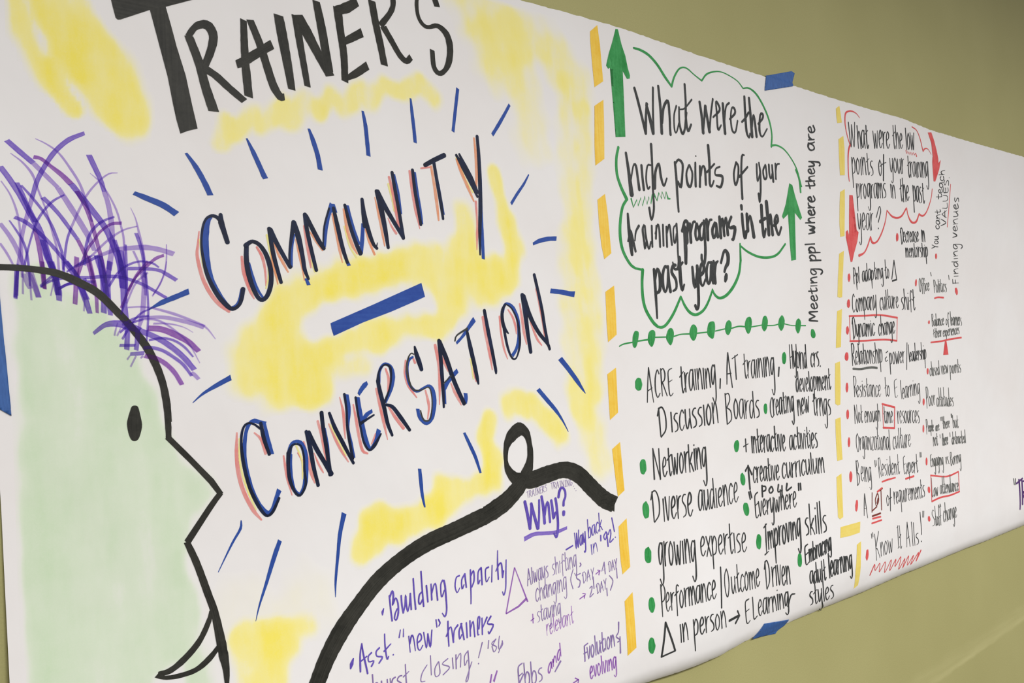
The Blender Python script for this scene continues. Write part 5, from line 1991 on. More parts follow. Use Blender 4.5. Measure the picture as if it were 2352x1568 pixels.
w 14,14,14,6,12 8300,4060 -7,-134 -9,-112 -21,-38 -21,36
#word
w 11,16,9 6874,3693 -3,-133 -3,-113
w 10,7,12,10,6 6875,3638 26,58 19,-38 -12,-72 -29,-18
w! 11 6944,3701 -3,-138
w 12,14,8 6944,3621 18,63 25,17
w 9,11,12,8,12,13,13 7021,3705 -25,-47 0,-66 18,-20 23,46 1,56 -17,31
w 11,10,14,14,11,11 7109,3705 -22,11 -22,-47 1,-65 16,-3 24,77
w 15,16,16,6,7 7111,3718 -3,-110 -7,-103 -22,-37 -21,35
w! 12,13 7133,3716 0,-128
w 10,14,5 7135,3641 16,60 24,15
w 8,8,13,14,6,11,11 7233,3724 -23,6 -24,-44 -3,-63 13,-31 24,34 13,83
w 16,14,13 7235,3733 0,-82 6,-57
w! 16,12 7259,3736 0,-136
w 11,11,15,10 7261,3668 19,70 13,-33 2,-102
w 15,11,15,14 7297,3672 22,70 12,-33 6,-101
w 8,10,16,14,11,6 7407,3746 -25,-2 -18,-35 33,-39 -1,-42 -32,-18
#word
w! 17,12 7512,3751 -3,-123
w! 12,13 7539,3748 -1,-124
w 10,10,15,12 7541,3686 28,65 16,-29 6,-93
#word
w 12,15,10,7 7715,3822 -4,-163 7,-49 20,32
w! 10,9 7692,3726 47,42
w 15,14,16 7755,3837 -1,-92 -2,-135
w 16,13,16,12 7754,3691 23,84 16,-38 3,-122
w 10,13,17,9,15,16,7,12 7818,3694 32,24 7,35 -14,23 -23,-47 -2,-74 17,-28 28,40
#word
w 16,15,16 7950,3785 -4,-163 -3,-98
w 12,8,19,14,8 7949,3717 25,69 16,-48 -11,-88 -26,-20
w 10,11,17,19,8,15,14 8055,3776 -21,10 -23,-49 -5,-71 11,-37 22,38 15,93
w 17,17,14 8058,3787 -5,-93 4,-66
w 6,11,16,16,11,6 8120,3783 -21,-1 -18,-40 27,-49 -3,-50 -28,-18
w 15,15,11,10 8153,3825 -8,-149 6,-50 20,31
w! 8,6 8129,3746 48,38
#word
w 12,12,10,11 6856,3423 3,-111 15,-24 26,89
w 9,11,12,5,9 6906,3426 -6,-148 -9,-106 -21,-27 -13,26
w 8,11,14,8,13,13,6,9 6928,3354 38,24 8,37 -16,24 -27,-48 -3,-78 20,-30 33,41
w 8,8,11,11,6,10,11 7055,3429 -26,8 -28,-48 -5,-69 14,-34 27,37 18,91
w 11,14,9 7058,3439 -3,-89 6,-63
w! 9,11 7085,3450 -2,-158
w 9,13,5 7086,3358 20,73 28,18
#word
w 12,9,14,12 7192,3416 70,104 18,-45 -57,-102
w! 14 7215,3317 4,-2
#word
w 14,15,9 7647,3344 -1,-73 0,-75
w 11,11,13,16,13,9 7635,3304 14,37 23,8 15,-42 -6,-71 -33,-42
w 6,9,13,8,12,11,5,6 7691,3262 25,16 5,24 -10,16 -18,-32 -2,-51 13,-19 21,27
w 12,8,14,14,6,8 7772,3299 -12,14 -20,-32 -3,-45 14,-18 19,25
w! 13 7784,3328 -2,-104
w 10,15,8 7784,3267 13,48 17,11
w 6,10,14,9,15,15,6,9 7821,3271 24,15 5,23 -10,16 -17,-31 -2,-49 12,-19 21,26
w 9,10,14,15,7,12,12 7899,3324 -16,6 -16,-32 -3,-45 9,-22 16,24 10,59
w 14,16,10 7901,3331 -1,-59 4,-41
w 5,8,13,14,12,8 7946,3328 -15,-1 -12,-26 21,-30 -1,-31 -20,-12
w 8,10,14,8,12,12,5,7 7958,3283 23,15 5,23 -10,16 -16,-31 -2,-50 13,-19 20,26
#word
w! 16,10 8055,3355 -1,-112
w! 16,9 8073,3349 0,-108
w 15,12,16,13 8075,3295 18,56 11,-26 4,-81
#word
w! 10,11 7714,3164 -2,-90
w 10,9,12,10 7714,3119 15,46 8,-22 0,-67
w 13,9,11,9 7739,3121 16,45 8,-22 2,-67
w 8,10,12,7,11,11,5,8 7782,3117 25,14 5,21 -10,14 -17,-28 -3,-45 13,-17 22,24
w! 10,12 7830,3170 -1,-92
w 12,9,12,12 7831,3124 18,47 10,-22 4,-69
w 13,12,8,9 7892,3215 -4,-103 6,-31 14,19
w! 7,5 7875,3154 34,24
w 11,12,12,7,10,9,7 7935,3179 -17,-32 1,-46 12,-15 16,32 0,38 -12,23
w! 12,9 7965,3187 -1,-98
w 10,13,7 7966,3130 11,44 17,11
w 6,9,12,12,9,6 8031,3181 -16,-1 -12,-24 22,-29 -1,-29 -20,-11
w 12,15,10 8045,3226 -1,-58 0,-76
w 10,8,13,13 8044,3138 17,46 12,-22 4,-68
w! 14,8 8095,3188 -1,-97
w! 10,6 8095,3209 1,2
w 10,15,13 8113,3193 -1,-100 0,-65
w 11,7,15,12,6 8114,3152 18,42 14,-29 -7,-54 -21,-12
#word
w 8,8,10 8240,3186 77,20 0,2
w 6,8,7 8251,3221 66,-13 73,0
w 8,6,7,15,7,7,7 8307,3250 26,-13 48,4 20,14 -28,11 -39,-3 -27,-13
w 6,8,14,6 8322,3278 67,6 26,11 -40,13
w 8,8,6 8331,3308 60,5 32,7
#word
w 8,15,10,8,14,10 8389,3426 -18,-15 21,-18 40,1 22,18 -15,19
w 10,14,9,8,16,10,8 8399,3475 -12,-19 20,-16 39,2 24,12 -14,17 -49,5
w 6,7,7 8393,3476 52,5 38,9
w! 6,5 8398,3495 87,10
w 10,15,6,5 8442,3502 -37,14 25,15 67,12
w 6,7,12,13 8378,3560 101,8 30,10 -12,14
w! 12,11 8434,3548 -9,36
#word
w 6,7,13,15 8431,3717 100,10 32,12 -9,17
w! 16,14 8484,3703 -2,43
w 17,16,7,14,8,7,14,15 8532,3766 2,31 -18,4 -22,-16 18,-19 45,4 27,20 -11,26
w 13,17,10,8,14,10,6 8539,3869 -16,-23 17,-19 40,2 29,16 -12,20 -49,5
w 6 8534,3870 54,7 43,12
w 9,15,10,8,15,15 8582,3942 -24,-19 19,-22 43,3 29,23 -12,22
w 6,7,6 8529,3952 65,8 77,12
w 13,16,7,6 8625,3965 -35,17 31,20 72,16
#word
w 8,12,8 8490,3428 122,40 -100,29
w 8,8,7 8531,3551 49,-17 52,-11
w 6,6,4 8531,3551 62,23 66,26
w! 15,11 8598,3528 9,61
w 5,9,9 8553,3614 113,12 12,52
w 6,6,12,8,6 8576,3686 90,12 39,25 -13,28 -94,-2
w 14,12,6,6,11,11 8623,3831 -6,-48 48,1 51,9 20,20 -1,29
w! 11,14 8666,3788 7,44
w 8,13,7,8,12,10 8668,3914 -24,-31 23,-20 58,50 38,0 -10,-44
w! 7,6 8791,3952 -5,2
#word
w! 7,4 8672,2851 138,5
w! 15,10 8678,2849 -2,41
w! 12,13 8741,2852 -5,34
w! 7,6 8714,2923 99,6
w! 6,5 8718,2950 98,7
w 10,15,6,4 8767,2956 -46,22 26,17 75,12
w 12,15,9,9,14,10 8745,3070 -12,-22 29,-22 52,4 9,21 -51,22
w 6,7,7 8682,3070 83,4 65,9
w! 6,4 8740,3105 94,7
w! 6,5 8741,3131 96,9
w 11,17,8,6 8789,3138 -45,22 26,18 74,13
w 12,15,8,9,12,9 8763,3254 -14,-24 32,-20 54,7 6,17 -57,19
w 7,7,8,16,9 8753,3255 88,6 100,2 31,-19 -41,-26
#word
w 6,16,9 8750,3325 111,29 -96,22
w 18,17,8,18,9,7,12,9 8829,3400 -2,37 -24,5 -24,-19 25,-22 55,3 29,23 -17,30
w! 6,5 8788,3467 119,13
w 8,16,7,4 8848,3476 -50,21 35,20 91,17
w 8,7,16,11 8811,3547 87,10 34,20 -48,23
w 5,8,4 8828,3599 77,9 40,12
w 17,16,8,19,10,8,15,13 8898,3636 -3,36 -25,5 -25,-19 27,-23 57,5 29,23 -19,31
w 13,15,8,9,12,12 8889,3752 -8,-25 20,-16 43,39 32,3 1,-32
#word
w 10,13,11 6719,2936 -2,-70 -2,-70
w 8,6,11,9,6 6716,2922 18,16 14,-25 -8,-38 -21,-16
w 10,14,8 6760,2892 -2,-93 -1,-53
w 12,7,12,9,5 6760,2853 17,40 13,-27 -7,-50 -19,-12
w 11,11,7 6808,2947 0,-81 0,-61
#word
w 8,9,13,13,6,11,10 6899,2908 -17,4 -16,-30 -3,-42 10,-21 17,24 9,55
w 11,11,10 6900,2914 0,-54 5,-39
w 7,8,12,13,10,10 6949,2914 -14,8 -17,-35 1,-53 14,-5 17,57
w 11,13,11 6952,2984 -1,-90 3,-66
w 8,9,13,13,6,9,8 7005,2929 -17,5 -17,-32 -2,-45 10,-23 16,25 10,60
w 10,13,11 7006,2936 0,-59 5,-41
w 12,14,8 7024,2926 0,-92 0,-71
w 12,7,12,9,5 7025,2888 19,40 15,-26 -7,-49 -22,-13
w 10,12,8,10 7091,3000 -2,-124 6,-32 15,21
w! 8 7073,2920 37,30
w! 14,8 7124,2939 0,-92
w! 14,8 7145,2943 0,-95
w 13,10,13,8 7147,2896 19,50 13,-23 5,-71
w 9,8,12,12,11,12 7239,2943 -18,7 -18,-33 2,-47 13,-2 19,56
w 11,12,13,5,8 7241,2953 -2,-79 -5,-68 -16,-23 -18,21
#word
w 11,14,10,11 7302,3032 -3,-142 6,-31 15,22
w! 11,9 7284,2933 36,33
w 10,11,12,8,11,9,7 7347,2953 -17,-32 0,-44 14,-13 16,32 0,37 -13,20
#triangle_mark
w! 14 7476,3035 -64,-176
w! 13 7476,3035 28,-176
w! 16 7418,2841 88,15
#word
n 8,10,10,10,9,10,10,9 7954,2881 -17,-27 -6,-52 7,-45 13,-3 14,50 -1,52 -10,25
n 9,6,11,11,10 8011,2874 -9,12 -8,-20 -4,-59 -4,-77
n! 6 7977,2813 29,19
n 9,6,12,10,9 8046,2874 -9,12 -8,-20 -4,-59 -3,-76
n! 6,7 8012,2814 29,18
n! 11 8052,2832 -1,-74
n! 11,7 8052,2859 1,2
n 9,6,10,10,4,6 8094,2826 -10,11 -15,-26 -3,-35 12,-14 16,20
n 8,10,12,7,10,10,5,7 8105,2798 20,13 4,19 -9,12 -14,-25 -1,-40 11,-15 18,21
#word
n 12,11,7 8234,2871 0,-63 0,-63
n 6,6,14,9,5 8231,2858 19,14 15,-22 -7,-35 -22,-13
n 9,11,12,7,10,9,6 8296,2830 -17,-28 2,-40 13,-13 15,27 0,34 -13,20
n 11,13,10 8329,2878 1,-72 1,-56
n! 13,11 8351,2837 0,-85
n! 11,7 8352,2859 1,2
n 10,11,7,6 8383,2881 -2,-99 6,-27 14,17
n! 6,5 8365,2820 37,23
n! 10,12 8415,2839 -1,-84
n 12,7,11,11,5,7 8470,2827 -13,13 -20,-29 -3,-39 15,-17 20,22
n 6,9,14,13,9,5 8516,2836 -17,-1 -14,-20 24,-25 -2,-25 -22,-10
#word
n! 12 8181,2944 9,-33
n! 13 8589,2928 6,-41
#word
w 11,8,11,11,6,7 6700,2683 -14,23 -23,-49 -6,-72 14,-39 24,25
w 12,13,13,9,12,11,9 6739,2662 -20,-38 0,-56 15,-17 19,38 1,47 -15,26
w! 11 6775,2670 -3,-112
w 9,9,12,10 6775,2614 17,57 10,-27 0,-84
w 12,11,13,11 6804,2616 19,58 9,-27 4,-85
w 13,11,8 6856,2683 -2,-124 -3,-76
w 10,7,14,10,5 6857,2632 22,53 16,-36 -9,-67 -25,-16
w 8,10,14,15,7,12,12 6954,2677 -20,6 -20,-36 -3,-52 12,-26 20,28 11,68
w 11,13,10 6956,2684 -1,-67 6,-47
w! 10,9 6975,2685 2,-118
w 9,8,11,12 6978,2626 20,61 13,-29 7,-88
w 12,12,9,8 7035,2700 4,-93 12,-19 20,74
w 10,11,13,6,9 7075,2704 -2,-125 -7,-63 -17,-17 -10,15
#word
w 12,9,13,13,5,6 7187,2664 -15,17 -23,-39 -2,-53 18,-21 22,30
w 12,13,9,10 7203,2684 1,-85 13,-27 23,58
w 13,15,13 7244,2688 1,-76 6,-38
w 13,12,8 7272,2751 0,-104 1,-73
w 11,11,7,8 7312,2759 -3,-140 7,-36 19,23
w! 7 7290,2668 45,32
w 12,12,8,9 7349,2696 0,-85 14,-27 24,58
w 12,15,12 7392,2699 0,-75 6,-37
w! 15,7 7415,2692 1,-106
w 10,12,5 7417,2630 15,49 22,13
w 6,9,11,7,11,11,6,8 7465,2639 31,17 6,26 -14,16 -21,-34 -2,-53 17,-20 27,28
#word
w 7,9,14,13,10,6 7608,2687 -22,0 -16,-28 30,-36 0,-35 -29,-13
w 14,14,10 7627,2770 0,-95 1,-98
w 11,9,13,11 7628,2636 23,59 16,-30 6,-88
w! 15,12 7696,2692 1,-115
w! 12,8 7697,2730 2,4
w 10,7,13,11,8 7774,2740 -15,19 -14,-29 -5,-85 -2,-93
w! 9,5 7718,2656 48,23
w 15,15,8,7 7798,2767 -4,-156 9,-39 19,24
w! 10,6 7774,2666 49,32
#word
w 11,14,11 6639,2495 0,-89 -1,-90
w 12,11,11,12,11,9 6629,2446 12,46 21,9 14,-50 -5,-86 -31,-53
w 11,13,11,9 6692,2438 2,-80 11,-18 20,64
w 12,13,14,6,9 6730,2440 -5,-108 -7,-56 -16,-14 -9,13
w! 12,13 6746,2444 -1,-111
w 9,9,12,11 6748,2389 21,57 12,-28 4,-83
w 7,9,13,14,7,13,13 6845,2443 -20,7 -21,-35 -3,-52 10,-26 21,28 13,67
w 12 6847,2451 -2,-67 5,-47
w! 12,9 6867,2442 -3,-108
w 15,11,12,9 6867,2388 18,55 10,-27 0,-80
w 14,12,13,9 6897,2390 20,55 10,-27 3,-81
w! 14,12 6955,2450 -2,-111
w! 10,9 6955,2469 2,2
w 11,8,13,14,7,11 7018,2434 -15,17 -23,-38 -4,-51 18,-21 24,28
#word
w 11,9,13,13,6,9 7126,2424 -13,16 -19,-35 -2,-48 15,-20 20,27
w 10,13,8 7141,2521 -1,-93 2,-89
w 11,10,12,8 7141,2392 18,55 13,-26 5,-81
w 7,9,14,15,7,12,11 7228,2443 -18,6 -18,-33 -2,-47 11,-24 17,25 10,62
w 11,12,12 7230,2450 0,-61 5,-44
w! 12,7 7248,2459 2,-112
w 12,11,13,11 7251,2403 18,57 12,-27 6,-84
w 9,10,15,14,12,12 7340,2447 -18,9 -17,-36 2,-54 13,-3 18,62
w 13,13,13,6,12 7342,2458 -2,-90 -5,-74 -15,-24 -17,24
w 7,10,14,9,14,13,6,9 7360,2405 28,16 6,27 -12,17 -20,-34 -2,-56 15,-21 24,29
#word
w 13,14,9 6595,2277 -1,-94 -2,-95
w 9,8,15,12,9 6592,2258 23,21 16,-32 -10,-46 -25,-18
w! 9,10 6602,2184 35,-91
w 7,9,11,8,11,10,5,7 6649,2149 25,16 5,27 -11,20 -17,-36 -2,-58 13,-24 22,30
w 10,13,10 6701,2268 -1,-99 -1,-75
w 6,8,12,13,6,10,9 6753,2200 -17,7 -18,-33 -3,-51 10,-26 17,26 11,66
w 11,10,8 6755,2208 -2,-66 4,-47
w 12,13,9,7 6787,2271 -5,-138 6,-38 16,23
w! 10,8 6768,2187 37,29
w! 13,8 6819,2212 -3,-120
w 11,12,12,9,11,10,9 6858,2212 -20,-39 0,-57 14,-18 19,38 1,47 -14,29
w! 12,11 6892,2212 -2,-116
w 10,9,11,10 6893,2154 21,58 12,-29 3,-87
w 5,8,11,10,9,6 6984,2200 -18,-1 -15,-27 25,-34 -2,-34 -25,-12
w 12,12,11 7003,2276 -2,-82 -3,-101
w 9,10,13,12 7000,2153 21,61 14,-30 3,-91
w! 11,8 7061,2220 -2,-122
w 14,12,10 7082,2215 -2,-122 -2,-78
w 10,7,13,11,7 7083,2164 22,51 16,-37 -9,-65 -25,-14
#word
w 8,12,7,7 7207,2144 -28,-17 10,-24 33,11
w! 9 7199,2181 40,14
#word
w 12,15,12 7263,2177 0,-107 -1,-85
w 11,7,13,11,6 7265,2133 21,44 16,-31 -8,-58 -24,-12
w 9,10,11,8,10,9,7 7341,2185 -19,-37 1,-55 15,-18 19,37 0,46 -16,27
w 10,10,8 7376,2186 11,-113 20,94
w 12,8,13 7407,2167 11,-93 24,113
w 7,10,13,8,13,11,5,7 7457,2126 30,15 6,24 -13,17 -20,-31 -3,-53 16,-20 25,26
w! 10,11 7515,2186 -2,-107
w 11,12,6 7515,2124 15,48 22,11
#word
w! 11 7618,2263 -48,-249
#word
w 10,11,10 7642,2244 -3,-104 -1,-57
w 6,8,11,8,12,10,5,6 7654,2127 20,12 5,21 -9,14 -14,-27 -2,-43 10,-17 18,22
w 5,7,10,11,5,10,10 7720,2174 -13,5 -14,-28 -3,-42 7,-21 14,22 9,54
w 10,10,6 7722,2180 -2,-54 3,-39
w 7,8,12,12,9,9 7760,2168 -11,9 -14,-31 0,-49 10,-5 15,51
w 12,10,9 7764,2257 -3,-107 2,-61
w 5,8,11,8,12,12,6,9 7777,2133 20,12 4,21 -9,14 -13,-27 -2,-43 11,-16 17,22
w! 9,8 7815,2186 0,-94
w 12,12,6 7816,2131 9,43 14,10
w 5,9,13,11,8,4 7870,2178 -13,-1 -10,-21 18,-24 -1,-26 -17,-10
w 8,12,9 7882,2262 -1,-92 0,-75
w 11,9,11,9 7881,2140 14,46 10,-22 3,-67
w! 11 7923,2186 0,-87
w! 8,9 7924,2224 1,4
w 12,11,9 7938,2191 -1,-94 -1,-83
w 9,6,11,9,5 7939,2152 15,40 12,-27 -6,-51 -18,-12
#word
n 8,12,9 8145,2532 0,-61 0,-60
n 5,7,9,7 8145,2526 19,7 7,-24 -23,-35
n 8,10,9,6 8148,2476 23,-13 0,-33 -23,-19
n 6,8,12,13,5,8,6 8217,2474 -14,4 -14,-20 -2,-30 8,-14 14,15 8,39
n 9,13,7 8218,2478 0,-37 4,-27
n 12,10,10 8235,2536 0,-77 1,-44
n 5,6,10,12,5,10,10 8277,2480 -14,4 -13,-21 -2,-29 9,-15 13,16 7,39
n 9,11,7 8278,2485 1,-39 4,-27
n! 11,10 8292,2487 2,-69
n 8,8,12,10 8295,2453 13,35 9,-17 5,-52
n 7,5,9,10,5,8 8361,2473 -10,10 -15,-22 -1,-30 12,-12 15,16
n 6,9,12,7,12,11,5,8 8372,2456 20,10 4,16 -9,11 -14,-21 0,-35 11,-13 18,18
#word
n 9,10,11,6,9,8,6 8462,2483 -14,-20 1,-29 11,-10 13,21 0,24 -11,14
n 10,6,10,10,10 8521,2535 -9,16 -9,-25 -4,-63 -1,-58
n! 6 8486,2469 29,13
#word
n 13,12,9 8559,2558 -2,-83 -1,-57
n 6,9,11,6,10,9,4,6 8571,2458 19,11 5,20 -8,14 -14,-25 -2,-43 10,-17 17,21
n 5,6,10,11,5,9,8 8636,2498 -13,5 -14,-25 -3,-38 7,-19 13,19 10,49
n 12 8637,2503 -2,-49 3,-35
n! 9,8 8651,2498 -2,-79
n 9,11,7 8651,2452 10,36 14,8
n! 12,9 8681,2504 -2,-86
n 9,8,11,9 8681,2461 16,43 7,-22 2,-65
n 5,8,11,7,12,11,5,7 8720,2458 20,11 4,20 -8,15 -14,-26 -2,-43 9,-18 18,22
n! 10,9 8758,2505 -2,-85
n 10,11,7 8758,2455 11,38 13,9
n 4,7,10,10,9,6 8812,2492 -13,0 -10,-19 17,-25 -2,-25 -16,-8
#word
n! 9 8166,2381 -3,-74
n! 5 8149,2336 32,19
n 8,10,6,5 8199,2394 -2,-74 5,-21 11,14
n! 7,5 8186,2350 27,18
n 9,10,6 8222,2393 0,-40 0,-52
n 9,7,9,9 8223,2332 13,33 10,-15 3,-47
n 7,9,10,6,9,8,4,5 8261,2335 19,10 4,16 -9,10 -13,-21 0,-33 10,-12 17,18
n! 9,8 8300,2373 1,-66
n! 10,9 8314,2370 2,-60
n 11,8,4 8316,2335 9,28 13,7
#word
n 6,8,10,6,9,9,4,5 8366,2335 19,9 3,14 -8,10 -13,-19 0,-30 10,-12 16,16
n! 11,9 8400,2371 26,-61
n! 8,6 8427,2372 -27,-64
n 11,10,10 8436,2370 1,-61 0,-27
n 9,5,10,8,4 8437,2345 14,26 11,-17 -5,-33 -16,-9
n 5,7,9,5,9,9,4,6 8476,2345 18,10 4,15 -8,11 -13,-21 -1,-32 10,-13 17,18
n! 11,7 8512,2385 1,-67
n 10,9,6 8513,2346 9,31 14,7
n! 11,7 8545,2385 -1,-67
n 6,8,11,6,10,10,4,7 8559,2348 20,11 4,16 -8,10 -14,-21 -1,-33 10,-13 17,18
n! 10,9 8597,2386 0,-66
n 9,8,11,7 8599,2353 14,34 9,-16 3,-49
n 7,6,11,12,5,8 8666,2379 -10,10 -16,-23 -3,-30 12,-12 16,17
n 6,8,11,6,11,10,4,7 8675,2358 21,10 5,16 -9,11 -15,-21 -2,-34 11,-13 18,18
n 5,8,11,10,8,5 8740,2392 -13,0 -10,-16 17,-19 -1,-20 -17,-7
#word
n 8,6,10,10,4,6 8047,1995 -10,13 -15,-26 -2,-36 11,-15 16,19
n 10,11,7 8061,2071 -1,-84 0,-53
n 11,12,12,8,11,9,7 8089,2012 -14,-27 0,-40 11,-14 14,28 0,33 -11,20
n 5,7,9,9,9,6 8142,2006 -14,0 -11,-18 19,-23 -1,-23 -18,-8
n 5,8,10,6,10,10,4,7 8152,1968 22,10 5,18 -10,13 -15,-23 -2,-38 12,-16 19,20
n 6,7,12,11,8,8 8223,2004 -13,8 -16,-26 0,-43 12,-5 17,44
n 11,10,8 8227,2074 -3,-85 1,-53
#word
n 12,5,9 8274,2019 9,-85 22,87
n! 12,8 8318,2015 -2,-80
n 6,8,10,6,9,9,4,7 8335,1978 23,13 5,21 -10,14 -16,-27 -2,-44 12,-17 20,23
n 9,6,9 8378,2019 8,-78 15,67
n 9,8,10 8401,2008 9,-66 17,81
#word
n 13,12,10 8468,2016 -1,-81 -2,-60
n 8,5,11,10,6 8469,1982 18,34 13,-24 -7,-43 -20,-10
n 9,11,12,8,12,11,9 8533,2013 -16,-27 1,-39 12,-13 16,27 0,32 -13,20
n! 12,7 8566,2015 0,-79
n! 11,9 8584,2022 0,-85
n 9,7,11,11 8586,1979 17,43 11,-21 4,-64
n 12,11,6,7 8647,2073 -3,-110 5,-25 15,15
n! 6,4 8629,1999 36,23
n 4,7,12,12,9,5 8705,2013 -16,-1 -13,-19 22,-23 -1,-24 -21,-8
#word
w 9 6590,1999 -3,-88 -4,-89
w 7,5,8,6,4 6587,1982 23,15 15,-33 -11,-42 -24,-12
w! 9,6 6595,1910 32,-92
w 5,7,8,5,9,9,5,8 6625,1863 25,13 6,23 -11,18 -18,-30 -3,-51 13,-21 23,24
w 5,7,9,9,8,5 6706,1905 -17,1 -13,-23 22,-30 -1,-30 -22,-9
w! 10,8 6722,1919 -3,-106
w! 9,6 6723,1946 2,3
w 5,7,10,9,8,4 6773,1902 -17,1 -13,-23 23,-30 -2,-30 -22,-9
w 9,9,5,5 6801,1968 -4,-126 5,-35 16,20
w! 7,5 6782,1892 38,26
w 6,7,9,8,4,7,7 6868,1901 -19,7 -19,-30 -4,-45 10,-24 19,23 12,59
w 8,10,9 6869,1908 -2,-59 5,-43
w! 8,6 6888,1906 -2,-105
w 9,7,9,7 6889,1853 21,52 12,-26 4,-80
w 6,5,8,9,5,8 6986,1881 -14,18 -24,-33 -4,-48 16,-21 23,25
w 6,8,9,6,9,7,3,4 6999,1845 30,13 8,24 -13,18 -22,-31 -3,-52 15,-22 27,25
#word
w 10,9,5,6 7149,1960 -7,-139 5,-31 17,18
w! 7,5 7127,1864 40,26
w 10,10,10,7,10,10,9 7196,1885 -20,-32 0,-48 14,-16 18,31 1,41 -13,24
#word
w 4,8,10,9,4,5 7368,1936 -47,-18 -7,-67 0,-67 18,-16 30,17
w! 4 7318,1851 44,14
w 10,9,5 7434,1919 -2,-100 -2,-71
w 5,7,10,7,10,9,4,5 7451,1792 28,15 6,24 -12,16 -19,-32 -3,-50 14,-19 24,27
w 4,7,10,11,4,7,6 7543,1853 -19,6 -20,-34 -4,-48 10,-24 20,26 13,64
w 7,11,10 7545,1861 -3,-63 4,-44
w! 7,8 7564,1858 -3,-103
w 9,9,6 7564,1798 15,48 20,11
w! 8,9 7608,1867 -4,-105
w 10,8,9,6 7608,1814 23,55 11,-26 2,-78
w! 9,7 7670,1868 -6,-106
w! 7 7673,1901 1,3
w! 10,8 7692,1872 -5,-108
w 10,8,9,6 7691,1818 23,56 12,-26 2,-81
w 5,7,11,10,8,7 7788,1862 -18,9 -20,-35 0,-51 14,-2 22,59
w 10,10,10,4,7 7790,1873 -4,-85 -10,-79 -19,-27 -16,27
#word
n 10,12,8 7918,1832 -5,-102 -6,-102
n 9,6,11,10,7 7914,1811 22,22 16,-36 -10,-55 -27,-22
n 9,11,11,7,10,8,6 7974,1738 -19,-31 0,-45 13,-15 18,31 1,37 -13,23
n 7,9,10,7,10,8,6 8025,1745 -19,-33 0,-49 13,-16 18,33 1,41 -13,24
n! 9,8 8057,1745 -1,-93
n 8,10,7 8058,1691 14,42 19,10
#word
n 6,7,10,10,4,9,9 8146,1705 -15,7 -17,-25 -3,-37 8,-20 16,18 11,49
n 11,11,8 8148,1711 -2,-49 3,-36
n 9,9,6,6 8181,1810 -9,-156 4,-29 15,17
n! 7,6 8160,1696 34,26
n 12,13,7,6 8220,1806 -9,-154 4,-28 15,16
n! 8,7 8198,1692 35,25
n! 12,11 8246,1709 -5,-85
n 9,11,7,7 8283,1809 -12,-156 4,-30 15,17
n! 8,7 8259,1694 36,25
n 10,12,7,6 8305,1709 -4,-67 9,-23 22,44
n 10,11,8 8338,1707 -3,-59 3,-30
n 7,7,10,9,7,7 8387,1686 -14,10 -19,-28 -2,-45 13,-6 21,45
n 9,13,11 8398,1797 -10,-128 -2,-56
n 6,8,10,6,10,10,5,9 8407,1654 25,10 6,19 -10,15 -18,-24 -5,-42 12,-18 23,20
n 5,7,10,9,8,5 8486,1690 -16,1 -13,-20 20,-27 -2,-26 -22,-8
#word
w! 9,6 6545,1595 16,157
w! 9,7 6561,1752 25,-157
w! 7,5 6586,1595 15,158
w 6,8,9,7,9,8,6 6628,1688 -17,-29 -2,-45 10,-16 16,29 3,38 -10,23
w 8,10,6,5 6670,1744 -10,-120 3,-31 14,18
w! 6 6650,1667 33,22
#word
w 5,7,9,6,9,8,4,5 6717,1635 23,12 6,23 -9,17 -17,-29 -5,-50 11,-20 21,24
w! 9,8 6762,1683 -5,-94
w 10,8,8,5 6762,1636 18,46 9,-24 0,-70
w 8,8,8,6,8,8,8 6824,1678 -17,-30 -2,-46 12,-15 16,30 2,38 -11,23
w 9,9,7,8 6854,1678 -3,-71 8,-24 20,47
w 9,10,6 6885,1677 -2,-63 2,-32
w 6,7,11,10,8,6 6934,1666 -15,10 -17,-31 0,-46 11,-3 18,52
w 8,9,11,5,7 6936,1675 -5,-77 -8,-64 -15,-20 -14,23
w 9,11,7 6957,1735 -5,-74 -4,-79
w 8,8,9,6 6951,1630 20,46 10,-24 0,-71
#word
w 11,11,7,8 7078,1701 -10,-111 4,-34 16,19
w! 6,7 7056,1638 38,22
w! 8 7107,1654 -8,-101
w! 8,10 7126,1653 -9,-100
w 8,8,8,6 7123,1603 18,49 7,-25 -4,-75
w 10,9,10,9 7149,1602 20,49 7,-26 -3,-75
w 6,8,10,7,10,9,4,5 7195,1598 27,12 7,24 -10,18 -20,-30 -6,-52 12,-21 25,24
#word
w! 9 7328,1645 -8,-115
w 10,9,5 7325,1578 16,51 19,11
w 5,7,8,6,8,7,3,5 7365,1584 26,13 8,27 -11,21 -19,-34 -6,-58 12,-25 24,28
w 4,7,9,9,8,4 7448,1634 -16,1 -14,-26 20,-37 -3,-35 -22,-10
w 10,10,9,6,9,8,7 7478,1634 -19,-36 -3,-55 12,-19 19,35 3,46 -12,29
w 9,10,8,8 7510,1629 -5,-81 9,-28 23,53
w 11,9,8 7544,1627 -4,-72 2,-37
w! 8,6 7563,1638 -7,-120
w 7,8,5 7561,1568 15,53 19,11
w 7,6,10,11,5,8 7637,1608 -12,20 -23,-38 -6,-54 13,-24 22,27
w 5,8,10,6,10,10,4,7 7646,1565 27,14 8,27 -10,20 -21,-34 -6,-59 12,-24 25,28
w 4,7,11,11,9,5 7734,1614 -17,1 -16,-27 21,-38 -4,-36 -24,-10
#word
w 8,8,8,7,7,7,6,5 6560,1510 -23,-29 -14,-60 4,-53 16,-5 24,57 4,60 -11,30
w! 9,8 6591,1475 -13,-105
w 9,9,5 6585,1414 17,46 18,9
w 5,6,7,7,8,8 6658,1463 -14,13 -19,-37 -6,-57 10,-5 25,64
w 7,8,9,4,7 6661,1475 -14,-96 -15,-69 -17,-20 -10,24
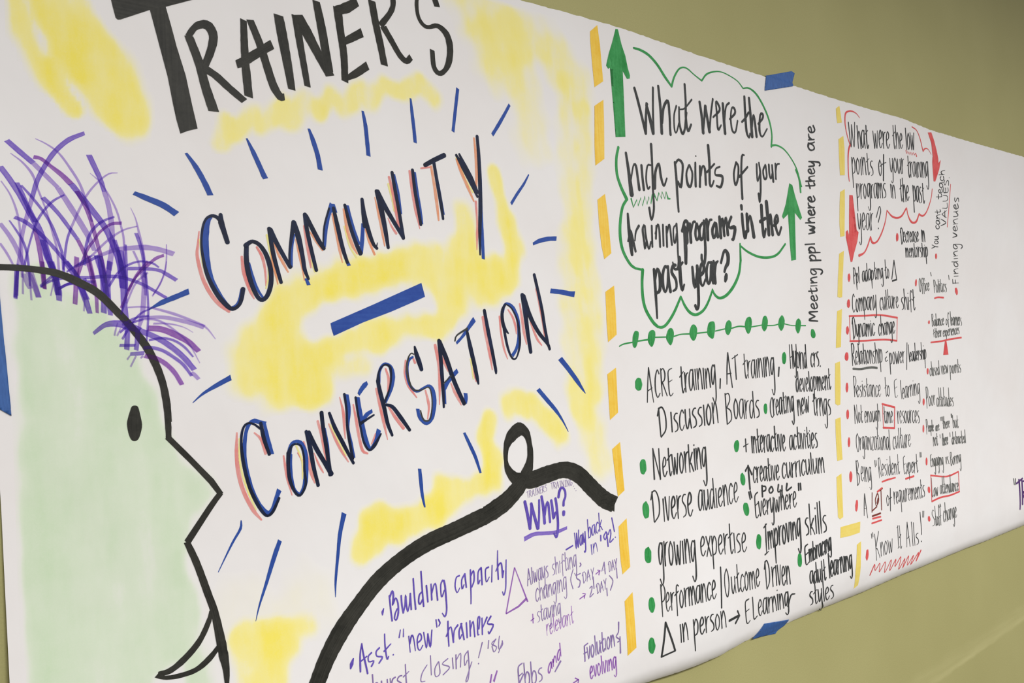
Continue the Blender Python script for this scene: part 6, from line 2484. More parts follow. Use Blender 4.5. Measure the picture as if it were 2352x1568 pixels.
w 5,6,8,9,4,7,6 6709,1466 -16,9 -20,-33 -10,-52 6,-27 20,25 18,66
w 8,8,7 6711,1473 -9,-67 -2,-48
w! 8,7 6726,1461 -13,-105
w 6,7,8,7 6722,1408 23,51 8,-27 -6,-79
w! 7,8 6780,1463 -14,-111
w 4,8,7,3 6797,1454 32,-3 -47,-102 33,2
w 5,7,9,10,4,6,5 6874,1447 -16,9 -21,-33 -9,-52 7,-28 20,25 17,67
w 8,10,5 6876,1455 -8,-69 -1,-49
w 8,8,6,5 6912,1517 -16,-140 1,-39 18,22
w! 7,5 6887,1434 38,27
w! 8,7 6937,1443 -12,-108
w 7,8,9,7,9,8,7 6973,1439 -21,-35 -6,-56 12,-19 20,35 5,46 -10,29
w! 8,9 7005,1446 -12,-118
w 10,7,8,8 7001,1387 25,57 8,-31 -5,-88
w 5,7,9,9,4,8,8 7092,1421 -17,9 -22,-32 -8,-50 7,-27 21,24 18,65
w 9,10,7 7094,1428 -8,-65 -1,-47
w 7,11,9 7124,1492 -11,-100 -10,-76
#word
w 8,7,10,10,5,8 7221,1402 -12,19 -28,-36 -10,-51 14,-22 27,26
w 9,10,7,5 7240,1424 -11,-82 8,-28 31,54
w 7,8,5 7280,1423 -10,-74 1,-37
w 9,9,6 7314,1490 -13,-106 -10,-73
w 10,10,6,6 7351,1488 -21,-143 2,-37 20,21
w! 5,7 7320,1398 45,28
w 7,10,7,6 7377,1416 -11,-84 8,-29 30,56
w 8,11,9 7416,1415 -9,-75 0,-38
w! 10,8 7438,1421 -14,-115
w 8,10,4 7432,1354 19,52 22,11
w 5,7,8,6,9,8,4,6 7475,1357 30,15 9,26 -11,19 -23,-33 -8,-57 12,-22 28,27
#word
n 9,9,5 7858,1527 -9,-71 -10,-70
n 8,5,10,8,6 7854,1513 17,14 9,-25 -10,-38 -20,-15
n 7,8,9,6,8,8,4,6 7884,1434 14,9 5,14 -5,11 -12,-19 -4,-31 5,-13 14,16
n 9,9,9,6,9,9,8 7923,1463 -12,-20 -3,-29 6,-10 12,19 3,25 -6,15
n 9 7940,1462 -7,-58 -6,-37
n 10,6,10,8,5 7938,1438 13,24 6,-18 -8,-30 -12,-7
n 11,11,7 7976,1510 -8,-67 -4,-40
n 6,8,9,6,8,8,4,7 7978,1431 14,8 5,15 -5,10 -12,-18 -4,-31 6,-13 14,15
#word
n 5,7,10,9,4,8,7 8062,1446 -10,2 -12,-16 -4,-23 5,-12 11,13 9,30
n 11,11,7 8063,1449 -3,-30 1,-22
n! 7 8074,1453 -4,-53
n 10,9,4 8073,1422 9,24 11,6
n 5,7,9,7,10,9,4,6 8096,1427 16,8 4,14 -6,9 -12,-18 -3,-28 7,-12 15,15
#word
n 11,11,6,6 8214,1522 -10,-93 2,-23 11,14
n! 6,7 8197,1460 26,19
n 11,12,6 8235,1525 -6,-60 -6,-58
n 10,7,8,6 8227,1441 15,35 6,-17 -3,-52
n 7,8,9,6,9,8,4,7 8259,1435 17,8 5,16 -6,11 -13,-20 -5,-33 8,-13 16,17
n! 11,8 8295,1474 -7,-67
n 8,8,6 8292,1435 11,30 13,7
n 7,9,10,6,10,8,3,5 8318,1439 18,9 5,16 -6,11 -14,-20 -5,-34 8,-13 16,17
#word
n 10,10,9 8429,1520 -8,-59 -8,-64
n 9,7,11,10,4,5 8418,1436 19,35 12,-18 -8,-42 -16,-14 -11,11
n 8,9,7,9 8467,1471 -7,-59 6,-20 22,38
n 12,10,9 8497,1469 -7,-52 1,-27
n 8,11,7,7 8529,1511 -14,-98 2,-26 14,15
n! 6 8507,1450 33,19
#word
n! 8,7 7959,1346 -14,-82
n 10,8,8,6 7954,1305 19,41 5,-21 -6,-61
n 9,10,9,6,9,8,7 8009,1341 -17,-25 -6,-39 8,-13 17,26 5,32 -7,19
n 10,10,6,7 8046,1377 -14,-88 0,-28 14,17
n! 8,5 8027,1329 29,20
#word
n 9,10,7,9 8160,1362 -14,-90 0,-22 10,13
n! 7,6 8142,1303 23,19
n 10,10,8 8177,1362 -8,-56 -8,-57
n 10,9,11,9 8166,1283 15,35 4,-17 -5,-52
n 7,8,9,6,9,9,4,7 8194,1283 15,10 6,17 -5,12 -13,-22 -6,-37 5,-15 15,19
n! 10,8 8226,1321 -10,-73
n 10,10,7 8221,1279 11,33 11,7
n 8,10,11,8,11,11,5,8 8243,1284 15,9 6,17 -5,12 -13,-21 -6,-37 5,-14 15,18
#word
n 6,7,11,10,8,7 8372,1297 -9,7 -15,-22 -5,-34 8,-5 18,35
n 10,9,9 8384,1360 -13,-77 -5,-43
n! 11,6 8391,1310 -12,-71
n 4,7,10,9,8,4 8426,1307 -12,0 -11,-16 12,-22 -5,-22 -15,-6
n 11,11,6,6 8452,1358 -18,-99 0,-22 12,13
n! 6,5 8428,1290 29,18
n! 11,9 8463,1306 -12,-70
n 11,11,7 8457,1265 14,31 14,7
n 6,8,12,12,5,11,10 8515,1301 -11,5 -16,-20 -8,-32 3,-17 16,16 15,41
n 8,9,6 8517,1306 -8,-42 -3,-30
n 8,6,11,10,4,6 8551,1290 -7,11 -18,-22 -8,-31 8,-14 17,16
n 10,11,7,8 8580,1353 -20,-102 0,-23 13,13
n! 6,7 8555,1284 30,18
n 7,9,11,6,10,9,3,5 8585,1262 19,8 7,16 -6,12 -16,-20 -8,-34 7,-14 19,16
n 7,8,11,9,7,6 8648,1290 -9,8 -17,-24 -7,-39 9,-6 20,40
n 12,10,7 8661,1356 -14,-81 -8,-49
#word
n 7,10,10,10,4,7 7872,1192 -24,-11 -12,-45 -8,-46 5,-11 16,11
n! 6,5 7838,1136 22,8
n! 7,6 7873,1155 -15,-77
n 7,7,9,7 7867,1117 21,38 4,-19 -9,-58
n 6,7,10,10,9,8 7933,1142 -11,8 -17,-25 -6,-37 8,-3 21,42
n 9,10,11,5,8 7935,1150 -14,-63 -18,-64 -16,-21 -6,23
n 5,6,9,9,4,7,6 7973,1147 -12,6 -17,-23 -10,-35 3,-18 17,18 17,45
n 8,10,7 7976,1152 -11,-45 -4,-32
n 5,6,9,9,8,7 8013,1146 -11,8 -18,-26 -7,-39 8,-3 23,44
n 11,11,11,4,5 8016,1154 -16,-65 -19,-65 -17,-21 -5,23
n! 10,6 8029,1148 -17,-75
n! 9,7 8042,1145 -15,-72
n 9,8,10,9 8036,1109 21,35 5,-18 -9,-54
n 5,6,9,8,8,8 8104,1134 -10,8 -18,-24 -6,-36 8,-3 22,41
n 9,10,10,3,5 8107,1141 -14,-60 -19,-63 -17,-22 -6,24
#word
n 8,4,9 8161,1136 -5,-69 32,68
n 5,8,11,10,7,3 8221,1133 -13,0 -13,-16 14,-22 -5,-21 -19,-7
n! 8,9 8218,1066 2,4
#word
n 9,10,7 8273,1169 -12,-64 -13,-63
n 5,6,10,6 8272,1162 21,8 3,-25 -31,-37
n 4,8,10,8 8265,1110 22,-14 -7,-34 -29,-20
n 8,9,10,7,10,9,7 8325,1121 -20,-26 -6,-37 9,-12 19,26 6,31 -8,18
n! 10,6 8352,1125 -14,-76
n 9,9,4 8345,1080 17,35 17,8
n! 10,6 8389,1125 -16,-77
n! 8 8406,1128 -16,-77
n 8,8,10,9 8400,1090 23,39 6,-19 -8,-57
n 5,7,11,10,9,10 8478,1120 -13,7 -19,-26 -6,-36 9,-2 25,42
n 9,10,12,4,5 8481,1127 -14,-61 -21,-71 -18,-25 -8,26
#word
n! 10 8167,1522 0,-33
n! 10 8188,1523 0,-35
n! 11 8398,1537 -2,-37
n! 11 8417,1535 -2,-33
n! 10 8113,1358 -2,-32
n! 11 8324,1358 -5,-39
#word
w 10,10,8 6482,1289 -16,-102 -19,-101
w 5,6,8,7 6480,1279 25,9 2,-41 -37,-56
w 7,9,9,5 6471,1195 23,-26 -10,-55 -34,-28
w 7,8,9,5,8,8,4,8 6530,1172 28,12 10,27 -8,23 -23,-33 -13,-61 9,-27 27,26
w! 7,8 6593,1226 -24,-121
w! 8,7 6612,1221 -23,-120
w 9,7,8,8 6603,1161 30,56 6,-32 -14,-91
w 6,6,9,9,9,9 6701,1196 -15,16 -25,-37 -11,-61 12,-6 32,64
w 8,8,9,4,4 6705,1208 -22,-100 -19,-65 -20,-17 -12,24
#word
w 8,9,5 6865,1268 -16,-84 -18,-84
w 6,4,8,7,5 6859,1251 25,20 11,-28 -16,-42 -27,-17
w! 6 6857,1185 18,-79
w 5,7,9,6,10,9,4,6 6899,1159 30,12 10,23 -10,17 -24,-28 -11,-50 11,-21 29,23
w 4,7,9,8,7,4 6993,1196 -18,2 -17,-22 20,-31 -6,-28 -26,-8
w! 7,5 7012,1202 -18,-101
w! 10,8 7018,1237 2,3
w 5,6,9,8,7,7 7064,1180 -15,10 -23,-30 -8,-49 14,-8 29,50
w 8,11,7 7081,1261 -18,-100 -7,-62
w 7,9,9,6,9,8,4,7 7083,1144 30,12 10,24 -10,18 -24,-30 -10,-51 11,-22 29,24
w! 9,7 7144,1187 -16,-94
w 8,7,9,9 7138,1140 28,46 8,-24 -7,-71
w 7,8,5,7 7230,1261 -27,-138 0,-34 21,19
w! 6,4 7195,1172 45,25
#word
w 6,8,8,8,4,6 7368,1233 -35,-14 -16,-63 -13,-63 9,-17 23,15
w! 5,4 7319,1156 32,10
w! 7,5 7366,1166 14,-95
w! 8,9 7402,1164 -58,-91
w 10,10,7 7416,1168 -20,-95 -13,-58
w 7,5,11,9,5 7410,1128 27,39 9,-30 -18,-50 -24,-9
w 5,7,10,7,11,10,5,8 7460,1114 28,11 10,22 -8,17 -23,-28 -12,-48 10,-20 28,23
w! 11,6 7519,1162 -19,-101
w 10,8,4 7510,1103 20,44 20,9
w 9,9,5,5 7583,1225 -25,-131 -1,-34 19,19
w! 6,5 7551,1142 41,25
#word
n! 10 6796,1256 -6,-54
n! 10 6820,1253 -5,-42
n! 11 7657,1234 -9,-43
n! 11 7675,1232 -8,-40
#word
w 9,10,7 6531,1008 -35,-85 -30,-86
w 9,10,6 6531,1008 -10,-99 -8,-99
w! 4,3 6484,892 42,-3
#word
x! 11 6656,999 -58,-154
x! 11 6607,855 90,23
x 12,13,7,12,13,10 6744,981 -55,-46 -1,-50 55,31 13,49 -12,16
x! 14 6740,939 -33,-35
x! 13 6820,996 -51,-157
r! 17 6749,994 104,19
x! 7 6794,994 64,14
#word
w 9,9,9,6,8,6,5 6929,941 -30,-27 -9,-44 15,-16 29,27 8,36 -13,24
w! 12 7001,988 -68,-183
w! 8 6936,905 63,8
#word
w! 9,6 7052,953 -23,-106
w 8,10,4 7040,891 24,47 21,11
w 6,9,10,7,10,10,5,8 7082,894 30,13 10,23 -8,17 -25,-30 -12,-50 10,-21 29,25
w 6,7,9,8,8,8 7179,940 -15,11 -24,-35 -9,-53 12,-4 30,60
w! 7,9 7183,951 -42,-186
w 8,9,7,7 7199,941 -15,-74 7,-25 30,49
w 10,10,8 7235,940 -13,-66 -2,-33
w! 8 7258,939 -21,-99
w! 11,7 7280,950 -22,-109
w 8,8,5 7269,886 23,49 21,11
w 5,7,8,5,8,7,3,5 7310,888 30,13 11,24 -9,18 -25,-31 -13,-51 10,-21 29,25
w! 9,8 7373,938 -23,-99
w 9,7,8,7 7362,888 27,49 4,-25 -15,-74
w 10,9,9,6 7390,887 29,50 4,-25 -13,-75
w 7,9,10,7,10,9,5,8 7438,880 31,13 12,24 -9,18 -26,-31 -14,-52 10,-21 30,25
w! 10,8 7504,933 -23,-101
w 9,8,10,10 7494,883 32,50 6,-26 -12,-76
w 8,10,6,7 7588,991 -31,-126 -2,-37 22,22
w! 6,7 7552,917 46,26
w 5,9,11,10,8,4 7641,930 -18,1 -19,-25 17,-32 -8,-31 -26,-10
#word
n 8,11,5 7796,981 -37,-165 28,10
n 9,9,9,7,9,9,8 7823,886 -19,-26 -7,-39 8,-13 18,25 6,33 -6,20
n 8,6,7 7847,886 -9,-80 27,66
n 10,7,6 7865,872 -5,-66 32,78
#word
n 6,8,11,10,4,9,9 7970,884 -13,6 -19,-23 -10,-36 3,-19 18,18 19,46
n 10,11,7 7973,890 -12,-47 -4,-34
n 12,10,6,9 8019,969 -36,-134 -1,-26 15,15
n! 9,5 7979,872 36,22
n 12,12,6,7 8054,967 -37,-134 -2,-27 16,16
n! 7,8 8013,870 36,23
n 8,10,11,7,10,9,4,5 8045,842 24,10 9,19 -6,14 -20,-24 -12,-40 7,-17 24,20
n! 8 8096,880 -20,-79
n 11,8,9,7 8087,840 25,40 5,-21 -12,-60
n 6,7,11,11,10,10 8164,870 -10,8 -22,-25 -10,-42 11,-6 26,43
n 11,12,9 8192,964 -30,-110 -11,-52
n 4,6,9,10,4,8,8 8212,872 -13,6 -21,-24 -11,-36 3,-20 19,19 21,47
n 12,10,7 8214,877 -12,-47 -5,-34
n! 9,11 8228,872 -18,-74
n 10,8,10,8 8220,835 24,36 4,-18 -9,-56
n 9,7,10,9,5,8 8295,859 -7,13 -22,-25 -11,-36 9,-16 20,19
n 7,9,10,6,9,9,4,6 8298,830 23,9 8,18 -6,13 -19,-23 -10,-38 8,-15 22,18
#word
n 5,6,10,9,8,4 7745,680 -22,15 -26,-37 27,-50 -13,-47 -39,-6
n 9,9,6,7 7775,723 -30,-153 0,-26 13,15
n! 8,7 7740,606 30,25
n 5,7,10,10,5,10,10 7798,615 -11,6 -16,-23 -7,-34 4,-18 15,18 14,44
n 9,11,7 7800,620 -7,-44 -2,-32
n 9,8,10,10,10 7856,699 -3,25 -15,-38 -19,-90 -11,-59
n! 8,7 7809,604 27,15
n 11,9,11,11,10 7888,702 -3,26 -15,-38 -20,-91 -10,-61
n! 6,7 7840,607 28,16
#word
n 6,6,10,10,5,8 7949,637 -9,17 -25,-34 -9,-47 11,-20 22,25
n 12,12,10 7980,726 -18,-89 -13,-83
n 11,9,10,9 7956,604 26,49 7,-25 -8,-75
n 5,8,11,11,5,10,10 8045,644 -16,6 -22,-28 -9,-41 6,-22 20,21 19,55
n 8,12,8 8048,650 -10,-54 -2,-39
n! 8,6 8067,656 -18,-100
n 9,9,10,6 8059,606 28,50 6,-25 -9,-75
n 6,9,12,11,11,11 8150,643 -14,9 -24,-32 -6,-49 11,-3 27,55
n 12,12,12,5,8 8154,652 -18,-81 -15,-68 -17,-22 -13,24
n 6,8,10,8,12,10,4,6 8160,602 28,12 11,23 -8,17 -24,-30 -11,-49 10,-19 27,24
#word
w! 8,7 6584,666 -16,-215
w 8,9,7,5 6656,677 -81,-128 22,-7 34,-83
w! 7,8 6662,583 -6,-114
w 9,7,7,8 6660,526 29,57 13,-29 2,-86
w 6,8,8,7,9,7,5 6757,579 -28,-37 -2,-55 19,-19 24,37 3,46 -16,28
w 9,5,6 6800,576 7,-112 30,94
w 9,7,7 6837,558 9,-94 37,112
#word
w 8,10,9 7022,662 -21,-94 -13,-91
w! 6,5 7002,647 32,13
w! 4,5 6971,477 36,7
w 7,9,6,7 7058,658 -28,-155 3,-40 16,20
w! 9,7 7023,560 40,23
#word
w 8,9,6 7208,664 -38,-103 -26,-105
w 9,10,8 7208,664 -5,-106 5,-108
w! 5,6 7158,524 54,16
w 10,9,8 7286,652 -19,-135 -4,-70
w 9,10,6 7319,642 -18,-133 -2,-66
w 5,7,10,9,8,5 7384,538 -27,0 -22,-23 34,-31 -3,-31 -34,-10
#word
w! 11 7471,712 -29,-196
w! 13 7422,460 2,-4
w! 8 6530,677 -1,-36
w! 8 6555,684 -4,-35
n! 9 7527,713 -21,-51
n! 9 7548,710 -22,-51
#word
n! 19 9652,741 -7,-59
n! 19 9694,736 -17,-58
z! 21,19 9700,684 174,36
z! 39,27 9777,711 -70,-301
z! 34,33 9845,699 -68,-246
z 13,26,25,33,25 9842,692 126,-24 -63,-97 -94,-3 76,-116
#word
c 6,5,5 2877,1087 -10,-46 -8,-46
c 6,6,5 2877,1087 4,-44 4,-45
c! 4 2863,1025 22,11
c 6,6,3 2900,1089 -2,-45 -2,-43
c 6,4,4 2908,1067 3,-64 11,55
c 5,5,4 2922,1058 4,-53 13,66
c 4,5,5,5,4,5,5 2965,1070 -9,3 -10,-21 -3,-30 5,-15 10,17 7,39
c 6,5,5 2966,1074 -2,-39 2,-27
c 5,6,5,3 2976,1077 -1,-50 5,-10 12,39
c 5,5,5,3,3 2995,1079 -5,-67 -6,-50 -8,-13 -5,12
c 4,6,6,5,5,3 3021,1074 -10,-1 -7,-16 11,-19 -1,-19 -12,-8
#word
c 4,5,4,4,5,4 3072,1076 -10,0 -8,-16 12,-18 -1,-18 -13,-7
c 5,5,4 3082,1115 -2,-45 -3,-53
c 5,5,4,3 3079,1049 12,33 7,-16 0,-48
c! 4,3 3113,1086 -4,-65
c 3,4,4,4,4 3149,1112 -6,8 -7,-13 -4,-43 -5,-67
c! 4 3122,1070 23,14
c 5,5,4,4 3161,1125 -5,-80 2,-23 10,14
c! 4 3148,1076 23,19
c! 5,3 3178,1088 -3,-64
c! 4 3190,1090 -3,-66
c 4,5,5,4 3190,1057 12,34 6,-16 1,-50
c 3,4,5,5,5,4 3242,1092 -9,6 -11,-24 -1,-35 7,-2 13,40
c 4,5,6,3,3 3244,1099 -4,-59 -4,-44 -10,-14 -9,14
#word
c 7,8,7 3270,1045 6,-12 -11,-8
#word
c 4,5,5,5,4,5 2933,958 -7,12 -14,-25 -3,-34 9,-13 13,19
c 4 2944,1003 -3,-47 -2,-55
c 4,4,4,3 2940,934 13,34 7,-16 1,-50
c 3,4,5,5,4,5,5 2996,971 -11,4 -12,-23 -3,-33 5,-16 12,18 8,43
c 4,5,3 2997,976 -2,-43 1,-30
c! 4 3008,972 -3,-66
c 5,5,5,4 3008,939 13,34 6,-16 1,-49
c 4,5,5,5,5,4 3063,968 -10,6 -12,-23 0,-34 7,-1 13,39
c 4,5,6,4,3 3064,975 -3,-56 -5,-45 -11,-15 -9,15
c! 5,3 3078,982 -4,-73
c! 4,3 3090,979 -3,-68
c 5,5,4,5 3089,945 14,36 6,-17 1,-51
c 4,5,5,4,4,3 3147,983 -11,6 -12,-25 -1,-36 8,-2 14,42
c 4,4,5,3,3 3148,990 -4,-61 -5,-46 -11,-15 -10,14
#word
c 6 3210,1018 -27,-52 10,-55
c 7,7,7,8,6 3233,991 -2,-27 24,-20 -10,-29 -11,-3
c! 6 3228,980 36,5
#word
c 5,5,4 3283,986 -1,-30 -1,-30
c 5,4,3,4,4,4 3277,969 8,16 12,3 8,-16 -4,-29 -18,-18
c 5,5,3 3328,994 -11,-32 -7,-33
c 5,5,3 3328,994 4,-31 6,-30
c! 4 3314,950 23,9
c 3,5,2 3350,995 9,-30 1,0
c 4,5,3 3373,998 -13,-33 -5,-32
#word
m! 7 3383,957 36,14
m! 6,8,9 3401,978 21,-6 -15,-25
c! 7 3461,945 1,69
c! 7,6,5 3462,1012 -27,-48 31,9
#word
c 5,5,3 3499,1008 -1,-29 -1,-29
c 4,4,4,5,4,3 3494,992 6,15 9,3 6,-17 -3,-27 -14,-17
c 4,5,4 3533,1014 -9,-31 -6,-31
c 5,4,5 3533,1014 3,-30 3,-30
c! 3,4 3522,972 17,7
c 5,4,4 3550,1014 6,-30 1,0
c 6,6,4 3568,1016 -11,-32 -4,-30
c! 7 3557,960 -2,-59
c! 7 3361,946 -2,-67
#word
m! 7 3234,843 46,13
m! 6,8,9 3262,870 23,-7 -14,-24
c 6,6,7,5,6 3325,887 20,8 -10,-29 -18,-30 33,15
#word
c 5,5,4 3384,899 -1,-28 -1,-28
c 5,5,4,5,4,3 3378,883 7,15 11,4 7,-16 -3,-27 -17,-17
c 5 3423,908 -9,-31 -7,-31
c 5,4,3 3423,908 4,-29 5,-29
c! 4,3 3411,866 20,9
c 4,5,3 3443,913 8,-28 1,0
c 4,5,4 3464,917 -12,-32 -5,-30
c! 7 3461,860 -2,-45
c 6,7,7 3493,928 24,-36 -28,-50
#word
m! 7 2874,841 -4,-52
m! 6 2855,806 27,9
#word
c 3,4,4,4,4,3 2924,842 -10,0 -7,-14 12,-17 -1,-17 -13,-7
c 5,5,3,3 2940,875 -4,-67 3,-21 9,13
c! 5,3 2929,837 21,15
c 3,4,5,5,4,4,3 2976,846 -10,4 -11,-19 -2,-28 5,-14 10,15 8,36
c 4,5,4 2977,851 -2,-36 2,-26
c 4,5,5,4 2987,848 0,-44 5,-9 12,34
c 4,4,4,3,4 3007,849 -4,-59 -5,-38 -9,-9 -5,9
c! 5,3 3018,854 -3,-64
c! 5,4 3029,854 -2,-63
c 4 3029,822 12,33 6,-16 1,-47
c 4,5,6,5,4,3 3080,848 -10,5 -10,-20 0,-30 7,-2 11,35
c 5,5,4,3,3 3081,854 -3,-50 -4,-44 -10,-14 -9,15
#word
m! 4,3 2963,762 -1,-62
m 4,6,4 2963,726 8,29 11,7
m 5,6,5,5,5,5,4,5 2986,729 15,9 4,14 -6,9 -11,-18 -2,-29 7,-11 14,16
m 5,6,3 3021,808 -3,-59 -1,-42
m 4,5,5,5,6,5,4,5 3029,736 16,10 3,14 -6,9 -11,-19 -2,-29 8,-11 14,16
m 5,4,4 3059,773 5,-61 16,63
m 4,5,6,6,4,4,3 3109,774 -11,4 -11,-20 -3,-28 6,-14 11,15 8,37
m 5,5,4 3110,779 -2,-37 2,-25
m! 6,3 3121,777 -2,-62
m 5,5,4,3 3121,746 12,33 7,-15 1,-47
m 5,5,3,4 3164,821 -5,-80 3,-20 9,14
m! 4 3150,769 24,18
#word
u! 9 3172,1139 55,14
#word
u 7,6,8 3250,1223 2,-93 14,90
u 7,8,7 3266,1220 3,-85 15,100
u 6,8,9,9,7,8,7 3306,1200 -9,1 -9,-20 -2,-26 5,-11 9,16 6,34
u 7,9,8 3307,1204 -1,-33 1,-23
u 7,8,7,6 3316,1212 0,-46 4,-9 11,40
u 8,9,9,7,7 3333,1218 -4,-63 -4,-44 -8,-13 -4,9
#word
u 7,7,6 3361,1285 -2,-58 -1,-52
u 7,7,7,7,5,4 3359,1206 11,32 10,-11 -3,-35 -10,-15 -9,6
u 4,6,8,8,5,5,4 3412,1244 -11,1 -11,-21 -2,-27 6,-12 11,16 7,37
u 6,8,4 3413,1248 -1,-35 2,-24
u 6,7,7,6,4,5 3446,1249 -8,8 -13,-24 -2,-30 9,-11 12,19
u! 7 3457,1309 -5,-109
u 6,7,6,6 3475,1265 -20,-38 8,1 12,-22
#word
u! 7,6 3372,1134 -1,-58
u! 5,4 3388,1136 -1,-56
u 6,5,5,3 3389,1108 16,31 9,-13 3,-41
#word
u! 10 3456,1175 -3,-32
u 9,9,7,9 3503,1189 -23,-24 11,-22 19,33
u! 10 3508,1184 0,-84
u 9,7,9,8,8 3519,1170 20,28 3,-28 -17,-49 34,16
u! 9 3563,1264 11,-85
u! 8 3576,1145 1,-2
#word
c 3,3,2 2922,1512 0,-18 0,-19
c! 2 2913,1507 19,7
c 3 2936,1514 -1,-19 0,-19
c 2,2,3,3,2 2935,1510 7,5 5,-7 -3,-9 -8,-4
c! 2 2938,1495 11,-17
c 3,3,2 2964,1517 -6,-20 -4,-19
c 3,2,2 2964,1517 3,-19 5,-18
c! 3,2 2956,1490 15,6
c 3,3,2 2984,1520 -1,-19 -1,-18
c! 2 2978,1516 11,5
c! 2,1 2976,1481 13,5
c! 2,3 2993,1483 1,38
c! 2 2994,1521 13,-36
c! 2 3007,1485 2,38
c 3,3,3,2,2,2 3029,1525 -12,-5 -1,-15 0,-16 4,-3 7,5
c! 3,2 3017,1505 10,4
c 3 3034,1526 0,-19 0,-19
c 2,2,3,2,1 3033,1522 8,5 5,-6 -3,-10 -8,-4
c! 3,2 3037,1507 11,-17
c 2,2,3,2,2,2 3068,1528 -7,3 -5,-10 10,-11 -1,-13 -11,-3
#word
c 2,3,2 3108,1537 0,-19 0,-19
c! 2 3098,1533 20,4
c 3,3,2 3122,1538 0,-19 0,-19
c 3,2,3,2,2 3121,1534 8,4 6,-6 -3,-10 -9,-3
c! 3,2 3125,1519 12,-19
c 2,3,2 3152,1538 -6,-19 -4,-20
c 3,3,2 3152,1538 4,-19 5,-20
c! 2,1 3144,1512 16,4
c 2,3,2 3174,1539 -1,-20 0,-19
c! 2 3168,1535 11,4
c! 2 3166,1499 14,4
c! 3,2 3183,1500 1,39
c! 3,2 3184,1539 15,-39
c! 2 3199,1500 1,39
c 3 3214,1539 -1,-19 -1,-19
c! 2 3207,1535 12,4
c! 3,2 3206,1500 14,3
c! 2 3223,1499 1,40
c! 3,2 3224,1539 15,-39
c! 3,2 3239,1500 1,39
c 3,3,3,3,3,3,3,2 3263,1535 -6,6 -8,-12 0,-20 6,-7 8,8 0,9 -7,-1
#word
c! 4 3272,1496 1,-1
c! 4 3279,1481 1,-1
c! 4 3289,1467 1,-1
"""
TAPE = [('upper', [(1.3962, 2.1054), (1.4944, 2.134), (1.5053, 2.1315), (1.4888, 2.1003), (1.3882, 2.0735), (1.3887, 2.0779), (1.399, 2.0911)]), ('lower', [(1.2617, 1.0673), (1.3413, 1.0559), (1.3375, 1.0478), (1.315, 1.0387), (1.309, 1.0353), (1.2312, 1.045), (1.2436, 1.0497), (1.2564, 1.0568)]), ('left', [(0.0737, 1.6799), (0.0965, 1.6746), (0.0986, 1.646), (0.1009, 1.6021), (0.1027, 1.5648), (0.1049, 1.5337), (0.0958, 1.5406), (0.0889, 1.5435), (0.0747, 1.5481)])]

def parse(data):
    cur = None; res = []
    for ln in data.split('\n'):
        if not ln: continue
        if ln[0] == '#': cur = (ln[1:], []); res.append(cur); continue
        h, ws, *pts = ln.split(' ')
        x = z = 0; P = []
        for p in pts:
            a, b = p.split(','); x += int(a); z += int(b); P.append((x/UNIT, z/UNIT+1.0))
        W = [int(q)/UNIT for q in ws.split(',')]
        if len(W) == 1: W = W*len(P)
        cur[1].append((h[0], h[1:], W, P))
    return res
MICRO = 0.0001
head = None; hair_n = 0
VARY = {'letter', 'word', 'bullet_dot', 'arrow', 'underline_stroke', 'underline_scribble', 'hair_strand', 'triangle_mark', 'highlight_box'}
built = []
seq = 0
for name, strokes in parse(DATA):
    seq += 1
    main = Ink(); under = Ink()
    n = 0
    for c, fl, W, P in strokes:
        n += 1
        tgt = under if (name == 'letter' and c in 'pqy') else main
        lift = LEVEL[c]*MICRO+0.00018+n*0.000004
        if name == 'hair_strand': hair_n += 1; lift = 0.00030+hair_n*0.000004
        if name == 'arrow_mark': pass
        if '*' in fl: tgt.poly(c, P, lift, name in ('bead', 'bullet_dot', 'eye_mark'))
        else: tgt.ribbon(c, P, W, lift, '!' in fl)
    par = banner
    if name in ('hair_strand', 'eye_mark', 'mouth_line') and head: par = head
    o = main.build(name, par)
    if name == 'head_outline': head = o
    if under.v: under.build('letter_shadow', o)['label'] = 'pink and pale yellow chalk shadow of the letter'
    if name in VARY or name.endswith('stroke') or name == 'joining_dash':
        cs = [c for c, *_ in strokes if not (name == 'letter' and c in 'pqy')]
        main_c = max(set(cs), key=cs.count)
        o['label'] = ('blue and black ' if (name == 'letter' and main_c in 'bd') else COLOUR[main_c]+' ')+name.replace('_', ' ')
chalk_mesh('Y', 'yellow_chalk_shading', 'soft yellow chalk rubbed into the paper', None, None, banner)
chalk_mesh('G', 'head_shading', 'pale green chalk filling the head', None, None, head)

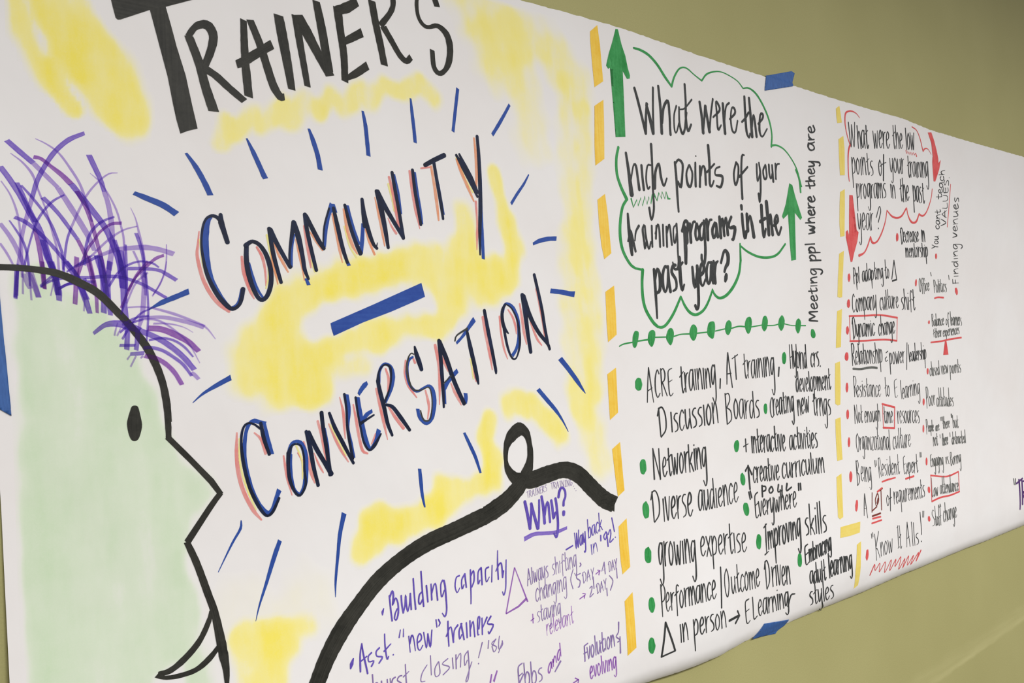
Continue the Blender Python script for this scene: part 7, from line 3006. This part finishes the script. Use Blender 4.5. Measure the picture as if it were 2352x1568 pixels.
# ------------------------------------------------------------------ blue painter's tape
tm, nt, N, L, B = new_mat('blue_painters_tape')
tc = N.new('ShaderNodeTexCoord'); oc = tc.outputs['Object']
cr = noise(nt, mapping(nt, oc, (400, 1, 60)), 1.0, 3, 0.6)
L.new(mixc(nt, maprange(nt, cr, 0.3, 0.7, 0, 1), srgb(40, 84, 150), srgb(58, 106, 176)), B.inputs['Base Color'])
B.inputs['Roughness'].default_value = 0.6
bp = N.new('ShaderNodeBump'); bp.inputs['Strength'].default_value = 0.3; bp.inputs['Distance'].default_value = 0.0003
L.new(cr, bp.inputs['Height']); L.new(bp.outputs[0], B.inputs['Normal'])
def on_paper(x, z):
    """signed distance inside the sheet"""
    return min(lerp_poly(TOP, x)-z, z-lerp_poly(BOT, x), x-lerp_poly(LEFT, z))
TL = {'upper': 'blue masking tape strip holding the banner top edge to the wall',
      'lower': 'blue masking tape strip holding the banner bottom edge to the wall',
      'left': 'blue masking tape strip along the left edge of the banner beside the green head'}
for nm, P in TAPE:
    bm = bmesh.new(); vs = [bm.verts.new((x, 0, z)) for x, z in P]; bm.faces.new(vs)
    bmesh.ops.triangulate(bm, faces=bm.faces[:])
    x0 = min(p[0] for p in P); x1 = max(p[0] for p in P); z0 = min(p[1] for p in P); z1 = max(p[1] for p in P)
    for axis, lo, hi in ((0, x0, x1), (2, z0, z1)):
        t = lo+0.003
        while t < hi:
            co = (t, 0, 0) if axis == 0 else (0, 0, t); no = (1, 0, 0) if axis == 0 else (0, 0, 1)
            bmesh.ops.bisect_plane(bm, geom=bm.verts[:]+bm.edges[:]+bm.faces[:], plane_co=co, plane_no=no); t += 0.003
    bm.verts.index_update(); V = []
    for v in bm.verts:
        d = on_paper(v.co.x, v.co.z)
        cx, cz = v.co.x, v.co.z
        s = smooth01((d+0.009)/0.009)
        zc = min(max(cz, lerp_poly(BOT, cx)+0.001), lerp_poly(TOP, cx)-0.001)
        y = (sheet(cx, zc)+0.0011)*s+0.0004*(1-s)
        V.append((cx, -y, cz))
    Fc = [tuple(v.index for v in f.verts) for f in bm.faces]; bm.free()
    o = mesh_obj('tape_strip', V, Fc, [tm], smooth=True)
    so = o.modifiers.new('thickness', 'SOLIDIFY'); so.thickness = 0.0002; so.offset = 1
    tag(o, TL[nm], 'tape')
